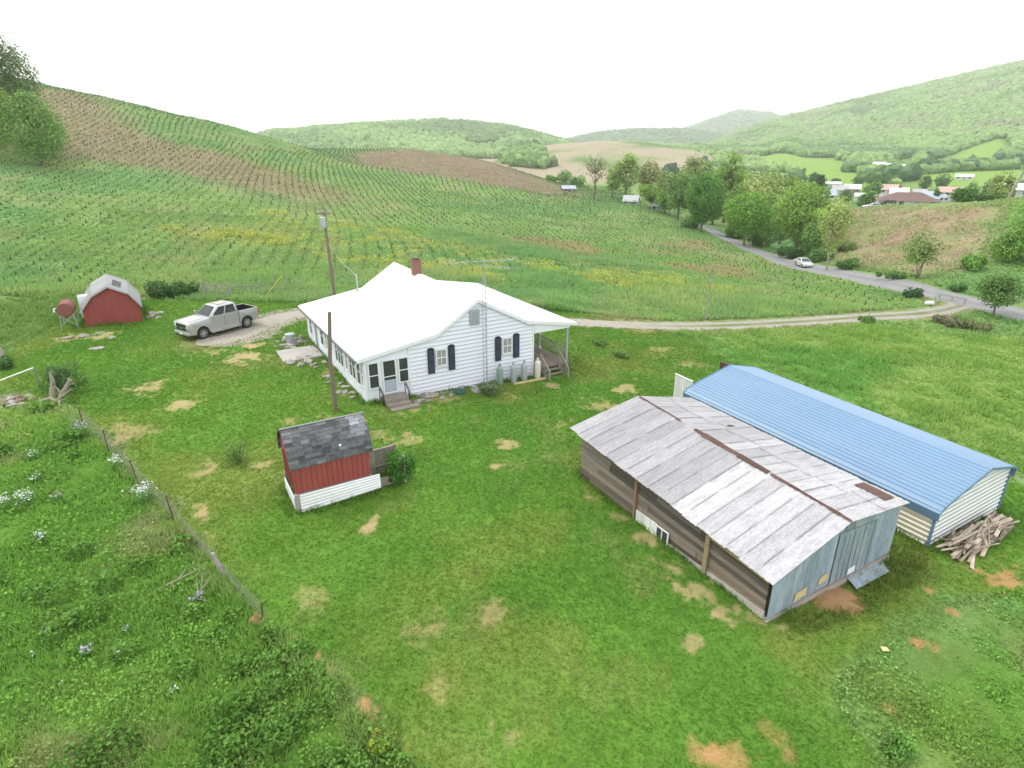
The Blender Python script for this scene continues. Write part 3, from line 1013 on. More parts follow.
def row_phase(x, y):
    s_ = ACRD[0] * x + ACRD[1] * y; t_ = ROWD[0] * x + ROWD[1] * y
    b = s_ * 1.0
    for _ in range(3): b = s_ - (fbm(b / 60, t_ / 90, 81, 2) - .5) * 16
    p = b / 1.55
    return np.abs(p - np.round(p)) * 2          # 0 on a row, 1 between rows


def seedlings():
    """rows of young conifers: the nearest 300 as objects, the others as one mesh"""
    row = np.array([math.cos(R(104)), math.sin(R(104))]); acr = np.array([row[1], -row[0]])
    ii, jj = np.meshgrid(np.arange(-215, 215), np.arange(20, 280), indexing='ij')
    ii = ii.ravel(); jj = jj.ravel()
    s = ii * 1.55; t = jj * 1.4
    # contour planting: rows bend gently with the hill
    bend = (fbm(s / 60, t / 90, 81, 2) - .5) * 16
    x = acr[0] * (s + bend) + row[0] * t + RNG.normal(0, .12, len(s)); y = acr[1] * (s + bend) + row[1] * t + RNG.normal(0, .15, len(s))
    d = np.hypot(x, y)
    k = in_field(x, y) & (d < 300) & keep_ok(x, y, 4.0)
    k &= (d > 66) & (sdf(P_SWALE, x, y) > .5) & (sdf(P_KNOB, x, y) > -4) & (fbm(x / 25, y / 25, 83) > .30) & (RNG.uniform(0, 1, len(x)) > .12)
    x, y, d = x[k], y[k], d[k]
    P = place(x, y)
    hs = RNG.uniform(.18, .52, len(x)) * (1 + .3 * (fbm(x / 20, y / 20, 84) - .5))
    order = np.argsort(d)
    near, rest = order[:300], order[300:]
    Vs, Fs, Cs = [], [], []

    def cone(n, h, r):
        V = []; F = []
        for lay in range(3):
            z0 = h * (.05 + .28 * lay); z1 = h * min(1, .5 + .26 * lay); rr = r * (1 - .27 * lay)
            b = len(V)
            for k in range(n):
                a = 2 * PI * k / n + lay * .5
                q = rr * (1 if k % 2 else .68)
                V.append((q * math.cos(a), q * math.sin(a), z0 - (.03 if k % 2 else 0)))
            V.append((0, 0, z1))
            F += [(b + k, b + (k + 1) % n, b + n) for k in range(n)]
        return np.array(V), np.array(F)
    V0, F0 = cone(8, 1.0, .42)
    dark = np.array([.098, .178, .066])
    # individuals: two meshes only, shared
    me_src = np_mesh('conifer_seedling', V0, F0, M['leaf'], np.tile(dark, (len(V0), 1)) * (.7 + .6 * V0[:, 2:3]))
    first = True
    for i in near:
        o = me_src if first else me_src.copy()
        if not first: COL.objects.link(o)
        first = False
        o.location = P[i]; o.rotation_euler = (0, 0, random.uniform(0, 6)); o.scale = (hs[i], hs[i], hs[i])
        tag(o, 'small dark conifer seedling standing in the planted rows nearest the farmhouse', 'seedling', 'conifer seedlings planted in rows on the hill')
    V1, F1 = cone(5, 1.0, .42)
    m = len(rest); nv = len(V1)
    ang = RNG.uniform(0, 6, m); ca, sa = np.cos(ang), np.sin(ang)
    S = hs[rest] * (1 + np.maximum(0, d[rest] - 110) * .0035)
    VV = np.empty((m, nv, 3))
    VV[:, :, 0] = P[rest, 0][:, None] + S[:, None] * (ca[:, None] * V1[None, :, 0] - sa[:, None] * V1[None, :, 1])
    VV[:, :, 1] = P[rest, 1][:, None] + S[:, None] * (sa[:, None] * V1[None, :, 0] + ca[:, None] * V1[None, :, 1])
    VV[:, :, 2] = P[rest, 2][:, None] + S[:, None] * V1[None, :, 2]
    FF = (np.arange(m)[:, None, None] * nv + F1[None]).reshape(-1, 3)
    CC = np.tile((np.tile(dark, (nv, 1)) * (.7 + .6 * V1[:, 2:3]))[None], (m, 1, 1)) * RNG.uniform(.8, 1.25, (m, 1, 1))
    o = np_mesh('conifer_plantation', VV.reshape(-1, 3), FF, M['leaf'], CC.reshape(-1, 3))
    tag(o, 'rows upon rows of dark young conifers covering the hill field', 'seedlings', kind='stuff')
    # worn strips of straw coloured ground in the rows
    keep = rest[fbm(x[rest] / 12, y[rest] / 12, 86) > .5]
    print('seedlings', len(near), len(rest))


grow_lawn(); grow_meadow(); grow_herbs(); grow_right(); grow_field(); grow_verge(); seedlings()


# ------------------------------------------------------------------ trees
LEAFGAIN = 1.0


def tree(name, label, base, h, cw, bottom=.3, col=(.07, .14, .03), n=3000, leaf=.35, lobes=16, trunk=None, bark='bark', sparse=1.0, limbs=8, shape='round', cat='tree', group=None, seed=0, lean=0.0, trunks=1, colvar=.32, fill=.18):
    rs = random.Random(seed * 77 + 5)
    root = thing(name, label, cat, base, 0, group)
    trunk = trunk or h * .022
    col = (col[0] * 2.02, col[1] * 2.14, col[2] * 1.6)
    cz0 = h * bottom; ch = h - cz0; cc = Vector((lean * h, 0, cz0 + ch * .5))
    mb = MB()
    tops = []
    for t in range(trunks):
        off = Vector((rs.uniform(-1, 1), rs.uniform(-1, 1), 0)) * (trunk * 2.5 if trunks > 1 else 0)
        tip = Vector((cc.x + (rs.uniform(-.3, .3) * cw if trunks > 1 else rs.uniform(-.06, .06) * cw), (rs.uniform(-.3, .3) * cw if trunks > 1 else 0), cz0 + ch * .75))
        mid = off.lerp(tip, .45) + Vector((rs.uniform(-.1, .1) * cw * .4, rs.uniform(-.1, .1) * cw * .4, 0))
        mb.tube([off + Vector((0, 0, -.3)), off + Vector((0, 0, h * .05)), mid, tip], [trunk * 1.35, trunk, trunk * .65, trunk * .2], 7)
        tops.append((off, mid, tip))
    L = []
    for k in range(lobes):
        for _ in range(40):
            u = Vector((rs.uniform(-1, 1), rs.uniform(-1, 1), rs.uniform(-1, 1)))
            if .35 < u.length < 1: break
        fz = u.z
        if shape == 'cone': rad = .5 * (1 - (fz + 1) * .42)
        elif shape == 'vase': rad = .5 * (.55 + .45 * (fz * .5 + .5))
        else: rad = .5
        p = cc + Vector((u.x * cw * rad * .78, u.y * cw * rad * .78, fz * ch * .40))
        r = cw * rs.uniform(.17, .27) * (1 if shape != 'cone' else (1.15 - .5 * (fz * .5 + .5)))
        L.append((p, r))
    for k in range(min(limbs, lobes)):
        off, mid, tip = tops[k % trunks]
        p = L[k][0]
        s = off.lerp(mid, 1.0) if p.z < tip.z * .7 else mid.lerp(tip, .4)
        m1 = s.lerp(p, .5) + Vector((0, 0, -.05 * ch + rs.uniform(0, .05) * ch))
        mb.tube([s, m1, p], [trunk * .42, trunk * .28, trunk * .08], 5)
        if sparse < .6:
            for q in range(5):
                e = p + Vector((rs.uniform(-1, 1), rs.uniform(-1, 1), rs.uniform(0, 1.4))) * cw * .16
                mb.tube([m1.lerp(p, rs.uniform(.2, 1)), e], [trunk * .14, trunk * .04], 4, cap=False)
    mb.build('trunk', M[bark], root, smooth=True)
    if n > 0:
        m = int(n * sparse)
        li = RNG.integers(0, lobes, m)
        pc = np.array([list(q[0]) for q in L]); pr = np.array([q[1] for q in L])
        dvec = RNG.normal(0, 1, (m, 3)); dvec /= np.linalg.norm(dvec, axis=1)[:, None]
        rr = RNG.uniform(.35, 1.08, m) ** .55
        P = pc[li] + dvec * (rr * pr[li])[:, None] * np.array([1, 1, .82])
        kf = RNG.uniform(0, 1, m) < fill
        v3 = RNG.normal(0, 1, (m, 3)); v3 /= np.linalg.norm(v3, axis=1)[:, None]
        v3 *= (RNG.uniform(.25, 1, m) ** .4)[:, None]
        tz = np.clip(v3[:, 2], -1, 1)
        taper = np.where(tz < 0, 1 - .12 * tz * tz, 1) if shape == 'round' else (1 - .35 * np.maximum(0, tz) if shape == 'cone' else 1 - .35 * np.maximum(0, -tz))
        Pf = np.array(cc) + v3 * np.array([cw * .5, cw * .5, ch * .5]) * np.stack([taper, taper, np.ones(m)], 1)
        P = np.where(kf[:, None], Pf, P)
        lobec = 1 + (RNG.uniform(-1, 1, lobes) * colvar)
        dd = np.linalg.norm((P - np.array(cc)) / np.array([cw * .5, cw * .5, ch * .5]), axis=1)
        shade = .40 + .66 * np.clip(dd, 0, 1.1)  # inner leaves painted darker, crown shade put into their colour
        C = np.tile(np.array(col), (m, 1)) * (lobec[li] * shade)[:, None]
        C[:, 0] *= 1 + RNG.normal(0, .10, m)
        out = (P - np.array(cc)); out /= np.linalg.norm(out, axis=1)[:, None] + 1e-6
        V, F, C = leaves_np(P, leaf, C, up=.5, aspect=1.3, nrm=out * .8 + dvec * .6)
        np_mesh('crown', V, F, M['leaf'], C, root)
    return root


def tree_px(name, label, px, py, top, wpx, dist=None, **k):
    b = at(px, py) if dist is None else atd(px, py, dist)
    ztop = z_at(px, top, b.x, b.y)
    dep = b.y * CT + (CAM_H - b.z) * ST
    wm = wpx * dep / FPX
    h = max(1.0, ztop - b.z)
    if 'leaf' not in k: k['leaf'] = max(.14, dep * 1.9 / FPX)
    if 'n' not in k: k['n'] = int(min(9000, max(500, wpx * (py - top) * 3.6)))
    b.z -= .05
    return tree(name, label, b, h, wm, **k)


SPR = (.115, .20, .042); MID = (.075, .155, .035); DRK = (.035, .075, .028); PALE = (.17, .22, .075); OLV = (.15, .17, .07)
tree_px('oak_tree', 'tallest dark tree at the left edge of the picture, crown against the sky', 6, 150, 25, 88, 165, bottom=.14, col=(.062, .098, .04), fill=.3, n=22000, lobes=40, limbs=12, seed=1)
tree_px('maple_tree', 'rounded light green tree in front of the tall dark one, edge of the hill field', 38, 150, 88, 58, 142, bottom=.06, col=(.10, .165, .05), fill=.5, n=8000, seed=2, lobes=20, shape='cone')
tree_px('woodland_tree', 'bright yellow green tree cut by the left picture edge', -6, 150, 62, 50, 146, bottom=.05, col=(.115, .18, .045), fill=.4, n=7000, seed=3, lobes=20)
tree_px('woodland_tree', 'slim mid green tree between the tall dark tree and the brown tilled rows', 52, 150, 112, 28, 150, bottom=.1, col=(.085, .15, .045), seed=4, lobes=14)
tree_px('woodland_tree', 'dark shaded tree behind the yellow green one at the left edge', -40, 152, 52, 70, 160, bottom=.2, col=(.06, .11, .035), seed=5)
# trees along the road
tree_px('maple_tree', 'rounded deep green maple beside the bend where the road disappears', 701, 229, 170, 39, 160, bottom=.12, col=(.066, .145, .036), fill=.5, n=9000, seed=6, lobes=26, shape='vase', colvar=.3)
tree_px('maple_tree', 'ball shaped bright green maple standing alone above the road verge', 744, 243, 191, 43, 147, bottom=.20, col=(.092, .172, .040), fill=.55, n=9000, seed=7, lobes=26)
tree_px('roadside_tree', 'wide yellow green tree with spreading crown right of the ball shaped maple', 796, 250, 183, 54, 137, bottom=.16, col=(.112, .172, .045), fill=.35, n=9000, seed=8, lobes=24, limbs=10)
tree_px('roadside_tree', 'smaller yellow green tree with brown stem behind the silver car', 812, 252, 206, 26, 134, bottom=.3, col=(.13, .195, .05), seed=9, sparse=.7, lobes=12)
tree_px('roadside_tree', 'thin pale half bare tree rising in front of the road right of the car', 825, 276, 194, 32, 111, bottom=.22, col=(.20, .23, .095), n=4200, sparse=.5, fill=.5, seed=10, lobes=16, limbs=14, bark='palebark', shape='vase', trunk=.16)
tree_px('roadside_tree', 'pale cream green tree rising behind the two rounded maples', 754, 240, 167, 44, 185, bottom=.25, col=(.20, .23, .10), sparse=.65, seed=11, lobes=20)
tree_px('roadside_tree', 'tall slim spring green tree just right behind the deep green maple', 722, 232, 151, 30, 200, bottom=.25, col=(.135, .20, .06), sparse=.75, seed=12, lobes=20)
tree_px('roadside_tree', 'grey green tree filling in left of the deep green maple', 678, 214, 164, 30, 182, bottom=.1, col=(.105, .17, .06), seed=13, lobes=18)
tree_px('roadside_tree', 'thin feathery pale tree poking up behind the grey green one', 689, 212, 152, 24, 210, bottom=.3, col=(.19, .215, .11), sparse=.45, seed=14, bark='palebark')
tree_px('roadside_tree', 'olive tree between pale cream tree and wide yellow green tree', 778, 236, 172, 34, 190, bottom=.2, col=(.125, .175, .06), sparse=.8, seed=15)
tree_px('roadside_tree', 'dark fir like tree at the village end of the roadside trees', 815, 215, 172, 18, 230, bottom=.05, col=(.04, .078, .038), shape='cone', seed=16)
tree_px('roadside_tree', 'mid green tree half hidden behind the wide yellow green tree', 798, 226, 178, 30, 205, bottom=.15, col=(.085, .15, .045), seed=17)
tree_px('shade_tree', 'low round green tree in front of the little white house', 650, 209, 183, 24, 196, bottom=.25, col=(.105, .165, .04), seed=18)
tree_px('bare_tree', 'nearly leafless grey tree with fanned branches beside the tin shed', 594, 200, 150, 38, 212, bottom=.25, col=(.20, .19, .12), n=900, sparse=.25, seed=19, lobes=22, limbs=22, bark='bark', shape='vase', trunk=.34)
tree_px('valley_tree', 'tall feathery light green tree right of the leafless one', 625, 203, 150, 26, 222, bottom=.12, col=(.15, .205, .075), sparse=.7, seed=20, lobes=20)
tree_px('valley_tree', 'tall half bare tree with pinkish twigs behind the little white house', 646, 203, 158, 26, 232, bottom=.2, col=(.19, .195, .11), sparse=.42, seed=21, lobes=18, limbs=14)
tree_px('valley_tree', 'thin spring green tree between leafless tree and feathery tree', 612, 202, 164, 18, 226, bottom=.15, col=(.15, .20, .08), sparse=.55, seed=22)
for i, (px, py, top, wpx, dd, cc, lb) in enumerate([
        (551, 189, 176, 15, 300, MID, 'leftmost shrub like tree of the hedgerow beyond the hill field'), (564, 189, 172, 17, 300, (.09, .16, .05), 'second tree of the hedgerow, just above the tin shed'),
        (578, 191, 175, 18, 290, (.10, .16, .06), 'third hedgerow tree, close left of the leafless tree'), (665, 209, 190, 20, 190, (.10, .17, .05), 'bushy tree at the right end of the little white house')]):
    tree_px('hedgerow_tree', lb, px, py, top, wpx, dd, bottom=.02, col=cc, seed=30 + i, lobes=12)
for i, (px, py, top, wpx, dd, cc, lb) in enumerate([
        (712, 226, 176, 26, 192, (.085, .145, .05), 'shaded green tree directly behind the road bend, right of the deep green maple'), (735, 232, 182, 28, 176, (.10, .155, .05), 'mid green tree filling the gap left of the ball shaped maple'),
        (764, 236, 190, 28, 172, (.115, .17, .055), 'light green tree filling the gap right of the ball shaped maple'), (780, 240, 196, 26, 160, (.10, .16, .05), 'leafy young tree under the left side of the wide yellow green tree'),
        (742, 222, 170, 30, 225, (.13, .175, .075), 'hazy pale tree far behind the ball shaped maple'), (765, 222, 172, 26, 240, (.11, .155, .065), 'hazy green tree behind the pale cream tree'),
        (786, 222, 174, 26, 235, (.095, .14, .055), 'hazy darker green tree behind the olive tree'), (664, 205, 170, 22, 240, (.14, .185, .08), 'hazy light tree behind the bushy tree near the little white house'),
        (700, 205, 158, 26, 250, (.13, .175, .08), 'tall hazy tree behind the top of the deep green maple'), (812, 244, 218, 22, 128, (.085, .145, .045), 'short dense tree just behind the silver car'),
        (836, 238, 206, 22, 150, (.12, .17, .06), 'light green tree on the left shoulder of the brown slope')]):
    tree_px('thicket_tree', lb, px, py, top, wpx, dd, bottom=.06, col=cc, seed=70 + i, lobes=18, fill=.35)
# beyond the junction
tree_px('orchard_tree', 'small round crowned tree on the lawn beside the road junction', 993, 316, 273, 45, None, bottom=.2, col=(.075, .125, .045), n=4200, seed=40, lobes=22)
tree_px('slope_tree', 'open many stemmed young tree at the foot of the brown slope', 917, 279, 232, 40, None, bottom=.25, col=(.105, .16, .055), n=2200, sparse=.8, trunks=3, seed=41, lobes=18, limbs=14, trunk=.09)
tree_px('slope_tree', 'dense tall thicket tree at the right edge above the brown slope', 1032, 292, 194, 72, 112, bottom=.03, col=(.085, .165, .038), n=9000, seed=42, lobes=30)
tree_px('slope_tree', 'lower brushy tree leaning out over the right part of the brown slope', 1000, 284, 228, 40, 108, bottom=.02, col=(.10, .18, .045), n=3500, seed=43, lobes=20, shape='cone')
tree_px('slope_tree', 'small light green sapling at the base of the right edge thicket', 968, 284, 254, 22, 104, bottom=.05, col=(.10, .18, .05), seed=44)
# village trees
for i, (px, py, top, wpx, dd, cc, lb, shp) in enumerate([
        (961, 207, 187, 27, 168, (.045, .10, .03), 'dense dark round tree on the crest right of the brown roofed house', 'round'),
        (983, 207, 192, 18, 172, (.07, .125, .045), 'smaller round bush tree beside the dark crest tree', 'round'),
        (997, 206, 169, 24, 180, (.14, .175, .07), 'tall open yellowish tree in front of the right edge houses', 'round'),
        (868, 208, 190, 18, 215, (.07, .13, .045), 'green tree left of the brown roofed house', 'round'),
        (872, 194, 180, 17, 300, (.05, .10, .035), 'dark round tree left of the tan roofed cottage', 'round'),
        (893, 205, 194, 15, 230, (.06, .115, .04), 'dark shrub tree behind the dark parked car', 'round'),
        (937, 193, 187, 5, 290, (.04, .08, .03), 'tiny dark round tree in front of the pale farmhouse', 'round'),
        (812, 190, 172, 17, 330, (.05, .085, .045), 'dark spruce clump at the left end of the village', 'cone'),
        (823, 197, 186, 14, 270, (.06, .11, .04), 'dark green tree below the leftmost village roofs', 'round')]):
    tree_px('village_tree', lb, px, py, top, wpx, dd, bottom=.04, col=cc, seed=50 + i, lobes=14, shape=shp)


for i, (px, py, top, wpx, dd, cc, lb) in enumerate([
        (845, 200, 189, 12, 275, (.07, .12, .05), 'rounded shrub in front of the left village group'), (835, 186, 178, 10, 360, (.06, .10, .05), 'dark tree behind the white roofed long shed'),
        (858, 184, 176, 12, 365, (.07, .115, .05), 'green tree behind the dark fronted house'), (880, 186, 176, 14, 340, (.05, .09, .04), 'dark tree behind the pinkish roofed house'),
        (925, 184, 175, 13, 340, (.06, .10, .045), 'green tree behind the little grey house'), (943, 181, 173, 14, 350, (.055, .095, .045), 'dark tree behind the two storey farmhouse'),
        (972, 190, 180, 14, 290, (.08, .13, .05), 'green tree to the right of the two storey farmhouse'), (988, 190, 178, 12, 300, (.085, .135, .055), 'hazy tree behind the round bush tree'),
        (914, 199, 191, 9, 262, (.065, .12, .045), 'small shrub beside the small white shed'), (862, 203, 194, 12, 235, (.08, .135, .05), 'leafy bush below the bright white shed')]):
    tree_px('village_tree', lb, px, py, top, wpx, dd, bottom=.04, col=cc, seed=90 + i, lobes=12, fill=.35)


# far woods as masses of crowns
def ico(sub):
    bm = bmesh.new(); bmesh.ops.create_icosphere(bm, subdivisions=sub, radius=1)
    V = np.array([v.co[:] for v in bm.verts]); F = np.array([[v.index for v in f.verts] for f in bm.faces]); bm.free()
    return V, F


ICO2 = ico(2)


def canopy(name, label, x, y, r, pal, sq=1.0, cat='woodland'):
    V0, F0 = ICO2
    m = len(x)
    z = terrain(x, y)
    jit = 1 + RNG.normal(0, .17, (m, len(V0)))
    s = (r * RNG.uniform(.7, 1.35, m))
    ang = RNG.uniform(0, 6, m); ca, sa = np.cos(ang)[:, None], np.sin(ang)[:, None]
    bx = V0[None, :, 0] * jit; by = V0[None, :, 1] * jit; bz = V0[None, :, 2] * jit
    VV = np.stack([x[:, None] + s[:, None] * (ca * bx - sa * by), y[:, None] + s[:, None] * (sa * bx + ca * by), (z + s * .75 * sq)[:, None] + s[:, None] * bz * sq * 1.05], -1)
    FF = (np.arange(m)[:, None, None] * len(V0) + F0[None]).reshape(-1, 3)
    pal = np.array(pal)
    f = np.clip(fbm(x / 90, y / 90, 91, 3) * 2.2 - .6 + RNG.normal(0, .16, m), 0, .999) * (len(pal) - 1)
    i = f.astype(int); t = (f - i)[:, None]
    c = pal[i] * (1 - t) + pal[np.minimum(i + 1, len(pal) - 1)] * t
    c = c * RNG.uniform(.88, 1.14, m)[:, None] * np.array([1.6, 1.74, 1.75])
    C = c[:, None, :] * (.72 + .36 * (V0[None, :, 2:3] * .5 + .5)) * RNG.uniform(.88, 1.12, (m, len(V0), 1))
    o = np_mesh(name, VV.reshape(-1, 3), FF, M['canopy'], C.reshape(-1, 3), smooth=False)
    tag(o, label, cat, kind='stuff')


def far_sample(n, a0, a1, d0, d1):
    a = np.radians(RNG.uniform(a0, a1, n)); d = d0 * (d1 / d0) ** RNG.uniform(0, 1, n)
    return np.sin(a) * d, np.cos(a) * d, d, a


PALF = [(.075, .115, .05), (.11, .165, .06), (.14, .205, .07), (.17, .225, .085), (.13, .145, .085)]
x, y, d, a = far_sample(46000, 9, 47, 700, 1720)
k = np.ones(len(x), bool)
for p in P_PAST: k &= sdf(p, x, y) > 4
x, y, d = x[k], y[k], d[k]
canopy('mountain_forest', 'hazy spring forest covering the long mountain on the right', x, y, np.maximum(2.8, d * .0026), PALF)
x, y, d, a = far_sample(11000, -26, 11, 640, 1180)
k = fbm(x / 140, y / 140, 95) > .36
canopy('hill_forest', 'pale green woods on the rounded hill at the middle of the horizon', x[k], y[k], np.maximum(3.2, d[k] * .0031), [(.09, .13, .055), (.13, .19, .07), (.17, .225, .085)])
x, y, d, a = far_sample(9000, 3, 28, 1700, 3650)
canopy('ridge_forest', 'blue green forest on the farthest ridges', x, y, d * .0028, [(.07, .11, .06), (.10, .15, .075)], .6)
x, y, d, a = far_sample(9500, 9, 44, 360, 720)
k = (fbm(x / 55, y / 55, 97) > .47) & ((a > R(17.5)) | (d > 600))
for p in P_PAST: k &= sdf(p, x, y) > 3
canopy('valley_wood', 'belts of trees between the bright pastures behind the village', x[k], y[k], np.maximum(2.4, d[k] * .0062) * .8, PALF[:4])
wood = poly_w([(500, 160), (508, 150), (525, 148), (545, 160), (556, 167), (540, 169), (510, 168)])
q = RNG.uniform(0, 1, (2500, 2)) * (wood.max(0) - wood.min(0)) + wood.min(0); q = q[inpoly(wood, q[:, 0], q[:, 1])][:520]
if len(q): canopy('hillside_wood', 'clump of woodland on the tan hill above the white cabin', q[:, 0], q[:, 1], np.full(len(q), 2.9), [(.07, .11, .045), (.12, .18, .06), (.15, .21, .07)])
bl = []
for (p0, p1, n) in [((918, 172), (975, 170), 34), ((862, 182), (915, 180), 44), ((700, 168), (735, 176), 22), ((843, 172), (866, 172), 14), ((985, 166), (1040, 164), 34), ((680, 176), (640, 182), 16), ((745, 182), (800, 184), 20)]:
    for i in range(n):
        t = (i + random.random()) / n
        v = at(p0[0] * (1 - t) + p1[0] * t, p0[1] * (1 - t) + p1[1] * t + random.uniform(-.8, .8)); bl.append((v.x, v.y))
bl = np.array(bl)
canopy('dark_tree_belt', 'dark belts of conifers around the village fields', bl[:, 0], bl[:, 1], RNG.uniform(1.6, 3.4, len(bl)), [(.035, .065, .035), (.055, .10, .045), (.09, .14, .055)], 1.15)


def bush(name, label, px, py, wpx, hpx, col, n=900, leaf=None, group=None, cat='bush', seed=0, dist=None, stems=True, flower=None):
    col = tuple(q * 2.1 for q in col); n = int(n * 1.4)
    b = at(px, py) if dist is None else atd(px, py, dist)
    dep = b.y * CT + (CAM_H - b.z) * ST
    wm = wpx * dep / FPX; hm = hpx * dep / FPX
    root = thing(name, label, cat, (b.x, b.y, b.z - .03), 0, group)
    rs = random.Random(seed)
    if stems:
        mb = MB()
        for k in range(7):
            a = rs.uniform(0, 6.28)
            mb.tube([(0, 0, 0), (math.cos(a) * wm * .15, math.sin(a) * wm * .15, hm * .45), (math.cos(a) * wm * .33, math.sin(a) * wm * .33, hm * .8)], [.03, .02, .008], 5)
        mb.build('stem', M['bark'], root)
    lob = []
    for k in range(10):
        lob.append((rs.uniform(-.3, .3) * wm, rs.uniform(-.3, .3) * wm, hm * rs.uniform(.28, .68), rs.uniform(.2, .32) * min(wm, hm * 1.6)))
    lob = np.array(lob); li = RNG.integers(0, 10, n)
    v = RNG.normal(0, 1, (n, 3)); v /= np.linalg.norm(v, axis=1)[:, None]
    P = lob[li, :3] + v * (lob[li, 3] * RNG.uniform(.4, 1.05, n) ** .6)[:, None]
    P[:, 2] = np.clip(P[:, 2], .02, None)
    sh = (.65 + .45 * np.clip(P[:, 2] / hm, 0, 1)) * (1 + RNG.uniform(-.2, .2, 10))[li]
    V, F, C = leaves_np(P, leaf or max(.06, dep * 1.9 / FPX), np.tile(np.array(col), (n, 1)) * sh[:, None], up=.7, aspect=1.2, nrm=v * .8)
    np_mesh('foliage', V, F, M['leaf'], C, root)
    if flower:
        fc, fn, fs = flower
        P2 = lob[RNG.integers(0, 10, fn), :3] + RNG.normal(0, 1, (fn, 3)) * wm * .16
        P2[:, 2] = hm * RNG.uniform(.65, 1.12, fn)
        V, F, C = leaves_np(P2, fs, np.tile(np.array(fc), (fn, 1)), up=2.0, aspect=1.5)
        np_mesh('blossom', V, F, M['leaf'], C, root)
    return root


bush('round_shrub', 'small airy round shrub alone on the lawn left of the black roofed shed', 240, 463, 34, 26, (.085, .15, .035), 900, leaf=.07, seed=1)
bush('leafy_shrub', 'dense dark leafy shrub at the right end of the black roofed shed', 401, 484, 27, 42, (.045, .125, .022), 1500, leaf=.11, seed=2)
bush('hedge_shrub', 'wide dark hedge clump behind the red gambrel shed, left half', 158, 297, 34, 16, (.04, .085, .025), 1500, seed=3)
bush('hedge_shrub', 'wide dark hedge clump next to the wooden gate, right half', 182, 296, 34, 14, (.04, .09, .025), 1500, seed=4)
bush('verge_bush', 'small dark bush on the near edge of the road left of the junction', 911, 297, 22, 9, (.035, .075, .028), 700, seed=5)
bush('verge_bush', 'low brownish bramble patch beside the driveway near the junction, left half', 945, 325, 34, 10, (.12, .12, .07), 900, seed=6)
bush('verge_bush', 'low brownish bramble patch below the round crowned tree, right half', 975, 330, 36, 11, (.11, .125, .06), 900, seed=7)
bush('verge_bush', 'green weedy bush on the driveway edge under the leaning stake', 866, 322, 16, 6, (.07, .13, .035), 500, seed=8)
bush('wall_shrub', 'low grey green shrub at the foot of the antenna mast', 490, 394, 26, 16, (.075, .12, .05), 800, leaf=.08, seed=9)
bush('bramble_bush', 'dark green bramble growing around the dead wood near the fence end', 66, 393, 30, 36, (.055, .105, .035), 2200, leaf=.10, seed=10)
bush('bramble_bush', 'low nettle clump at the foot of the leaning old post on the left', 8, 368, 26, 12, (.05, .11, .03), 700, leaf=.12, seed=11)
bush('yellow_bush', 'bright yellow green bush at the bottom edge near the fence', 382, 752, 24, 24, (.17, .22, .03), 800, leaf=.06, seed=12)
bush('yard_bush', 'low weedy clump on the bank right of the porch', 600, 345, 24, 6, (.08, .15, .04), 600, leaf=.12, seed=13)
bush('yard_bush', 'longer weedy clump further down the bank towards the garage', 622, 357, 26, 7, (.09, .16, .045), 600, leaf=.12, seed=14)
bush('edge_shrub', 'dark leafy weed clump at the bottom edge right of centre', 893, 754, 38, 20, (.07, .15, .03), 1200, leaf=.07, seed=17)
bush('verge_bush', 'long dark bush row under the wide yellow green tree behind the car', 790, 258, 40, 12, (.045, .095, .028), 1200, seed=18)
bush('verge_bush', 'green bush beside the road behind the thin pale tree', 850, 268, 40, 9, (.07, .14, .035), 900, seed=19)
bush('verge_bush', 'green bush strip between road and brown slope near the many stemmed tree', 893, 278, 44, 8, (.065, .13, .035), 900, seed=20)
for i, (px, py, wp, hp, cc, lb) in enumerate([(735, 238, 30, 14, (.06, .12, .035), 'green understorey bush right of the deep green maple'), (762, 247, 34, 16, (.07, .14, .035), 'green understorey bush between ball shaped maple and wide tree'), (775, 240, 36, 18, (.08, .14, .045), 'taller bush behind the row under the wide yellow green tree'),
        (820, 262, 26, 14, (.06, .12, .035), 'bush at the foot of the thin pale tree'), (806, 248, 30, 16, (.08, .15, .045), 'bush right behind the smaller yellow green tree'), (690, 228, 22, 12, (.08, .16, .04), 'bush at the left foot of the deep green maple'), (838, 252, 34, 12, (.10, .15, .05), 'olive bush on the lower left corner of the brown slope')]):
    bush('understorey_bush', lb, px, py, wp, hp, cc, 1100, seed=120 + i)
bush('verge_bush', 'dark bush left of the orchard tree on the far road verge', 958, 291, 20, 8, (.05, .105, .03), 600, seed=21)
WH = (.75, .76, .78); LV = (.50, .42, .60)
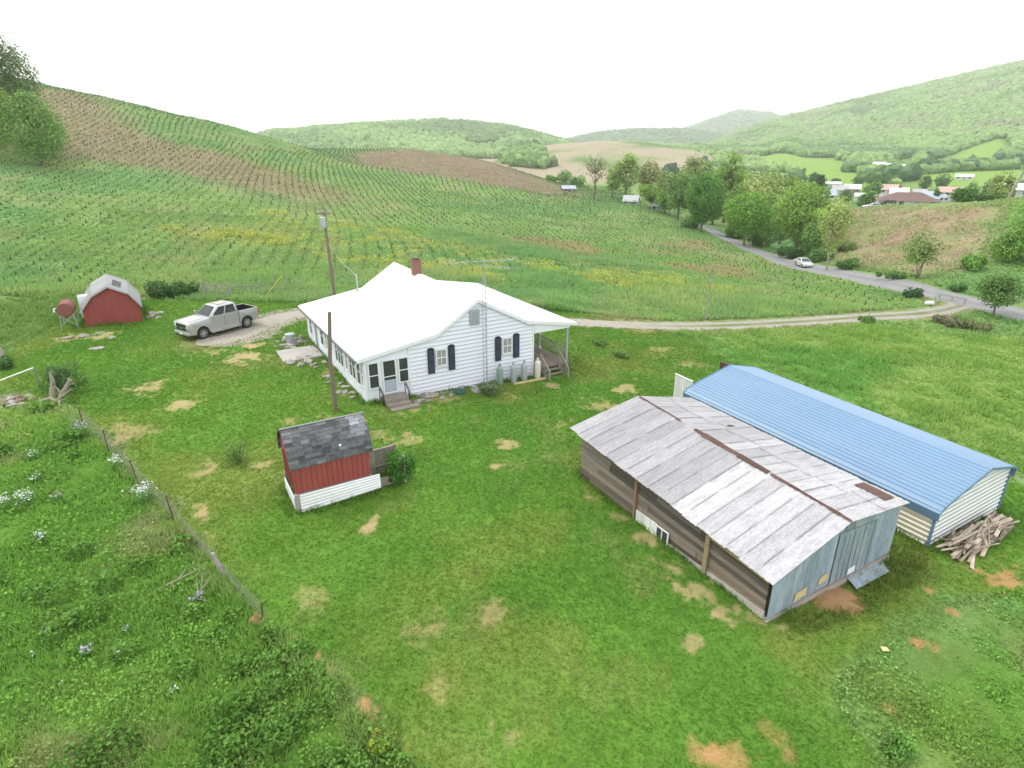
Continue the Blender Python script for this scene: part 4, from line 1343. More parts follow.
for i, (px, py, wp, hp, fc, fn, lb) in enumerate([
        (120, 471, 17, 16, WH, 60, 'upper white flowering clump right at the wire fence'), (146, 505, 22, 20, WH, 110, 'largest white flowering clump, lower of the two along the wire fence'),
        (82, 437, 22, 16, LV, 70, 'mauve flowering clump where the wire fence meets the dead wood'), (27, 506, 22, 16, WH, 70, 'white flowering clump in the middle of the left meadow'),
        (8, 510, 20, 14, WH, 45, 'loose white flowering clump cut by the left picture edge'), (58, 502, 12, 9, (.60, .45, .62), 26, 'small pinkish flowering plant right of the middle meadow clump'),
        (42, 543, 14, 12, WH, 28, 'small white flowering plant below the middle meadow clump'), (34, 460, 16, 10, WH, 22, 'sparse white flowering plant in the upper left meadow'),
        (36, 482, 14, 8, WH, 22, 'sparse white flowering plant just above the middle meadow clump'), (88, 655, 14, 10, LV, 24, 'lavender flowering plant low in the left meadow'),
        (116, 656, 9, 9, (.8, .8, .74), 16, 'tight little white blossom right of the lavender plant'), (174, 694, 10, 6, (.8, .8, .74), 14, 'little white blossom alone near the bottom of the meadow'),
        (198, 603, 14, 10, LV, 22, 'lavender flowering plant among dead sticks by the fence'), (45, 636, 7, 7, WH, 10, 'tiny white flowering plant near the lower left meadow edge'),
        (32, 658, 7, 6, WH, 10, 'tiny pale flowering plant left of the lavender one'), (62, 686, 6, 5, WH, 8, 'tiny white blossom below the lavender plant'), (128, 632, 8, 6, LV, 10, 'tiny lavender blossom on the dry patch of the meadow')]):
    bush('flowering_plant', lb, px, py, wp, hp, (.07, .15, .04), 220, leaf=.07, cat='flowers', seed=60 + i, stems=False, flower=(fc, fn, .075), group='flowering clumps in the left meadow')

# ================================================================== farmhouse
HX = O_HOUSE
house = thing('farmhouse', 'white clapboard farmhouse with bright white metal roof, sunroom and side porch', 'house', (HX[0], HX[1], 0), HZ)


def siding(poly, y0, step=.25, lap=.05, out=-1):
    """lapped boards over a polygon (x,z) in the plane y=y0"""
    mb = MB()
    zs = [p[1] for p in poly]
    z = min(zs)
    def clip(P, zc, keep_above):
        Q = []
        for i in range(len(P)):
            a, b = P[i], P[(i + 1) % len(P)]
            ia = (a[1] >= zc) == keep_above; ib = (b[1] >= zc) == keep_above
            if ia: Q.append(a)
            if ia != ib:
                t = (zc - a[1]) / (b[1] - a[1]); Q.append((a[0] + (b[0] - a[0]) * t, zc))
        return Q
    while z < max(zs):
        Q = clip(clip(poly, z, True), z + step, False)
        if len(Q) >= 3:
            g = random.uniform(.97, 1.0)
            vs = [(x, y0 + out * (.004 + lap * (1 - (zz - z) / step)), zz) for x, zz in Q]
            mb.add(vs, [tuple(range(len(vs)))], (g, g, g))
            lo = sorted([q[0] for q in Q if abs(q[1] - z) < 1e-6])
            if len(lo) >= 2:
                a, b = lo[0], lo[-1]
                mb.add([(a, y0 + out * (.006 + lap), z - .012), (b, y0 + out * (.006 + lap), z - .012), (b, y0 + out * (.006 + lap), z + .016), (a, y0 + out * (.006 + lap), z + .016)], [(0, 1, 2, 3)], (.58, .60, .63))
        z += step
    return mb


def roof_z(x, prof):
    return float(np.interp(x, [p[0] for p in prof], [p[1] for p in prof]))


RP = [(-.42, 2.72), (4.54, 3.52), (7.33, 5.28), (10.92, 3.42), (14.86, 2.74)]
wallpoly = [(0, -.35), (11.46, -1.0), (11.46, roof_z(11.46, RP) - .1), (10.92, 3.30), (7.33, 5.14), (4.54, 3.40), (0, roof_z(0, RP) - .1)]
mb = MB(); mb.prism(wallpoly, 'y', .035, 14.0); mb.build('wall', M['white'], house)
sid = siding([(2.78, -.28), (11.36, -.72), (11.36, roof_z(11.36, RP) - .1), (10.92, 3.30), (7.33, 5.14), (4.54, 3.40), (2.78, roof_z(2.78, RP) - .1)], .03)
sid.build('clapboard', M['white'], house, recalc=False)
mb = MB(); mb.box(11.36, 11.47, -.02, .03, -.75, 3.15); mb.box(0, .1, -.02, .03, .02, 2.6); mb.box(2.7, 2.78, -.02, .03, -.25, 3.05)
mb.build('corner_board', M['trim'], house)
mb = MB(); mb.add([(-.03, -.03, -.5), (11.48, -.03, -1.3), (11.48, -.03, -.72), (-.03, -.03, -.02), (-.03, .3, -.5), (11.48, .3, -1.3), (11.48, .3, -.72), (-.03, .3, -.02)], [(0, 1, 2, 3), (0, 3, 7, 4), (1, 5, 6, 2), (3, 2, 6, 7)], (1, 1, 1))
mb.box(-.03, .2, .3, 14.02, -.4, .1)
mb.build('foundation', M['concrete'], house)
# roof: one sheet per slope with shallow ribs
mb = MB()
TK = .11
Y0, Y1 = -.13, 14.35
SAG = lambda y: -.05 * math.sin(PI * (y - Y0) / (Y1 - Y0))
def slope(a, b):
    n = 18
    for i in range(n):
        ya = Y0 + (Y1 - Y0) * i / n; yb = Y0 + (Y1 - Y0) * (i + 1) / n
        g = random.uniform(.985, 1.0)
        za, zb = SAG(ya), SAG(yb)
        mb.hexa([(a[0], ya, a[1] - TK + za), (b[0], ya, b[1] - TK + za), (b[0], yb, b[1] - TK + zb), (a[0], yb, a[1] - TK + zb), (a[0], ya, a[1] + za), (b[0], ya, b[1] + za), (b[0], yb, b[1] + zb), (a[0], yb, a[1] + zb)], (g, g, g))
for i in range(4): slope(RP[i], RP[i + 1])
for i in range(36):
    y = Y0 + .02 + (Y1 - Y0 - .04) * i / 35
    for j in range(4):
        a, b = RP[j], RP[j + 1]
        mb.bar((a[0], y, a[1] + .008 + SAG(y)), (b[0], y, b[1] + .008 + SAG(y)), .03, .03)
roof = mb.build('roof', M['roofwhite'], house)
for y in (Y0 - .015, Y1 + .015):
    mb = MB()
    for j in range(4):
        a, b = RP[j], RP[j + 1]
        mb.hexa([(a[0], y - .014, a[1] - .2), (b[0], y - .014, b[1] - .2), (b[0], y + .014, b[1] - .2), (a[0], y + .014, a[1] - .2), (a[0], y - .014, a[1] + .02), (b[0], y - .014, b[1] + .02), (b[0], y + .014, b[1] + .02), (a[0], y + .014, a[1] + .02)])
    mb.build('fascia', M['trim'], house)
mb = MB(); mb.bar((-.48, Y0, 2.62), (-.48, Y1, 2.58), .09, .1, (.35, .36, .38)); mb.build('gutter', M['galv'], house); mb = MB(); mb.bar((14.92, Y0, 2.64), (14.92, Y1, 2.63), .09, .1)
mb.build('gutter', M['galv'], house)
mb = MB(); mb.box(7.05, 7.6, 9.35, 9.95, 4.7, 6.1); mb.box(7.0, 7.65, 9.3, 10.0, 6.1, 6.2); mb.box(7.12, 7.53, 9.42, 9.88, 6.2, 6.3, (.5, .5, .5))
for k in range(9):
    z = 5.0 + k * .13
    mb.box(7.045, 7.605, 9.345, 9.955, z, z + .012, (1.4, 1.5, 1.5))
mb.build('chimney', M['brick'], roof)
mb = MB(); mb.tube([(4.1, 14.0, 3.3), (4.1, 14.0, 4.55), (4.08, 13.98, 4.66), (3.98, 13.95, 4.68)], [.05, .05, .06, .07], 8); mb.box(3.97, 4.23, 13.87, 14.13, 3.38, 3.47, (.3, .3, .3))
mb.build('service_mast', M['galv'], roof, smooth=True)


def window(x0, x1, z0, z1, y=0.0, name='window', mid=True, glass='glass', parent=house, axis='y', fw=.07, mull=False):
    """framed window on the gable (axis y) or on the long wall (axis x; x0,x1 are then along y)"""
    def B(m, a0, a1, c0, c1, d0, d1, col=(1, 1, 1)):
        if axis == 'y': m.box(a0, a1, c0, c1, d0, d1, col)
        else: m.box(c0, c1, a0, a1, d0, d1, col)
    f = MB()
    B(f, x0 - fw, x1 + fw, y - .055, y - .002, z1, z1 + fw); B(f, x0 - fw, x1 + fw, y - .075, y - .002, z0 - fw, z0)
    B(f, x0 - fw, x0, y - .055, y - .002, z0, z1); B(f, x1, x1 + fw, y - .055, y - .002, z0, z1)
    if mid: B(f, x0, x1, y - .047, y - .004, (z0 + z1) / 2 - .025, (z0 + z1) / 2 + .025)
    if mull: B(f, (x0 + x1) / 2 - .015, (x0 + x1) / 2 + .015, y - .040, y - .004, z0, z1)
    fr = f.build(name, M['trim'], parent)
    g = MB(); B(g, x0, x1, y - .022, y - .006, z0, z1)
    g.build('pane', M[glass], fr)
    return fr


window(.28, .80, .86, 2.34); window(2.10, 2.62, .92, 2.36)
dr = window(1.13, 1.84, .42, 2.36, name='door', glass='glass')
d2 = MB(); d2.box(1.15, 1.82, -.03, -.024, .44, 1.18); d2.build('door_panel', M['bluegrey'], dr)
d2 = MB(); d2.box(1.74, 1.78, -.09, -.05, 1.22, 1.34); d2.build('handle', M['black'], dr)
for wx0, wx1 in ((4.50, 5.08), (9.10, 9.69)):
    window(wx0, wx1, 1.50, 2.46, y=-.055, mull=True, glass='glass2')
for s0, s1 in ((3.90, 4.32), (5.26, 5.68), (8.52, 8.93), (9.86, 10.30)):
    mb = MB(); mb.box(s0, s1, -.105, -.03, 1.08, 2.60)
    for k in range(22):
        z = 1.14 + k * .064
        if 1.78 < z < 1.90: continue
        mb.add([(s0 + .05, -.107, z + .05), (s1 - .05, -.107, z + .05), (s1 - .05, -.122, z), (s0 + .05, -.122, z)], [(0, 1, 2, 3)], (1.5, 1.5, 1.4))
    # arched head
    c = (s0 + s1) / 2; r = (s1 - s0) / 2
    mb.prism([(c + r * math.cos(a * PI / 8), 2.602 + .10 * math.sin(a * PI / 8)) for a in range(9)], 'y', -.102, -.031)
    mb.build('shutter', M['shutter'], house)
mb = MB(); mb.box(6.78, 7.42, -.10, -.032, 3.70, 4.66)
for k in range(12): mb.add([(6.84, -.102, 3.80 + k * .07), (7.36, -.102, 3.80 + k * .07), (7.36, -.125, 3.76 + k * .07), (6.84, -.125, 3.76 + k * .07)], [(0, 1, 2, 3)], (.8, .8, .8))
mb.build('gable_vent', M['greytank'], house)
for y0, y1, z0, z1, g in ((.20, .45, .98, 2.3, 'glass2'), (.75, 1.33, .84, 2.42, 'glass'), (1.75, 2.25, .84, 2.42, 'glass'), (2.36, 2.86, .84, 2.42, 'glass'), (3.32, 3.72, .98, 2.3, 'glass2'), (4.3, 4.8, .84, 2.42, 'glass'), (4.92, 5.42, .84, 2.42, 'glass'), (5.54, 6.04, .84, 2.42, 'glass'), (7.55, 8.0, .95, 2.3, 'glass2'), (8.12, 8.55, .95, 2.3, 'glass2'), (9.1, 9.8, .9, 2.3, 'glass'), (12.4, 13.0, .9, 2.2, 'glass')):
    window(y0, y1, z0, z1, y=0, axis='x', glass=g, fw=.05)
dd = window(10.75, 11.5, .12, 2.2, axis='x', name='door', mid=False, glass='glass2', fw=.08)
# porch
mb = MB(); mb.box(11.47, 14.35, -.02, 13.9, -.12, 0.0)
for k in range(22): mb.box(11.48 + k * .13, 11.60 + k * .13, -.04, 13.9, 0.003, .022, tuple([random.uniform(.8, 1.15)] * 3))
for x in (11.7, 14.2):
    for y in (.1, 3.5, 7, 10.5, 13.8): mb.box(x - .08, x + .08, y - .08, y + .08, -1.2, -.12)
mb.build('porch_floor', M['deck'], house)
for y in (.06, 3.42, 6.9, 10.4, 13.7):
    mb = MB(); mb.box(14.12, 14.25, y - .065, y + .065, .022, 2.47)
    mb.build('porch_post', M['trim'] if y > .2 else M['greytank'], house)
mb = MB(); mb.box(14.06, 14.31, -.06, 13.9, 2.47, 2.62); mb.prism([(11.48, 2.47), (14.06, 2.47), (14.31, 2.60), (14.31, 2.63), (11.48, 3.1)], 'y', -.055, -.005)
mb.build('porch_beam', M['trim'], house)
mb = MB()
for z in (.32, 1.0): mb.box(14.15, 14.21, .1, 13.7, z, z + .06)
y = .25
while y < 13.7:
    mb.box(14.165, 14.195, y, y + .03, .38, 1.0); y += .16
mb.build('porch_railing', M['greywood'], house)
st = MB()
for k in range(4):
    z = -.22 - k * .22
    st.box(12.05, 13.45, -.30 - k * .29 - .02, -.04 - k * .29, z - .05, z)
for x in (12.03, 13.47): st.bar((x, -.03, -.2), (x, -1.22, -1.12), .05, .25)
steps = st.build('porch_step', M['deck'], house)
for x in (12.0, 13.5):
    mb = MB(); mb.bar((x, -.06, .95), (x, -1.2, .05), .07, .05); mb.bar((x, -1.18, -1.1), (x, -1.18, .08), .09); mb.bar((x, -.06, -.2), (x, -.06, 1.0), .09)
    for k in range(6): mb.bar((x, -.2 - k * .16, -.35 - k * .14), (x, -.2 - k * .16, .82 - k * .126), .03)
    mb.build('step_railing', M['greywood'], house)
# sunroom stoop with iron rails
mb = MB(); mb.box(.85, 2.25, -.95, -.05, -.3, .28); mb.box(.85, 2.25, -1.35, -.95, -.3, .10); mb.box(.9, 2.6, -1.8, -1.35, -.3, -.02)
stoop = mb.build('stoop', M['deck'], house)
for x in (.72, 2.28):
    mb = MB()
    for q in (0, .14):
        mb.tube([(x, -.25 - q * .3, .2), (x, -.25 - q * .3, .95 - q), (x, -.4, 1.02 - q), (x, -.9 + q, .75 - q), (x, -1.0 + q, .62 - q), (x, -1.0 + q, 0)], .022, 6)
    mb.build('hand_rail', M['black'], stoop, smooth=True)

# rotated helper for free-standing things near the house
def hl(lx, ly):
    p = HX + E1 * lx + E2 * ly
    return (float(p[0]), float(p[1]), gz(float(p[0]), float(p[1])))


# antenna mast
t = thing('antenna_mast', 'tall lattice television antenna mast rising beside the house gable', 'antenna', hl(7.63, -.42), HZ)
mb = MB(); TZ = 7.95
for k in range(3):
    a = k * 2 * PI / 3 + .3
    mb.tube([(.15 * math.cos(a), .15 * math.sin(a), -.2), (.13 * math.cos(a), .13 * math.sin(a), TZ - .9)], .016, 5)
z = 0; k = 0
while z < TZ - 1.2:
    for j in range(3):
        a = j * 2 * PI / 3 + .3; b = (j + 1) * 2 * PI / 3 + .3
        mb.tube([(.145 * math.cos(a), .145 * math.sin(a), z), (.145 * math.cos(b), .145 * math.sin(b), z + .35)], .008, 4, cap=False)
    z += .35
mb.tube([(0, 0, TZ - 1.4), (0, 0, TZ + .1)], .022, 6)
mb.build('lattice_mast', M['galv'], t)
mb = MB(); mb.tube([(-2.3, .5, TZ - .02), (1.9, -.4, TZ - .02)], .018, 5)
for k in range(13):
    f = k / 12; c = Vector((-2.3, .5, TZ)).lerp(Vector((1.9, -.4, TZ)), f); L = 1.15 - .6 * f
    dv2 = Vector((.21, .98, 0))
    mb.tube([c - dv2 * L, c + dv2 * L], .008, 4, cap=False)
mb.build('antenna_boom', M['galv'], t)
mb = MB(); mb.tube([(-.2, .2, TZ - .25), (1.2, -1.1, TZ - .35)], .016, 5)
for k in range(6):
    c = Vector((-.1, .1, TZ - .26)).lerp(Vector((1.2, -1.1, TZ - .35)), k / 5); mb.tube([c - Vector((.5, .5, 0)) * .6, c + Vector((.5, .5, 0)) * .6], .008, 4, cap=False)
mb.build('second_boom', M['galv'], t)

# gas bottles
for lx, mt, lb, h in ((8.6, 'greentank', 'pale green gas bottle, leftmost of the four against the gable', 1.32), (9.62, 'greytank', 'light grey gas bottle, second from the left by the gable', 1.26), (10.43, 'greytank', 'light grey gas bottle under the right window shutter, third from left', 1.30), (11.48, 'creamtank', 'cream white gas bottle nearest the porch steps', 1.34)):
    q = hl(lx, -.5)
    t = thing('gas_bottle', lb, 'gas bottle', q, HZ, 'gas bottles along the gable wall')
    mb = MB(); r = .21
    prof = [(r * .9, 0), (r, .06), (r, h - .30), (r * .93, h - .20), (r * .7, h - .12), (r * .35, h - .08)]
    mb.tube([(0, 0, z) for _, z in prof], [p for p, _ in prof], 16); mb.build('cylinder', M[mt], t, smooth=True)
    mb = MB(); mb.tube([(0, 0, h - .10), (0, 0, h + .08)], .09, 10); mb.build('valve_guard', M[mt], t, smooth=True)
mb = MB(); a = hl(9.4, -.95); b = hl(11.9, -.85)
mb.bar((a[0], a[1], a[2] + .06), (b[0], b[1], b[2] + .06), .12, .10)
tag(mb.build('garden_timber', M['insul']), 'pale timber laid on the ground in front of the gas bottles', 'timber')
mb = MB(); q = hl(5.6, -.7)
n = 9
mb.tube([(q[0], q[1], q[2] - .02), (q[0], q[1], q[2] + .12), (q[0], q[1], q[2] + .14)], [.45, .42, .30], 12)
tag(mb.build('plastic_pool', mat('green_plastic', (.03, .10, .07), .5), smooth=True), 'low dark green plastic lid lying by the gable wall', 'lid')


def rock(name, label, x, y, r, cat='stone', group=None, flat=.5, material='stone', seed=0, z=None):
    rs = random.Random(seed)
    bm = bmesh.new(); bmesh.ops.create_icosphere(bm, subdivisions=2, radius=1)
    k = [rs.uniform(0, 9) for _ in range(3)]
    for v in bm.verts:
        f = 1 + .28 * math.sin(v.co.x * 3 + k[0]) * math.sin(v.co.y * 2.6 + k[1]) + .18 * math.sin(v.co.z * 4 + k[2]) + rs.uniform(-.07, .07)
        v.co = Vector((v.co.x * f * r, v.co.y * f * r * .75, v.co.z * f * r * flat))
    me = bpy.data.meshes.new(name); bm.to_mesh(me); bm.free()
    a = me.attributes.new('Col', 'FLOAT_COLOR', 'POINT'); g = rs.uniform(.7, 1.25)
    a.data.foreach_set('color', np.tile([g, g, g * .97, 1], len(me.vertices)).astype(np.float32))
    me.materials.append(M[material])
    o = bpy.data.objects.new(name, me); COL.objects.link(o)
    o.location = (x, y, (gz(x, y) if z is None else z) + r * flat * .3); o.rotation_euler = (rs.uniform(-.2, .2), rs.uniform(-.2, .2), rs.uniform(0, 6))
    return tag(o, label, cat, group)


for i in range(34):
    lx = random.uniform(2.5, 8.3); ly = -random.uniform(.25, 1.25)
    q = hl(lx, ly); rock('flagstone', 'flat grey brown flagstone in the stony bed along the house gable', q[0], q[1], random.uniform(.14, .36), 'flagstone', 'flagstones along the house gable', .22, seed=i)
for i in range(16):
    q = hl(-random.uniform(.3, 1.2), random.uniform(1, 9)); rock('edging_stone', 'rough stone lying along the sunroom side of the house', q[0], q[1], random.uniform(.12, .3), 'stone', 'stones along the sunroom wall', .4, seed=100 + i)
for i in range(20):
    q = hl(-random.uniform(.8, 2.6), random.uniform(7.6, 9.4)); rock('wall_stone', 'stacked rough stone at the near edge of the concrete slab', q[0], q[1], random.uniform(.16, .34), 'stone', 'stones stacked below the concrete slab', .55, seed=200 + i)
for i in range(14):
    q = hl(-random.uniform(.4, 2.4), random.uniform(12.0, 14.6)); rock('pale_stone', 'pale rock in the rockery behind the concrete slab', q[0], q[1], random.uniform(.18, .42), 'stone', 'rocks of the rockery behind the slab', .6, seed=300 + i)
q = hl(-1.5, 10.4)
t = MB(); t.box(-1.35, 1.35, -1.35, 1.35, -.25, .12)
o = t.build('concrete_slab', M['concrete'], bevel=.02); o.location = q; o.rotation_euler = (0, 0, HZ); tag(o, 'square concrete slab outside the side door of the house', 'slab')
q = at(291, 345)
t = thing('trash_bin', 'grey metal bin with pale lid standing at the edge of the slab', 'bin', q, HZ)
mb = MB(); mb.tube([(0, 0, 0), (0, 0, .05), (0, 0, .8)], [.26, .28, .33], 14); mb.build('bin_body', M['galv'], t, smooth=True)
mb = MB(); mb.tube([(0, 0, .8), (0, 0, .84), (0, 0, .9)], [.36, .36, .12], 14); mb.build('lid', M['greytank'], t, smooth=True)

# ================================================================== poles and wires
def on_y(px, py, Y):
    u = (px - 512) / FPX; v = (384 - py) / FPX
    k = Y / (CT + v * ST)
    return Vector((u * k, Y, CAM_H + k * (-ST + v * CT)))


_b = at(337.5, 318); P1 = Vector((_b.x, _b.y, gz(_b.x, _b.y)))
t = thing('utility_pole', 'wooden utility pole with grey transformer rising behind the house roof', 'utility pole', P1)
PT = on_y(323.5, 212, P1.y) - P1
mb = MB(); mb.tube([(0, 0, -.5), PT * .5, PT], [.16, .135, .11], 10); mb.build('pole', M['pole'], t, smooth=True)
mb = MB(); c = PT + Vector((-.02, -.36, -.75)); mb.tube([c + Vector((0, 0, -.45)), c + Vector((0, 0, -.4)), c + Vector((0, 0, .36)), c + Vector((0, 0, .42))], [.2, .24, .24, .16], 12)
mb.build('transformer', M['greytank'], t, smooth=True)
mb = MB(); mb.bar(PT + Vector((-.55, -.1, -.12)), PT + Vector((.55, .1, -.12)), .09, .11); mb.build('crossarm', M['pole'], t)
for s in (-.45, 0, .45):
    mb = MB(); b0 = PT + Vector((s, s * .18, -.06 if s else 0)); mb.tube([b0, b0 + Vector((0, 0, .08)), b0 + Vector((0, 0, .2))], [.04, .06, .03], 8); mb.build('insulator', M['greytank'], t, smooth=True)
mb = MB(); mb.tube([P1 + PT * .72, P1 * .5 + PT * .36 + Vector(hl(4.1, 14.15)[:2] + (4.6,)) * .5 + Vector((0, 0, -.3)), Vector(hl(4.1, 14.15)[:2] + (4.6,))], .014, 5)
tag(mb.build('service_wire', M['galv']), 'thin service wire from the utility pole down to the roof mast', 'wire')
g0 = at(264.5, 299); top = P1 + PT + Vector((0, 0, -.6))
t = thing('guy_wire', 'slanting guy wire with bright yellow guard anchored behind the pickup', 'guy wire', g0)
dvv = (top - g0)
mb = MB(); mb.tube([(0, 0, -.1), dvv], .010, 5); mb.build('wire', M['wire'], t)
mb = MB(); mb.tube([dvv * .02, dvv * .32], .055, 8); mb.build('guard', M['yellow'], t, smooth=True)
P2 = Vector((-9.92, 31.13, gz(-9.92, 31.13)))
mb = MB(); mb.tube([(0, 0, -.5), (0, 0, 3), tuple(on_y(329.5, 312, 31.13) - P2)], [.12, .11, .095], 10)
o = mb.build('bare_pole', M['pole'], smooth=True); o.location = P2; tag(o, 'bare cut off wooden pole standing in front of the sunroom', 'pole')
q = at(706, 320)
mb = MB(); mb.tube([(0, 0, -.3), tuple(on_y(711, 276, q.y) - q)], [.08, .06], 8); o = mb.build('grey_pole', M['greywood'], smooth=True); o.location = q; tag(o, 'slim grey weathered pole at the field side of the driveway', 'pole')
q = at(866, 321)
mb = MB(); mb.bar((0, 0, -.2), (.35, 0, 1.5), .08); o = mb.build('leaning_stake', M['greywood']); o.location = q; tag(o, 'short leaning wooden stake beside the driveway bend', 'stake')
q = atd(1006, 206, 150)
t = thing('utility_pole', 'leaning pale utility pole at the right edge above the brown slope', 'utility pole', q)
mb = MB(); mb.tube([(-.2, 0, -.5), (3.6, .5, 10.6)], [.22, .16], 8); mb.build('pole', M['palebark'], t, smooth=True)
mb = MB(); mb.bar((2.6, .2, 9.6), (4.4, .8, 9.7), .14); mb.build('crossarm', M['palebark'], t)

# ================================================================== old barn
BO = Vector((O_BARN[0], O_BARN[1], -.995))
barn = thing('old_barn', 'weathered plank barn with patchy tin roof and grey blue tin gable', 'barn', BO, HZ)
LN, LF = (-.36, -.22, 1.86), (-.36, 11.0, 2.74)          # left eave near / far
AN, AF = (3.52, -.22, 2.90), (3.55, 10.8, 3.60)          # ridge
RN_, RF = (7.36, -.2, 2.40), (7.36, 10.9, 2.66)           # right eave


def quadp(a, b, c, d, u, v):
    """bilinear: a near low, b far low, c far high, d near high; u along, v up"""
    a, b, c, d = map(Vector, (a, b, c, d))
    return (a.lerp(b, u)).lerp(d.lerp(c, u), v)


mb = MB(); rs = random.Random(3)
n = 17
for side, (a, b, c, d) in enumerate(((LN, LF, AF, AN), (RN_, RF, AF, AN))):
    for i in range(n):
        u0, u1 = i / n, (i + 1) / n + .006
        edge = rs.uniform(-.012, .008)
        near = u0 < .40 if side == 0 else u0 < .30
        base = rs.uniform(1.08, 1.30) if near else rs.uniform(.74, .94)
        if side == 1 and not near: base = rs.uniform(.85, 1.2)
        segs = [0, rs.uniform(.42, .6), 1.0]
        for j in range(2):
            v0, v1 = segs[j] + (edge if j == 0 else -.015), segs[j + 1]
            g = base * rs.uniform(.94, 1.06)
            lift = Vector((0, 0, .016 * (i % 2) + .018 * (1 - j) * 0 + .02 * j * 0))
            vs = []
            m_ = 6
            for k in range(m_ + 1):
                u = u0 + (u1 - u0) * k / m_
                w_ = .022 if k % 2 else 0
                vs.append(quadp(a, b, c, d, u, v0) + lift + Vector((0, 0, w_ + (.0 if j == 0 else -.006))))
                vs.append(quadp(a, b, c, d, u, v1) + lift + Vector((0, 0, w_ + (.010 if j == 0 else 0))))
            mb.add(vs, [(2 * k, 2 * k + 2, 2 * k + 3, 2 * k + 1) for k in range(m_)], (g, g * .99, g * 1.0))
for side, (a, b, c, d) in enumerate(((LN, LF, AF, AN), (RN_, RF, AF, AN))):
    for i in range(1, n):
        u = i / n + .002; g = rs.uniform(.62, .82)
        for v0, v1 in ((rs.uniform(0, .1), rs.uniform(.3, .55)), (rs.uniform(.5, .6), rs.uniform(.85, 1))):
            p_, q_ = quadp(a, b, c, d, u, v0) + Vector((0, 0, .048)), quadp(a, b, c, d, u, v1) + Vector((0, 0, .048))
            w_ = Vector((0, rs.uniform(.018, .035), 0)); mb.add([p_, q_, q_ + w_, p_ + w_], [(0, 1, 2, 3)], (g, g, g))
broof = mb.build('roof', M['tin'], barn, recalc=False)
mb = MB()
for u0, u1, wd in ((.0, .30, .08), (.31, .66, .13), (.74, .99, .05)):
    k = 8; mb = MB()
    for s in range(k):
        ua = u0 + (u1 - u0) * s / k; ub = u0 + (u1 - u0) * (s + 1.05) / k
        pa = Vector(AN).lerp(Vector(AF), ua); pb = Vector(AN).lerp(Vector(AF), ub)
        j = rs.uniform(-.02, .03); wl = wd * rs.uniform(.9, 1.5)
        g = rs.uniform(.7, 1.2)
        mb.add([pa + Vector((-wl + j, 0, .02)), pb + Vector((-wl, 0, .02)), pb + Vector((0, 0, .07)), pa + Vector((0, 0, .07)), pb + Vector((wl * .8, 0, .03)), pa + Vector((wl * .8, 0, .03))], [(0, 1, 2, 3), (3, 2, 4, 5)], (g, g, g))
    mb.build('ridge_cap', M['rust'], broof, recalc=False)
for (u0, u1, v0, v1) in ((.04, .15, .06, .24), (.66, .68, .30, .40)):
    mb = MB(); vs = [quadp(RN_, RF, AF, AN, u, v) + Vector((0, 0, .05)) for u, v in ((u0, v0), (u1, v0), (u1, v1), (u0, v1))]
    mb.add(vs, [(0, 1, 2, 3)]); mb.build('rusty_patch', M['rust'], broof, recalc=False)
# near gable: upright tin sheets
prof = lambda x: float(np.interp(x, [-.1, 3.52, 7.25], [1.92, 2.84, 2.40]))
bot = lambda x: float(np.interp(x, [-.1, 3.6, 4.2, 7.25], [.16, .24, .24, .06]))
mb = MB(); x = -.06
while x < 7.18:
    wd = min(rs.uniform(.55, .72), 7.22 - x)
    door = 3.3 < x + wd / 2 < 5.7
    g = rs.uniform(.72, 1.35); tint = (g, g * 1.02, g * 1.06) if not door else (g * .86, g * .85, g * .84)
    m_ = 8
    zt = lambda xx: min(prof(xx) - .02, 2.25 if False else 9)
    vs = []
    for k in range(m_ + 1):
        xx = x + wd * k / m_
        yy = -.03 - .018 * (k % 2) - (.02 if door else 0)
        vs += [(xx, yy, bot(xx) - (rs.uniform(0, .05) if k == 0 else 0)), (xx, yy, zt(xx))]
    mb.add(vs, [(2 * k, 2 * k + 2, 2 * k + 3, 2 * k + 1) for k in range(m_)], tint)
    x += wd - .01
mb.build('tin_gable', M['tinwall'], barn, recalc=False)
mb = MB(); mb.add([(3.25, -.09, .24), (5.75, -.09, .15), (5.7, -.09, 2.18), (3.25, -.09, 2.42)], [(0, 1, 2, 3)], (.9, .9, .92))
for k in range(1, 8):
    xx = 3.25 + k * .31; mb.box(xx, xx + .03, -.105, -.088, .24, 2.2, (.62, .62, .62))
mb.build('tin_door', M['tinwall'], barn, recalc=False)
for x0, x1, z0, z1 in ((1.25, 1.95, .30, .66), (2.55, 3.1, .48, .80)):
    mb = MB(); mb.add([(x0, -.065, z0), (x1, -.065, z0 + .05), (x1 - .05, -.065, z1 + .06), (x0 + .06, -.065, z1)], [(0, 1, 2, 3)]); mb.build('board_patch', M['insul'], barn, recalc=False)
mb = MB(); mb.box(4.25, 4.7, -.125, -.115, .28, .55); mb.build('white_patch', M['trim'], barn)
mb = MB()
for k in range(2): mb.hexa([(-.1, -.10 + k * .08, -.25), (7.2, -.10 + k * .08, -.45), (7.2, .1, -.45), (-.1, .1, -.25), (-.1, -.10 + k * .08, .13 + .06 * k), (7.2, -.10 + k * .08, .02 + .06 * k), (7.2, .1, .02 + .06 * k), (-.1, .1, .13 + .06 * k)], (1.2 - .3 * k,) * 3)
mb.build('sill_beam', M['greywood'], barn)
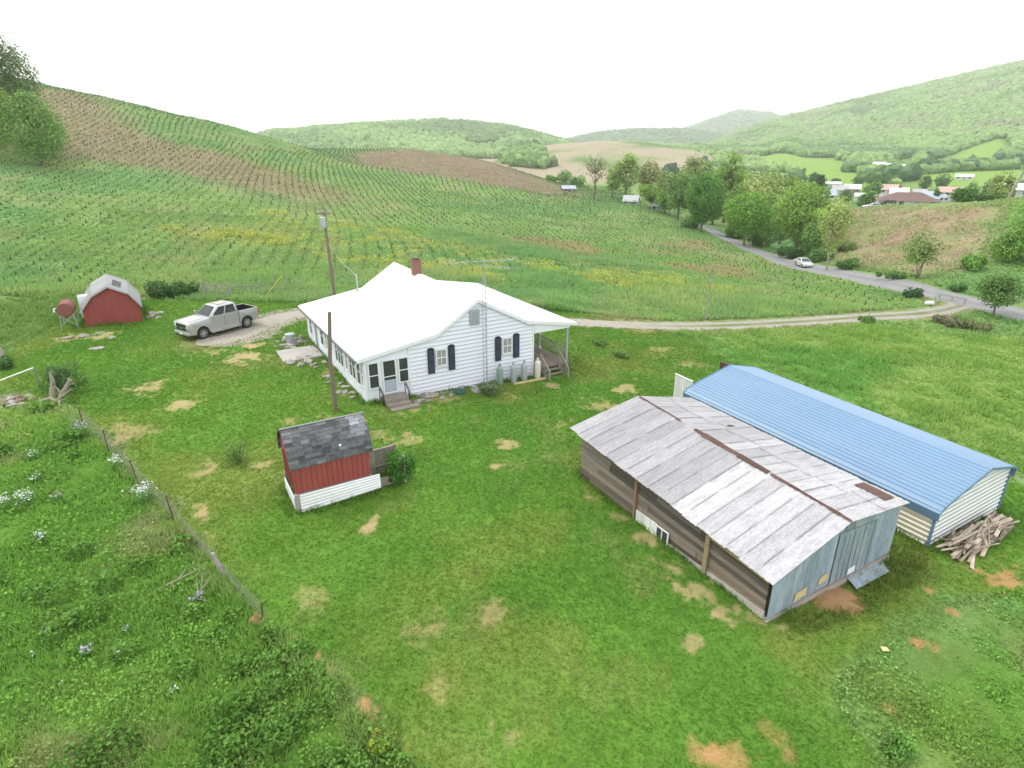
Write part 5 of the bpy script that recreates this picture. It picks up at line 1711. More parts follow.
# left wall: level planks
mb = MB()
rows = 9
for r_ in range(rows):
    y = .12
    while y < 10.5:
        L = min(rs.uniform(2.2, 4.2), 10.5 - y)
        if 10.5 - (y + L) < .6: L = 10.5 - y
        za = lambda yy, f: (.05 + .0 * yy) * (1 - f) + (1.80 + (2.60 - 1.80) * yy / 10.6) * f
        f0, f1 = (r_ + .03) / rows, (r_ + .97) / rows
        g = rs.uniform(.42, 1.5); warm = rs.uniform(.92, 1.08)
        o_ = rs.uniform(-.012, .012)
        c = (g * warm, g, g / warm)
        ya, yb = y + .01, y + L - .01
        mb.hexa([(-.03 + o_, ya, za(ya, f0)), (.02, ya, za(ya, f0)), (.02, yb, za(yb, f0)), (-.03 + o_, yb, za(yb, f0)), (-.03 + o_, ya, za(ya, f1)), (.02, ya, za(ya, f1)), (.02, yb, za(yb, f1)), (-.03 + o_, yb, za(yb, f1))], c)
        y += L
mb.build('plank_wall', M['wood'], barn)
mb = MB(); mb.prism([(.06, -.3), (7.15, -.5), (7.15, 2.33), (3.52, 2.76), (.06, 1.80)], 'y', .06, .12, (.3, .3, .3)); mb.hexa([(.06, .12, -.3), (.1, .12, -.3), (.1, 10.5, -.2), (.06, 10.5, -.2), (.06, .12, 1.8), (.1, .12, 1.8), (.1, 10.5, 2.6), (.06, 10.5, 2.6)], (.22, .22, .22))
mb.hexa([(7.1, .12, -.6), (7.2, .12, -.6), (7.2, 10.5, -.3), (7.1, 10.5, -.3), (7.1, .12, 2.36), (7.2, .12, 2.36), (7.2, 10.5, 2.6), (7.1, 10.5, 2.6)], (.9, .9, .9)); mb.prism([(.06, -.2), (7.15, -.4), (7.15, 2.6), (3.52, 3.45), (.06, 2.6)], 'y', 10.4, 10.5)
mb.build('frame_wall', M['wood'], barn)
mb = MB()
for y, zt, s in ((6.62, 2.16, .12), (2.72, 1.88, .18)):
    mb = MB(); mb.box(-.13, -.04, y - s / 2, y + s / 2, -.15, zt, (.72, .68, .5) if y < 6 else (.60, .42, .30)); mb.build('post', M['plank'], barn)
mb = MB(); mb.hexa([(-.12, .1, 1.58), (-.05, .1, 1.58), (-.05, 2.6, 1.76), (-.12, 2.6, 1.76), (-.12, .1, 1.74), (-.05, .1, 1.74), (-.05, 2.6, 1.92), (-.12, 2.6, 1.92)], (.85, .8, .6))
mb.build('beam', M['plank'], barn)
mb = MB()
ys = 6.5
while ys > 5.32:
    g = rs.uniform(.85, 1.1); mb.box(-.10, -.06, ys - .13, ys, -.02, .80, (g, g, g)); ys -= .135
mb.build('tin_panel', M['offwhite'], barn)
fr = MB(); 
for a, b_ in ((5.24, 5.29), (4.93, 4.96), (4.58, 4.64)): fr.box(-.13, -.09, a, b_, -.08, .74)
fr.box(-.13, -.09, 4.58, 5.3, .74, .79); f_ = fr.build('window', M['trim'], barn)
mb = MB(); mb.box(-.085, -.06, 4.64, 5.24, -.06, .74); mb.build('pane', M['glass'], f_)
mb = MB(); mb.hexa([(-.12, .1, -.5), (.0, .1, -.5), (.0, 10.5, -.3), (-.12, 10.5, -.3), (-.06, .1, .36), (.0, .1, .36), (.0, 10.5, .22), (-.06, 10.5, .22)]); mb.build('footing', M['concrete'], barn)
# loose tin sheet and soil in front of the gable
c0, c1, c2, c3 = Vector((12.36, 18.48, 0)), Vector((12.56, 17.72, 0)), Vector((14.42, 18.85, 0)), Vector((14.4, 19.6, 0))
mb = MB(); vs = []
for i in range(13):
    for j in range(2):
        p = (c0 if j else c1).lerp(c3 if j else c2, i / 12); vs.append((p.x, p.y, gz(p.x, p.y) + .10 + .16 * j + (.025 if i % 2 else 0)))
mb.add(vs, [(2 * i, 2 * i + 2, 2 * i + 3, 2 * i + 1) for i in range(12)])
tag(mb.build('loose_tin_sheet', M['tinwall'], recalc=False), 'crumpled grey tin sheet lying in the grass below the barn gable', 'tin sheet')
mb = MB(); q = at(836, 601); rr = 1.0
vs = [(q.x, q.y, q.z + .16)]
for k in range(24):
    a = k * PI / 12; r1 = rr * random.uniform(.35, .55); vs.append((q.x + math.cos(a) * r1 * 1.1, q.y + math.sin(a) * r1 * .8, gz(q.x + math.cos(a) * r1, q.y + math.sin(a) * r1) + random.uniform(.09, .14)))
for k in range(24):
    a = k * PI / 12; r1 = rr * random.uniform(.85, 1.1); vs.append((q.x + math.cos(a) * r1 * 1.1, q.y + math.sin(a) * r1 * .8, gz(q.x + math.cos(a) * r1, q.y + math.sin(a) * r1) - .02))
fs = [(0, 1 + k, 1 + (k + 1) % 24) for k in range(24)] + [(1 + k, 25 + k, 25 + (k + 1) % 24, 1 + (k + 1) % 24) for k in range(24)]
mb.add(vs, fs); tag(mb.build('soil_heap', M['soil'], smooth=True), 'low heap of reddish bare soil dug out under the barn gable', 'soil heap')

# ================================================================== blue metal garage
GO = Vector((O_GAR[0], O_GAR[1], -1.507))
gar = thing('metal_garage', 'long metal garage with sky blue ribbed roof and cream walls', 'garage', GO, HZ)
GL = 13.6; GW = 6.1
far = .30   # the roof runs a little higher over its far end, as the ground does
def gzf(y): return far * y / GL
RPG = [(-.10, 1.46), (-.15, 1.80), (.08, 1.98), (1.0, 2.24), (3.55, 2.80), (5.2, 2.40), (6.05, 2.18), (6.26, 2.0), (6.22, 1.80)]
mb = MB()
def rp(s):
    i = min(int(s), len(RPG) - 2); f = s - i
    return (RPG[i][0] * (1 - f) + RPG[i + 1][0] * f, RPG[i][1] * (1 - f) + RPG[i + 1][1] * f)
# cross-section with raised ribs (ribs run along the length)
sec = []
for i in range(len(RPG) - 1):
    a = Vector(RPG[i]); b = Vector(RPG[i + 1]); L = (b - a).length
    nr = max(1, int(round(L / .23)))
    nrm = Vector((-(b - a).y, (b - a).x)).normalized()
    if nrm.y < 0 and 0 < i < len(RPG) - 2: nrm = -nrm
    for k in range(nr):
        for f, h in ((.0, 0), (.36, 0), (.44, .032), (.56, .032), (.64, 0)):
            sec.append(a.lerp(b, (k + f) / nr) + nrm * h)
sec.append(Vector(RPG[-1]))
ny = 10; vs = []
for j in range(ny + 1):
    y = -.18 + (GL + .36) * j / ny
    for p in sec: vs.append((p.x, y, p.y + gzf(y)))
ns = len(sec)
mb.add(vs, [(j * ns + i, (j + 1) * ns + i, (j + 1) * ns + i + 1, j * ns + i + 1) for j in range(ny) for i in range(ns - 1)])
groof = mb.build('roof', M['blueroof'], gar, recalc=False)
for y in (-.19, GL + .19):
    mb = MB()
    for i in range(1, len(RPG) - 2):
        a, b = RPG[i], RPG[i + 1]; mb.bar((a[0], y, a[1] + gzf(y) - .01), (b[0], y, b[1] + gzf(y) - .01), .03, .10)
    mb.build('rake_trim', M['bluetrim'], groof)
mb = MB(); mb.hexa([(-.15, -.19, 1.44), (-.11, -.19, 1.44), (-.11, GL + .19, 1.44 + far), (-.15, GL + .19, 1.44 + far), (-.195, -.19, 1.80), (-.16, -.19, 1.80), (-.16, GL + .19, 1.80 + far), (-.195, GL + .19, 1.80 + far)])  # bent-down roof edge painted darker, shade of its steep face put into colour
mb.build('eave_shade_trim', M['bluetrim'], groof); mb = MB()
mb.hexa([(6.2, -.19, 1.62), (6.24, -.19, 1.62), (6.24, GL + .19, 1.62 + far), (6.2, GL + .19, 1.62 + far), (6.2, -.19, 1.9), (6.27, -.19, 1.9), (6.27, GL + .19, 1.9 + far), (6.2, GL + .19, 1.9 + far)])
mb.build('eave_shade_trim', M['bluetrim'], groof)


def ribwall(mb, axis, off, a0, a1, zb, ztop, step=.225, out=-1, tops=None):
    """level ribs on a wall"""
    z = zb
    k = 0
    while z < ztop:
        z2 = min(z + step, ztop)
        prof_ = [(z, 0), (z + step * .55, 0), (z + step * .66, .035), (z + step * .86, .035), (z + step * .98, 0)]
        for (p, h), (p2, h2) in zip(prof_, prof_[1:] + [(z + step, 0)]):
            p2 = min(p2, ztop)
            if p >= ztop: continue
            lim = (lambda zz: (a0, a1)) if tops is None else tops
            (l0, r0), (l1, r1) = lim(p), lim(p2)
            if r0 <= l0: continue
            if axis == 'x': mb.add([(off + out * h, l0, p), (off + out * h, r0, p), (off + out * h2, r1, p2), (off + out * h2, l1, p2)], [(0, 1, 2, 3)], (.80, .82, .84) if h == 0 and h2 == 0 else (1.1, 1.1, 1.1))
            else: mb.add([(l0, off + out * h, p), (r0, off + out * h, p), (r1, off + out * h2, p2), (l1, off + out * h2, p2)], [(0, 1, 2, 3)], (.62, .68, .74) if h == 0 and h2 == 0 else (1.12, 1.12, 1.12))
        z += step


mb = MB(); ribwall(mb, 'x', 0, 0, GL, -.25, 1.95); mb.build('side_wall', M['cream'], gar, recalc=False)
mb = MB(); ribwall(mb, 'x', GW, 0, GL, -.6, 1.95, out=1); mb.build('side_wall', M['cream'], gar, recalc=False)


def gtops(z):
    if z < 1.95: return (0.02, GW - .02)
    l = float(np.interp(z, [1.95, 2.24, 2.80], [.05, 1.0, 3.55])); r = float(np.interp(z, [1.95, 2.18, 2.40, 2.80], [6.1, 6.0, 5.2, 3.55]))
    return (l, r)


mb = MB(); ribwall(mb, 'y', 0, 0, GW, -.5, 2.76, tops=gtops); mb.build('end_wall', M['offwhite'], gar, recalc=False)
mb = MB(); mb.prism([(.05, -.6), (6.05, -.6), (6.05, 1.9), (3.55, 2.7), (.05, 1.9)], 'y', .03, .06); mb.box(.03, .05, .06, GL - .1, -.5, 1.9); mb.box(6.02, 6.05, .06, GL - .1, -.5, 1.9)
mb.build('inner_lining', M['greytank'], gar)
mb = MB()
for x, y in ((-.04, -.04), (GW + .0, -.04)):
    mb = MB(); mb.box(x - .03, x + .07, y - .03, y + .06, -.6, 1.86); mb.build('corner_trim', M['bluetrim'], gar)
# open door leaves at the far end
def leaf(name, mt, a, b, z, hgt, label=None):
    mb = MB(); A = unp_(a[0], a[1], z); B = unp_(b[0], b[1], z)
    li = Matrix.Rotation(-HZ, 3, 'Z')
    A = li @ (A - GO); B = li @ (B - GO)
    d = (B - A); n = Vector((-d.y, d.x, 0)).normalized() * .03
    nb = 7
    for k in range(nb):
        p = A + d * (k / nb + .01); q_ = A + d * ((k + 1) / nb - .01); g = random.uniform(.85, 1.1)
        mb.hexa([(p.x, p.y, p.z - hgt), (q_.x, q_.y, q_.z - hgt), (q_.x + n.x, q_.y + n.y, q_.z - hgt), (p.x + n.x, p.y + n.y, p.z - hgt), tuple(p), tuple(q_), tuple(q_ + n), tuple(p + n)], (g, g, g))
    e0 = A + n * 1.4; mb.bar(A + n * .5 + Vector((0, 0, .02)), B + n * .5 + Vector((0, 0, .02)), .09, .05, (1.2, 1.2, 1.2))
    o = mb.build(name, M[mt], gar)
    if label: o['label'] = label


def unp_(px, py, z):
    u = (px - 512) / FPX; v = (384 - py) / FPX
    d = Vector((u, CT + v * ST, -ST + v * CT)); s = (z - CAM_H) / d.z
    return Vector((d.x * s, d.y * s, z))


leaf('door_leaf', 'offwhite', (675.3, 374), (692.8, 382), .70, 2.1, 'whitish open door leaf with streaked sheets')
leaf('door_leaf', 'rust', (720, 362), (735.5, 367.5), .60, 1.5, 'brown open door leaf behind the roof')

# lumber pile
pc = GO + Vector((E1[0] * 4.6 - E2[0] * 1.25, E1[1] * 4.6 - E2[1] * 1.25, 0))
rs = random.Random(21)
for i in range(140):
    f = i / 140
    spread = 1 - f * .62
    lx = rs.uniform(-2.5, 2.6) * (1 - f * .4); ly = rs.uniform(-.8, 1.0) * spread
    q = GO + Vector((E1[0] * (2.5 + lx * .9) + E2[0] * (-.78 + ly * .72), E1[1] * (2.5 + lx * .9) + E2[1] * (-.78 + ly * .72), 0))
    z = gz(q.x, q.y) + .05 + f * .5 * rs.uniform(.7, 1.1)
    L = rs.uniform(.7, 2.4) * (1 - .2 * f); a = HZ + rs.gauss(.10, .17) + (rs.random() < .10) * rs.uniform(-.9, .6)
    wd = rs.choice([.05, .08, .11, .15]); th = rs.choice([.03, .04, .07])
    tl = rs.gauss(0, .07)
    mb = MB(); g = rs.uniform(.45, 1.45); mb.bar((-L / 2, 0, -L / 2 * tl), (L / 2, 0, L / 2 * tl), wd, th, (g, g * .98, g * .94), roll=rs.uniform(-.6, .6))
    o = mb.build('weathered_plank', M['plank']); o.location = (q.x, q.y, z + abs(tl) * L * .2); o.rotation_euler = (0, 0, a)
    tag(o, 'weathered grey brown plank in the lumber heap at the garage end wall', 'plank', 'planks heaped at the end of the blue garage')

# ================================================================== red gambrel shed (left)
SO = Vector((O_S1[0], O_S1[1], .42))
shed = thing('gambrel_shed', 'leaning red board shed with pale grey gambrel roof beyond the yard', 'shed', SO, HZ)
dep = 4.6; dx = -.12
F_ = [(-.02, 0), (3.84, -.02), (3.86, 1.50), (3.22, 2.46), (1.97, 3.14), (.84, 2.52), (.0, 1.50)]
mb = MB()
back = [(p[0] + dx, dep, p[1] + .15) for p in F_]
vs = [(p[0], 0, p[1]) for p in F_] + back; n = len(F_)
mb.add(vs, [tuple(range(n)), tuple(range(2 * n - 1, n - 1, -1))] + [(i, i + n, (i + 1) % n + n, (i + 1) % n) for i in range(n)])
for k in range(26):
    x = .08 + k * .148
    zt = float(np.interp(x, [0, .84, 1.97, 3.22, 3.86], [1.5, 2.5, 3.1, 2.45, 1.5])) - .05
    mb.box(x, x + .03, -.016, -.004, .03, zt, (.72, .7, .7))
mb.build('wall', M['red'], shed)
mb = MB()
RPS = [(4.02, 1.44), (3.30, 2.56), (1.97, 3.26), (.76, 2.62), (-.18, 1.46)]
for i in range(4):
    a, b = RPS[i], RPS[i + 1]
    m_ = 5
    for k in range(m_):
        y0 = -.22 + (dep + .45) * k / m_; y1 = -.22 + (dep + .45) * (k + 1) / m_ - .01
        o0 = dx * y0 / dep; o1 = dx * y1 / dep; z0 = .15 * y0 / dep; z1 = .15 * y1 / dep
        g = random.uniform(.62, .95)
        mb.hexa([(a[0] + o0, y0, a[1] - .05 + z0), (b[0] + o0, y0, b[1] - .05 + z0), (b[0] + o1, y1, b[1] - .05 + z1), (a[0] + o1, y1, a[1] - .05 + z1), (a[0] + o0, y0, a[1] + z0), (b[0] + o0, y0, b[1] + z0), (b[0] + o1, y1, b[1] + z1), (a[0] + o1, y1, a[1] + z1)], (g, g, g * 1.02))
sr = mb.build('roof', M['tin'], shed)
mb = MB(); mb.add([(2.25, .9, 3.14), (2.28, 3.0, 3.21), (2.85, 3.0, 2.91), (2.8, .9, 2.86)], [(0, 1, 2, 3)]); mb.build('dark_patch', M['shingle'], sr, recalc=False)
mb = MB()
for i in range(4):
    a, b = RPS[i], RPS[i + 1]; mb.bar((a[0], -.235, a[1] - .03), (b[0], -.235, b[1] - .03), .025, .13)
mb.build('rake_board', M['greyroof'], shed)
# heating oil tank on stand, white crate on top of the shed side
q = Vector((-34.25, 45.15, gz(-34.25, 45.15)))
t = thing('oil_tank', 'dark red round fuel tank on a pale angle iron stand beside the gambrel shed', 'fuel tank', q, R(27))
mb = MB(); mb.tube([(0, -.05, 1.55), (0, 0, 1.55), (0, 1.5, 1.55), (0, 1.55, 1.55)], [.48, .54, .54, .48], 20); mb.build('tank', M['rusttank'], t, smooth=True)
for x in (-.6, .6):
    for y in (.15, 1.4):
        mb = MB(); mb.bar((x * .95, y, -.05), (x * .68, y, 1.35), .05); mb.build('leg', M['galv'], t)
mb = MB()
for y in (.15, 1.4):
    mb.bar((-.54, y + .02, .25), (.44, y + .02, 1.1), .04); mb.bar((.54, y - .02, .25), (-.44, y - .02, 1.1), .04); mb.bar((-.5, y, 1.05), (.5, y, 1.05), .06)
mb.build('brace', M['galv'], t)
mb = MB(); mb.tube([(-.5, .2, 1.7), (-.68, .1, 1.7), (-.68, .0, 1.45)], .05, 6); mb.build('nozzle', M['trim'], t)
q = Vector((-34.6, 47.9, gz(-34.6, 47.9)))
t = thing('white_cabinet', 'white metal cabinet between the red fuel tank and the shed roof', 'cabinet', q, R(30))
mb = MB(); mb.box(-.34, .34, -.3, .3, .1, 2.0); mb.build('cabinet_body', M['trim'], t, bevel=.02)
mb = MB(); mb.box(-.29, .29, -.325, -.305, .2, 1.9); mb.build('door', M['trim'], t)
for i, (px, py, r) in enumerate(((84, 336, .5), (100, 334, .4), (112, 338, .35), (97, 349, .5), (68, 338, .45))):
    q = at(px, py); rock('flat_rock', ['pale flat rock under the fuel tank stand', 'grey flat rock in front of the gambrel shed', 'small flat rock right of the others before the gambrel shed', 'lone whitish rock on the grass in front of the gambrel shed', 'broad grey rock at the left end before the gambrel shed'][i], q.x, q.y, r, 'rock', None, .18, seed=400 + i)
for i in range(7):
    q = O_S1 + E1 * (4.3 + random.uniform(0, .9)) + E2 * random.uniform(.5, 3); rock('rubble_stone', 'stone in the rubble on the right side of the gambrel shed', float(q[0]), float(q[1]), random.uniform(.2, .4), 'stone', 'rubble beside the gambrel shed', .5, seed=420 + i)

# ================================================================== black roofed red shed (centre)
S2 = Vector((O_S2[0], O_S2[1], .0))
sh = thing('coop_shed', 'small red shed with curved black shingle roof and white tin skirt', 'shed', S2, HZ)
W2, D2_ = 3.25, 2.1
F2 = [(0, .82), (D2_, .82), (D2_, 1.95), (D2_ - .18, 2.62), (D2_ - .55, 3.02), (D2_ / 2, 3.22), (.55, 3.02), (.18, 2.62), (0, 1.95)]
mb = MB(); mb.prism(F2, 'x', 0.06, W2 - .06)
for k in range(15): mb.box(.12 + k * .21, .15 + k * .21, -.016, -.003, .85, 1.93, (.7, .7, .7))
for k in range(9): mb.box(.043, .057, .1 + k * .22, .13 + k * .22, .85, 2.2, (.7, .7, .7))
mb.build('wall', M['red'], sh)
mb = MB()
RP2 = [(-.09, 2.02), (-.01, 2.32), (.14, 2.70), (.5, 3.08), (1.05, 3.30), (1.62, 3.08), (1.96, 2.70), (2.11, 2.32), (2.19, 2.02)]
rs = random.Random(5)
for i in range(len(RP2) - 1):
    a, b = RP2[i], RP2[i + 1]; rows_ = 3
    for r_ in range(rows_):
        f0, f1 = r_ / rows_, (r_ + 1) / rows_
        x = -.05
        while x < W2 + .08:
            L = min(rs.uniform(.28, .42), W2 + .10 - x)
            g = rs.uniform(.6, 1.6) * (1.5 if rs.random() < .12 else 1)
            if 2.55 < x < 3.15 and i in (2, 3): g *= 2.2
            p0 = (a[0] + (b[0] - a[0]) * f0, a[1] + (b[1] - a[1]) * f0); p1 = (a[0] + (b[0] - a[0]) * f1, a[1] + (b[1] - a[1]) * f1)
            mb.hexa([(x, p0[0], p0[1] - .05), (x + L, p0[0], p0[1] - .05), (x + L, p1[0], p1[1] - .05), (x, p1[0], p1[1] - .05), (x, p0[0], p0[1] + .012), (x + L, p0[0], p0[1] + .012), (x + L, p1[0], p1[1]), (x, p1[0], p1[1])], (g, g, g * 1.03))
            x += L
mb.build('roof', M['shingle'], sh)
mb = MB(); mb.bar((-.06, 1.05, 3.325), (W2 + .15, 1.05, 3.30), .10, .03, (.55, .56, .58)); mb.build('ridge_strip', M['greyroof'], sh)
mb = MB(); mb.tube([(2.05, .10, 2.5), (2.05, .04, 2.53)], .05, 8); mb.build('roof_vent', M['trim'], sh)
mb = MB()
x = .18
while x < 3.5:
    L = min(1.25, 3.55 - x); zb = lambda xx: -.06 + .055 * xx
    m_ = 12
    for r_ in range(m_):
        f0, f1 = r_ / m_, (r_ + 1) / m_
        q0 = lambda xx, f: zb(xx) + (.80 + .0 * xx - zb(xx)) * f
        w_ = .02 if r_ % 2 else 0; w2 = .02 if not r_ % 2 else 0; g = random.uniform(.9, 1.05)
        mb.add([(x, -.12 + .06 * f0 - w_, q0(x, f0)), (x + L, -.12 + .06 * f0 - w_, q0(x + L, f0)), (x + L, -.12 + .06 * f1 - w2, q0(x + L, f1)), (x, -.12 + .06 * f1 - w2, q0(x, f1))], [(0, 1, 2, 3)], (g, g, g))
    x += L - .01
mb.build('tin_skirt', M['trim'], sh, recalc=False)
mb = MB(); mb.box(0.0, .18, -.1, .08, -.3, .82); mb.box(.02, .16, D2_ - .1, D2_, -.3, .85); mb.box(W2 - .12, W2, 0, .12, -.3, .84); mb.box(.05, W2, .02, .1, .74, .84)
mb.build('corner_post', M['greywood'], sh)
mb = MB(); mb.box(-.03, .02, .1, D2_ - .1, .1, .62); mb.build('side_skirt', M['trim'], sh)
# pen fence right of the shed
po = O_S2 + E1 * 3.35 + E2 * .3
t = thing('pen_fence', 'small grey board pen fence closing the gap between shed and leafy shrub', 'fence', (po[0], po[1], gz(*po)), HZ)
mb = MB()
for k in range(11): mb.box(.02 + k * .13, .13 + k * .13, 1.25, 1.28, .02, 1.25 + random.uniform(-.06, .05), (random.uniform(.8, 1.3),) * 3)
for k in range(9): mb.box(1.42, 1.45, 0 + k * .14, .12 + k * .14, .02, 1.1, (random.uniform(.7, 1.2),) * 3)
mb.build('board', M['greywood'], t)
mb = MB(); mb.bar((0, 1.22, 1.22), (1.5, 1.22, 1.25), .1, .07); mb.bar((0, 1.22, .4), (1.5, 1.22, .4), .08, .04); mb.bar((1.40, 0, .95), (1.40, 1.25, 1.0), .05, .08); mb.bar((0, .05, .25), (1.5, .02, .2), .04, .4)
mb.build('rail', M['greywood'], t)
for x, y in ((0, 1.2), (1.45, 1.22), (1.45, 0)):
    mb = MB(); mb.box(x - .05, x + .05, y - .05, y + .05, -.3, 1.3); mb.build('post', M['greywood'], t)

# ================================================================== pickup truck
def wheel(root, x, y, r, w, rim='alloy'):
    e = MB()
    prof_ = [(-w / 2, r * .80), (-w / 2 + .02, r * .95), (-w * .35, r), (w * .35, r), (w / 2 - .02, r * .95), (w / 2, r * .80)]
    e.tube([(x, y + a, r) for a, _ in prof_], [b for _, b in prof_], 24); wl = e.build('wheel', M['tyre'], root, smooth=True)
    s = 1 if y > 0 else -1
    m = MB(); yo = y + s * (w / 2 + .004)
    m.tube([(x, yo - s * .02, r), (x, yo, r)], [r * .70, r * .66], 24, (.35, .35, .35))
    for k in range(6):
        a = k * PI / 3
        m.bar((x, yo + s * .012, r), (x + math.cos(a) * r * .64, yo + s * .012, r + math.sin(a) * r * .64), .11 * r * 2.2 * .5, .03)
    m.tube([(x, yo, r), (x, yo + s * .03, r)], [.16 * r * 1.4, .13 * r], 12); m.build('rim', M[rim], wl, smooth=False)
    return wl


def arch(cx, r, z0, n=9):
    """points of a wheel arch from rear to front (x increasing)"""
    return [(cx - r * math.cos(PI * k / n), z0 + (r * math.sin(PI * k / n))) for k in range(n + 1)]


def truck():
    head = math.atan2(44.097 - 47.225, -23.287 + 21.205)
    h = Vector((math.cos(head), math.sin(head), 0)); left = Vector((-h.y, h.x, 0))
    mid = (Vector((-23.287, 44.097, 0)) + Vector((-21.205, 47.225, 0))) / 2
    c = mid - left * .90 + Vector((.10, -.55, 0))
    t = thing('pickup_truck', 'silver white crew cab pickup truck parked on the gravel with open black bed', 'pickup truck', (c.x, c.y, gz(c.x, c.y) + .0), head)
    W = .98; zb = .42
    # front clip + cab lower body (x forward; wheels at +-1.83)
    side = [(-1.235, zb), (1.83 - .54, zb)] + [(x, z) for x, z in arch(1.83, .53, .44)][1:-1] + [(2.38, zb), (2.78, .46), (2.88, .62), (2.88, 1.24), (2.80, 1.34), (1.35, 1.42), (1.0, 1.42), (-1.235, 1.42)]
    mb = MB(); mb.prism(side, 'y', -W, W)
    body = mb.build('body', M['carpaint'], t, bevel=.045, smooth=True)
    mb = MB(); mb.prism([(1.45, 1.41), (2.74, 1.345), (2.66, 1.375), (1.42, 1.455)], 'y', -.62, .62); mb.build('hood', M['carpaint'], t, bevel=.01)
    # cab
    cab = MB()
    lo = [(1.20, -.94, 1.42), (1.20, .94, 1.42), (-1.26, .94, 1.42), (-1.26, -.94, 1.42)]
    up = [(.36, -.76, 2.08), (.36, .76, 2.08), (-1.12, .77, 2.10), (-1.12, -.77, 2.10)]
    cab.hexa([lo[3], lo[0], lo[1], lo[2], up[3], up[0], up[1], up[2]])
    cab.build('cab', M['carpaint'], t, bevel=.06, smooth=True)
    def lerp(a, b, f): return Vector(a).lerp(Vector(b), f)
    def panel(name, q, mt, off, parent=t, lbl=None):
        a, b, c_, d = map(Vector, q); n = (b - a).cross(d - a).normalized() * off
        m = MB(); m.hexa([a, b, c_, d, a + n, b + n, c_ + n, d + n]); o = m.build(name, M[mt], parent)
        return o
    P = lambda f, g: lerp(lerp(lo[0], lo[1], g), lerp(up[0], up[1], g), f)
    panel('windshield', [P(.08, .06), P(.08, .94), P(.92, .92), P(.92, .08)], 'carglass', .012)
    P = lambda f, g: lerp(lerp(lo[3], lo[2], g), lerp(up[3], up[2], g), f)
    panel('rear_window', [P(.3, .9), P(.3, .1), P(.9, .12), P(.9, .88)], 'carglass', .012)
    for s, (A, B, C_, D) in ((1, (lo[1], lo[2], up[2], up[1])), (-1, (lo[0], lo[3], up[3], up[0]))):
        Q = lambda g, f: lerp(lerp(A, B, g), lerp(D, C_, g), f)
        for g0, g1, gt in ((.08, .48, .15), (.52, .91, None)):
            q = [Q(g0, .10), Q(g1, .10), Q(g1, .88), Q(gt if gt else g0, .88)]
            panel('window', q if s > 0 else q, 'carglass', .012 * (1 if s > 0 else -1))
    # doors: seams and handles
    for s in (1, -1):
        for x0, x1 in ((-.02, 1.10), (-1.18, -.04)):
            m = MB(); m.box(x0 + .02, x1 - .02, s * W - .004, s * W + .006, .56, 1.40); d_ = m.build('door', M['carpaint'], t)
            m = MB(); m.box(x0 + .08, x0 + .26, s * (W + .008) - .012, s * (W + .008) + .012, 1.22, 1.26); m.build('handle', M['chrome'], d_)
            m = MB(); m.box(x0 - .006, x0 + .012, s * W - .002, s * W + .0075, .56, 1.40); m.build('seam', M['black'], d_)
        m = MB(); m.box(.92, 1.08, s * 1.20 - .13, s * 1.20 + .05, 1.40, 1.62); m.box(.98, 1.03, s * .97 - .05 if s > 0 else -1.12, s * .97 + .15 if s > 0 else -.92, 1.42, 1.47)
        m.build('mirror', M['chrome'], t, bevel=.015)
        m = MB(); m.bar((-1.2, s * 1.05, .40), (1.25, s * 1.05, .40), .2, .07); m.build('running_board', M['chrome'], t)
        m = MB(); m.box(2.56, 2.89, s * .80 - .14, s * .80 + .14, .96, 1.27); m.build('headlight', M['lamp'], t, bevel=.02)
        m = MB(); m.box(-2.985, -2.93, s * .87 - .1, s * .87 + .1, .84, 1.30); m.build('tail_light', M['redlamp'], t)
        # bed side with wheel arch
        sd_ = [(-2.93, .52), (-1.83 - .55, .52)] + arch(-1.83, .53, .44)[1:-1] + [(-1.275, .45), (-1.255, .45), (-1.255, 1.42), (-2.93, 1.42)]
        m = MB(); m.prism(sd_, 'y', s * W - (.0 if s < 0 else .09), s * W + (.09 if s < 0 else 0)); bs = m.build('bed_side', M['carpaint'], t, bevel=.025, smooth=True)
        m = MB(); m.prism([(x, z + .0) for x, z in arch(-1.83, .61, .44)] + [(x, z) for x, z in reversed(arch(-1.83, .535, .44))], 'y', s * (W + .004) - .02, s * (W + .004) + .03); m.build('fender_flare', M['carpaint'], bs)
        m = MB(); m.prism([(x, z + .0) for x, z in arch(1.83, .60, .44)] + [(x, z) for x, z in reversed(arch(1.83, .535, .44))], 'y', s * (W + .004) - .02, s * (W + .004) + .025); m.build('fender_flare', M['carpaint'], body)
    m = MB(); m.box(-2.9, -1.28, -.89, .89, .70, .78); m.box(-1.30, -1.27, -.89, .89, .78, 1.42)
    for s in (-1, 1): m.box(-2.88, -1.30, s * .885 - .008, s * .885 + .008, .78, 1.41); m.box(-2.2, -1.45, s * .78 - .1, s * .78 + .1, .78, 1.0)
    m.box(-2.885, -2.875, -.88, .88, .78, 1.40)
    m.build('bed_liner', M['black'], t)
    m = MB(); m.box(-2.95, -2.885, -.88, .88, .60, 1.41); m.build('tailgate', M['carpaint'], t, bevel=.02)
    m = MB(); m.box(-3.12, -2.94, -.92, .92, .48, .64); m.build('rear_bumper', M['chrome'], t, bevel=.03)
    m = MB(); m.box(2.80, 3.0, -.95, .95, .46, .66); m.build('front_bumper', M['carpaint'], t, bevel=.04)
    m = MB(); m.box(2.84, 2.94, -.9, .9, .34, .46); m.build('air_dam', M['black'], t)
    m = MB(); m.box(2.86, 2.905, -.62, .62, .74, 1.24, (.5, .5, .5)); g_ = m.build('grille', M['black'], t)
    m = MB()
    for z in (.76, .98, 1.22): m.box(2.905, 2.925, -.62, .62, z - .022, z + .022)
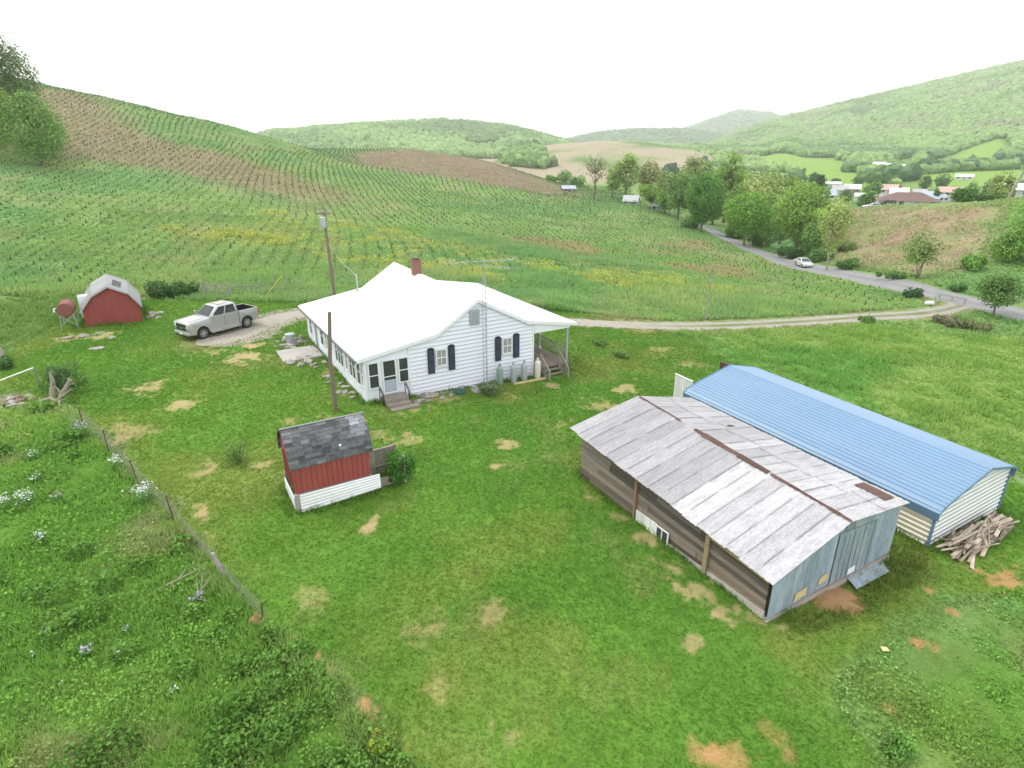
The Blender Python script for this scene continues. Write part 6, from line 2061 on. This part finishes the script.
    for y in (-.62, .60): m.box(2.905, 2.925, y, y + .03, .74, 1.24)
    m.tube([(2.91, 0, .94), (2.932, 0, .94)], .09, 14); m.build('grille_bar', M['chrome'], g_)
    m = MB(); m.box(3.0, 3.012, -.17, .17, .50, .62); m.build('license_plate', M['trim'], t)
    m = MB(); m.box(-.75, .05, -.45, .45, 2.105, 2.122); m.build('sunroof', mat('tinted_roof_panel', (.42, .38, .33), .25), t, bevel=.008)
    m = MB(); m.box(-.95, 1.2, -.9, .9, .36, .44); m.box(-2.8, 2.7, -.42, .42, .36, .52); m.build('chassis', M['black'], t)
    t.scale = (1, 1, 1.06)
    for x in (1.83, -1.83):
        for s in (1, -1): wheel(t, x, s * .84, .43, .29)
        m = MB(); m.tube([(x, -.72, .40), (x, .72, .40)], .07, 8); m.build('axle', M['black'], t)
        m = MB(); m.prism(arch(x, .49, .42), 'y', -.7, .7) if x > 0 else m.box(x - .45, x + .45, -.7, .7, .55, .69); 
        if x < 0: m.build('wheel_well', M['black'], t)


truck()


def sedan(label, loc, head, paint, name='parked_car', scale=1.0, van=False):
    t = thing(name, label, 'car', loc, head)
    W = .87; k = scale
    side = [(-2.25 * k, .30), (-1.35 - .36, .26)] + arch(-1.35, .36, .30)[1:-1] + [(-.95, .24), (.98, .24)] + arch(1.38, .36, .30)[1:-1] + [(1.78, .26), (2.22 * k, .30), (2.28 * k, .55), (2.15 * k, .72), (1.0, .92), (-1.6, .95), (-2.24 * k, .88)]
    mb = MB(); mb.prism(side, 'y', -W, W); mb.build('body', M[paint], t, bevel=.05, smooth=True)
    lo = [(.98, -.80, .91), (.98, .80, .91), (-1.75, .80, .93), (-1.75, -.80, .93)]; up = [(.18, -.60, 1.40), (.18, .60, 1.40), (-1.0, .60, 1.40), (-1.0, -.60, 1.40)]
    if van: up[2] = (-1.6, .66, 1.62); up[3] = (-1.6, -.66, 1.62); up[0] = (.2, -.66, 1.62); up[1] = (.2, .66, 1.62)
    mb = MB(); mb.hexa([lo[3], lo[0], lo[1], lo[2], up[3], up[0], up[1], up[2]]); mb.build('roof', M[paint], t, bevel=.04, smooth=True)
    V = Vector
    def pn(q, n, nm):
        a, b, c, d = map(V, q); n = V(n); m = MB(); m.hexa([a, b, c, d, a + n, b + n, c + n, d + n]); m.build(nm, M['glass'], t)
    L = lambda A, B, C_, D, g, f: V(A).lerp(V(B), g).lerp(V(D).lerp(V(C_), g), f)
    for (A, B, C_, D, n, nm) in ((lo[0], lo[1], up[1], up[0], (.012, 0, .012), 'windshield'), (lo[2], lo[3], up[3], up[2], (-.012, 0, .012), 'rear_window')):
        pn([L(A, B, C_, D, g, f) for g, f in ((.06, .08), (.94, .08), (.92, .92), (.08, .92))], n, nm)
    for s, A, B, C_, D in ((1, lo[1], lo[2], up[2], up[1]), (-1, lo[0], lo[3], up[3], up[0])):
        for g0, g1 in ((.14, .50), (.54, .86)): pn([L(A, B, C_, D, g, f) for g, f in ((g0, .12), (g1, .12), (g1, .9), (g0 + .05, .9))], (0, s * .012, .004), 'window')
        for x, mt, nm in ((2.16 * k, 'lamp', 'headlight'), (-2.2 * k, 'redlamp', 'tail_light')):
            m = MB(); m.box(x - .08, x + .08, s * .66 - .14, s * .66 + .14, .60, .74); m.build(nm, M[mt], t, bevel=.02)
    for x in (1.38, -1.35):
        for s in (1, -1): wheel(t, x, s * .76, .31, .2)
    return t


p0 = at(803, 266.5)
sedan('silver saloon car driving on the road past the roadside trees', (p0.x, p0.y, p0.z + .06), math.atan2(ROAD_W[8][1] - ROAD_W[10][1], ROAD_W[8][0] - ROAD_W[10][0]), 'silver', 'silver_car')

# ================================================================== fences, stumps, oddments
t0 = at(109, 452)
wf = thing('wire_fence', 'sagging wire fence with rusty steel posts between lawn and rough meadow', 'fence', t0)
line = [at(*p) for p in LEFT_FENCE[:-1]]
fp = []
for (px, py, hgt, mt, ln) in ((84, 428, 1.15, 'rust', .02), (109, 452, 1.15, 'rust', .0), (139, 485, 1.2, 'rust', -.12), (175, 523, 1.2, 'rust', -.10), (262, 622, .75, 'rust', .1)):
    b = at(px, py); fp.append((b, b + Vector((ln, 0, hgt))))
    mb = MB(); mb.bar(b - t0 + Vector((0, 0, -.2)), b - t0 + Vector((ln, 0, hgt)), .045, .035); mb.bar(b - t0 + Vector((ln * .9, 0, hgt * .9)), b - t0 + Vector((ln * .95, 0, hgt * .95)), .09, .012)
    mb.build('post', M[mt], wf)
b = at(226, 579); tp = b + Vector((-.30, .05, 1.0)); fp.append((b, tp))
mb = MB(); mb.tube([b - t0 + Vector((0, 0, -.2)), tp - t0], [.085, .07], 9); o = mb.build('wooden_post', M['greywood'], wf, smooth=True)
fp.sort(key=lambda e: -e[0].y)
mb = MB()
for f in (.25, .5, .72, .92):
    for i in range(len(fp) - 1):
        a = fp[i][0].lerp(fp[i][1], f); c = fp[i + 1][0].lerp(fp[i + 1][1], f); m_ = a.lerp(c, .5) - Vector((0, 0, .05))
        mb.tube([a - t0, m_ - t0, c - t0], .008, 4, cap=False)
for i in range(3):
    a0, a1 = fp[i]; b0, b1 = fp[i + 1]
    for k in range(1, 10): mb.tube([a0.lerp(b0, k / 10) - t0, a1.lerp(b1, k / 10) - Vector((0, 0, .1)) - t0], .005, 3, cap=False)
mb.build('wire', M['wire'], wf)

# field fence and gate behind the truck
a = at(205, 295.5); b = at(231, 297.5); c = at(288, 291); l0 = at(-60, 312)
ff = thing('field_gate', 'grey wooden field gate between two stout posts behind the pickup', 'gate', a)
for p, r, hgt, mt in ((a, .16, 1.35, 'greywood'), (b, .13, 1.3, 'greywood')):
    mb = MB(); mb.tube([p - a + Vector((0, 0, -.3)), p - a + Vector((0, 0, hgt))], [r, r * .9], 9); mb.build('post', M[mt], ff, smooth=True)
mb = MB(); d = (b - a)
for z in (.25, .55, .85, 1.12): mb.bar(d * .08 + Vector((0, 0, z)), d * .95 + Vector((0, 0, z)), .05, .07)
for f in (.1, .3, .52, .74, .93): mb.bar(d * f + Vector((0, 0, .15)), d * f + Vector((0, 0, 1.2)), .06, .05)
mb.build('gate_rail', M['greywood'], ff)
f2 = thing('field_fence', 'low post and wire fence running right from the gate towards the yellow guard', 'fence', b)
pts = [b + (c - b) * k / 4 for k in range(5)]
for p in pts[1:]:
    q = Vector((p.x, p.y, gz(p.x, p.y))); mb = MB(); mb.tube([q - b + Vector((0, 0, -.2)), q - b + Vector((0, 0, 1.05))], .055, 7); mb.build('post', M['greywood'], f2, smooth=True)
mb = MB()
for z in (.35, .65, .95):
    mb.tube([Vector((p.x, p.y, gz(p.x, p.y) + z)) - b for p in pts], .012, 4, cap=False)
mb.bar(Vector((0, 0, 1.0)), (pts[2] - b) + Vector((0, 0, .75)), .06, .08)
mb.build('wire', M['wire'], f2)

# dead wood at the fence end
q = at(60, 402)
t = thing('dead_stump', 'grey split dead stump with broken limbs at the end of the wire fence', 'stump', q)
mb = MB()
mb.tube([(-.5, .1, -.1), (-.42, .2, .5), (-.3, .3, 1.1), (-.34, .32, 1.65)], [.20, .15, .12, .05], 8)
mb.tube([(.1, -.2, -.1), (.3, -.1, .45), (.62, .1, .95), (.85, .1, 1.25), (.8, .1, 1.4)], [.17, .14, .12, .12, .06], 8)
mb.tube([(.0, -.4, .1), (.4, -.3, .4), (.95, -.1, .8)], [.11, .08, .03], 7)
mb.tube([(-.3, .2, .9), (-.05, .1, 1.25), (-.1, .1, 1.5)], [.07, .05, .02], 6); mb.tube([(.2, -.5, 0), (.5, -.6, .3), (.6, -.9, .1)], [.10, .08, .03], 6)
mb.tube([(.35, -.1, .5), (.08, -.1, .95)], [.08, .03], 7); mb.tube([(.62, .1, .95), (1.1, 0, 1.1)], [.06, .03], 7)
mb.tube([(-1.0, -.2, .1), (-.4, -.1, .22), (.4, -.5, .15)], [.08, .11, .06], 7)
mb.build('trunk', M['palebark'], t, smooth=True)
q = at(57, 405)
q = at(5, 366); mb = MB(); mb.tube([(.1, 0, -.3), (-.2, .1, 1.2), (-.5, .1, 2.1)], [.2, .18, .14], 9); o = mb.build('old_post', M['greywood'], smooth=True); o.location = q
tag(o, 'thick leaning old wooden post at the left picture edge', 'post')
pa = at(-6, 392); pb = at(39, 384)
mb = MB(); mb.tube([pa + Vector((0, 0, .5)), pb + Vector((0, 0, 1.05))], .045, 8); mb.tube([pb + Vector((0, 0, -.2)), pb + Vector((0, 0, 1.1))], .05, 7, (.3, .3, .3)); mb.tube([pa + Vector((0, 0, -.2)), pa + Vector((0, 0, .6))], .05, 7, (.3, .3, .3))
tag(mb.build('pipe_rail', M['offwhite'], smooth=True), 'pale pipe rail sloping between short stakes at the left edge', 'rail')
q = at(12, 403)
for i in range(40):
    a_ = random.uniform(0, 6.28); r_ = 1.0 * math.sqrt(random.random())
    x_, y_ = q.x + math.cos(a_) * r_ * 1.15, q.y + math.sin(a_) * r_ * .9
    rock('fire_pit_stone', 'reddish grey stone in the round rubble heap at the left edge', x_, y_, random.uniform(.14, .3), 'stone', 'stones of the round rubble heap', 0.45, 'rubble' if i % 2 == 0 else 'stone', 500 + i, z=gz(x_, y_) + .22 * (1 - r_))
q = at(253, 622)
mb = MB(); mb.tube([(0, 0, 0), (.05, 0, .12), (.12, .02, .28)], [.16, .17, .19], 12); o = mb.build('rusty_bucket', M['soil'], smooth=True); o.location = q; o.rotation_euler = (.3, .5, 0); tag(o, 'reddish clay pot tipped over in the weeds near the fence', 'pot')
for i, (px, py, ang, lb) in enumerate(((180, 585, .4, 'long bare forked branch lying on the dry meadow patch'), (200, 600, 1.1, 'pale dead branch sticking up by the leaning wooden post'))):
    q = at(px, py); mb = MB()
    mb.tube([(-.7, -.1, .05), (0, 0, .22), (.7, .25, .3)], [.03, .025, .012], 6); mb.tube([(0, 0, .22), (.3, .45, .4)], [.02, .008], 5); mb.tube([(-.2, 0, .18), (-.1, -.5, .2)], [.02, .008], 5)
    if i: mb.tube([(.1, .0, .2), (.35, .1, .8)], [.025, .01], 5)
    o = mb.build('dead_branch', M['palebark'], smooth=True); o.location = q; o.rotation_euler = (0, 0, ang); tag(o, lb, 'branch')
q = at(884, 652); mb = MB(); mb.hexa([(-.1, -.07, 0), (.1, -.09, .01), (.12, .08, 0), (-.09, .1, .02), (-.1, -.07, .03), (.1, -.09, .05), (.12, .08, .03), (-.09, .1, .06)]); o = mb.build('paper_scrap', M['insul']); o.location = q + Vector((0, 0, .05)); tag(o, 'small cream scrap lying alone on the lawn right of the barn', 'scrap')
q = at(929, 305.5); mb = MB(); mb.tube([(-.5, 0, .3), (-.4, 0, .3), (.4, 0, .3), (.5, 0, .3)], [.15, .26, .26, .15], 12); o = mb.build('white_barrel', M['silage'], smooth=True); o.location = q; tag(o, 'white barrel lying in the grass near the road junction', 'barrel')
q = at(951, 301.5)
t = thing('road_barrier', 'short grey guard rail at the culvert beside the junction', 'guard rail', q, R(-60))
mb = MB(); mb.bar((-1.6, 0, .6), (1.6, 0, .62), .05, .26); mb.build('rail', M['galv'], t)
for x in (-1.4, 0, 1.4):
    mb = MB(); mb.box(x - .06, x + .06, .03, .14, -.2, .7); mb.build('post', M['greywood'], t)
q = at(934, 304); mb = MB(); mb.tube([(0, 0, -.2), (0, 0, 1.0)], .05, 6); 
o = mb.build('reflector_post', M['greywood']); o.location = q; tag(o, 'thin dark marker post left of the guard rail', 'post')

# ================================================================== village
def cottage(name, label, px, py, dist, w, d, h, roofh, rz, wall, roofm, nwin=3, storeys=1, porch=False, hip=False, cat='house', chim=False, open_front=False):
    if not hip: w *= .86; d *= .9; h *= .85; roofh *= .95
    q = atd(px, py, dist)
    t = thing(name, label, cat, q, rz)
    mb = MB(); mb.box(-w / 2, w / 2, -d / 2, d / 2, -1.0, h)
    if not hip: mb.prism([(-d / 2, h), (d / 2, h), (0, h + roofh)], 'x', -w / 2 + .02, w / 2 - .02)
    mb.build('wall', M[wall], t)
    mb = MB(); e = .4
    if hip:
        r = w / 2 - d / 2
        V = [(-w / 2 - e, -d / 2 - e, h), (w / 2 + e, -d / 2 - e, h), (w / 2 + e, d / 2 + e, h), (-w / 2 - e, d / 2 + e, h), (-r, 0, h + roofh), (r, 0, h + roofh)]
        mb.add(V, [(0, 1, 5, 4), (1, 2, 5), (2, 3, 4, 5), (3, 0, 4), (3, 2, 1, 0)])
    else:
        for s in (-1, 1):
            zz = h - e * roofh / (d / 2)
            mb.hexa([(-w / 2 - e, s * (d / 2 + e), zz), (w / 2 + e, s * (d / 2 + e), zz), (w / 2 + e, 0, h + roofh), (-w / 2 - e, 0, h + roofh), (-w / 2 - e, s * (d / 2 + e), zz + .15), (w / 2 + e, s * (d / 2 + e), zz + .15), (w / 2 + e, 0, h + roofh + .15), (-w / 2 - e, 0, h + roofh + .15)])
    rf = mb.build('roof', M[roofm], t)
    if chim:
        mb = MB(); mb.box(-.4, .4, -.4, .4, h + .3, h + roofh + .9); mb.build('chimney', M['brick'], rf)
    for st_ in range(storeys):
        for k in range(nwin):
            x = -w / 2 + w * (k + .5) / nwin; z = .9 + st_ * 2.6
            if z + 1.2 > h: z = max(.05, h - 1.15)
            if st_ == 0 and k == nwin // 2:
                mb = MB(); mb.box(x - .5, x + .5, -d / 2 - .05, -d / 2 - .003, 0, min(2.1, h - .1)); mb.build('door', M['greyroof'], t)
                continue
            mb = MB(); mb.box(x - .6, x + .6, -d / 2 - .04, -d / 2 - .003, z, z + 1.2); f = mb.build('window', M['trim'], t)
            mb = MB(); mb.box(x - .5, x + .5, -d / 2 - .055, -d / 2 - .042, z + .1, z + 1.1); mb.build('pane', M['glass'], f)
    if porch:
        mb = MB(); mb.hexa([(-w * .3, -d / 2 - 2.2, h - .7), (w * .3, -d / 2 - 2.2, h - .7), (w * .3, -d / 2 - .01, h - .3), (-w * .3, -d / 2 - .01, h - .3), (-w * .3, -d / 2 - 2.2, h - .55), (w * .3, -d / 2 - 2.2, h - .55), (w * .3, -d / 2 - .01, h - .15), (-w * .3, -d / 2 - .01, h - .15)]); mb.build('porch_roof', M[roofm], t)
        for x in (-w * .28, w * .28):
            mb = MB(); mb.box(x - .08, x + .08, -d / 2 - 2.1, -d / 2 - 1.95, -1, h - .65); mb.build('porch_post', M['trim'], t)
    return t


A_ = R(-20)
cottage('ranch_house', 'long low brown roofed house on the crest above the brown slope', 906, 207, 186, 13.0, 7.5, 1.5, 1.9, R(-24), 'housewhite', 'brownroof', 4, hip=True)
cottage('village_house', 'tan roofed brick cottage just behind the brown roofed house', 885, 197, 262, 8.5, 6.5, 2.6, 2.1, R(-26), 'brickwall', 'tanroof', 3, porch=True)
cottage('village_house', 'brick house with pale metal roof behind the tan roofed cottage', 899, 192, 296, 7, 8, 2.8, 2.2, R(-30), 'brickwall', 'offwhite', 3, chim=True)
cottage('village_house', 'house with pinkish roof left of the pale metal roofed brick house', 888, 190, 318, 8, 7, 2.6, 2.0, R(-20), 'housewhite', 'tanroof', 3)
cottage('village_shed', 'small white shed right of the brick house with metal roof', 909, 197, 280, 3.5, 3.0, 2.2, 1.0, R(-25), 'housewhite', 'offwhite', 1, cat='shed')
cottage('village_house', 'little grey house left of the pale farmhouse', 920, 190, 300, 5, 5.5, 2.6, 1.8, R(-30), 'bluegrey', 'greyroof', 2)
cottage('village_house', 'long white house with blue grey roof beside the two storey farmhouse', 934, 192, 292, 9, 6.5, 2.6, 1.8, R(-30), 'housewhite', 'bluegrey', 3, porch=True)
cottage('village_farmhouse', 'white two storey farmhouse with tan roof in the valley', 950, 193, 294, 9, 6.5, 4.6, 1.7, R(-32), 'housewhite', 'tanroof', 4, storeys=2)
cottage('village_barn', 'long low white building alone on the far green pasture', 964, 178, 420, 9, 5, 2.2, 1.2, R(-35), 'housewhite', 'offwhite', 3, cat='farm building')
cottage('village_house', 'whitish house half hidden behind the tall open yellowish tree', 1000, 195, 250, 6.5, 5.5, 2.6, 1.5, R(-40), 'housewhite', 'greyroof', 3)
cottage('village_house', 'large white roofed house cut by the right picture edge', 1026, 194, 190, 9, 7, 4.2, 1.2, R(-40), 'housewhite', 'offwhite', 3, storeys=2)
cottage('village_house', 'white roofed long shed at the top left of the village', 830, 188, 345, 9.5, 5, 2.4, .9, R(-20), 'bluegrey', 'offwhite', 3)
cottage('village_house', 'bluish roofed white house at the left end of the village', 826, 195, 285, 7.5, 5.5, 2.4, 1.7, R(-22), 'housewhite', 'bluegrey', 3)
cottage('village_house', 'grey roofed house in the middle of the left village group', 839, 193, 310, 7, 6, 2.5, 1.7, R(-15), 'housewhite', 'greyroof', 3)
cottage('village_house', 'dark fronted house with pale roof right in the left village group', 851, 194, 318, 7, 6, 2.6, 1.7, R(-24), 'brickwall', 'offwhite', 3)
cottage('village_shed', 'small bright white shed at the right of the left village group', 860, 197, 285, 4.2, 3.2, 2.3, 1.0, R(-24), 'housewhite', 'offwhite', 1, cat='shed')
cottage('far_house', 'tiny white house among trees below the left bright pasture', 878, 171, 480, 8, 7, 4, 2.5, R(-30), 'housewhite', 'offwhite', 3)
cottage('far_house', 'tiny white house just right of the other one above the dark tree belt', 886, 171, 500, 5, 5, 3, 1.8, R(-25), 'housewhite', 'offwhite', 2)
cottage('far_house', 'white house at the top right of the dark tree belt', 908, 171, 470, 8, 6, 4, 2, R(-30), 'housewhite', 'offwhite', 3)
cottage('far_house', 'small white house at the right end of the dark tree belt', 917, 172, 480, 6, 5, 3.2, 1.8, R(-30), 'housewhite', 'offwhite', 2)
cottage('far_cabin', 'white cabin below the clump of woodland on the tan hill', 530, 171, 430, 6, 5, 2.6, 1.6, R(-5), 'housewhite', 'offwhite', 2)
cottage('white_house', 'little white house with pale roof among trees at the far field edge', 631, 206, 204, 5.0, 4.2, 1.1, 1.5, R(-20), 'greytank', 'galv', 3)
cottage('garage_house', 'small grey outbuilding with dark opening right of the little white house', 657, 208, 196, 4.2, 4, 1.6, .9, R(-12), 'greyroof', 'greyroof', 2, cat='outbuilding')
cottage('tin_shed', 'lone shed with blue grey tin roof at the top of the hill field', 568, 194, 238, 5.4, 3.8, 1.3, .9, R(8), 'wood', 'bluegrey', 2, cat='shed')
for (px, py, dd, hd, pt, lb, vn) in ((872, 209.5, 180, R(170), 'silver', 'pale car parked left of the dark cars at the brown roofed house', False), (886, 208.5, 181, R(160), 'black', 'dark car parked at the left end of the brown roofed house', True), (927, 196, 272, R(150), 'carpaint', 'white car parked below the long white house', True)):
    q = atd(px, py, dd); sedan(lb, (q.x, q.y, q.z + .02), hd, pt, van=vn)
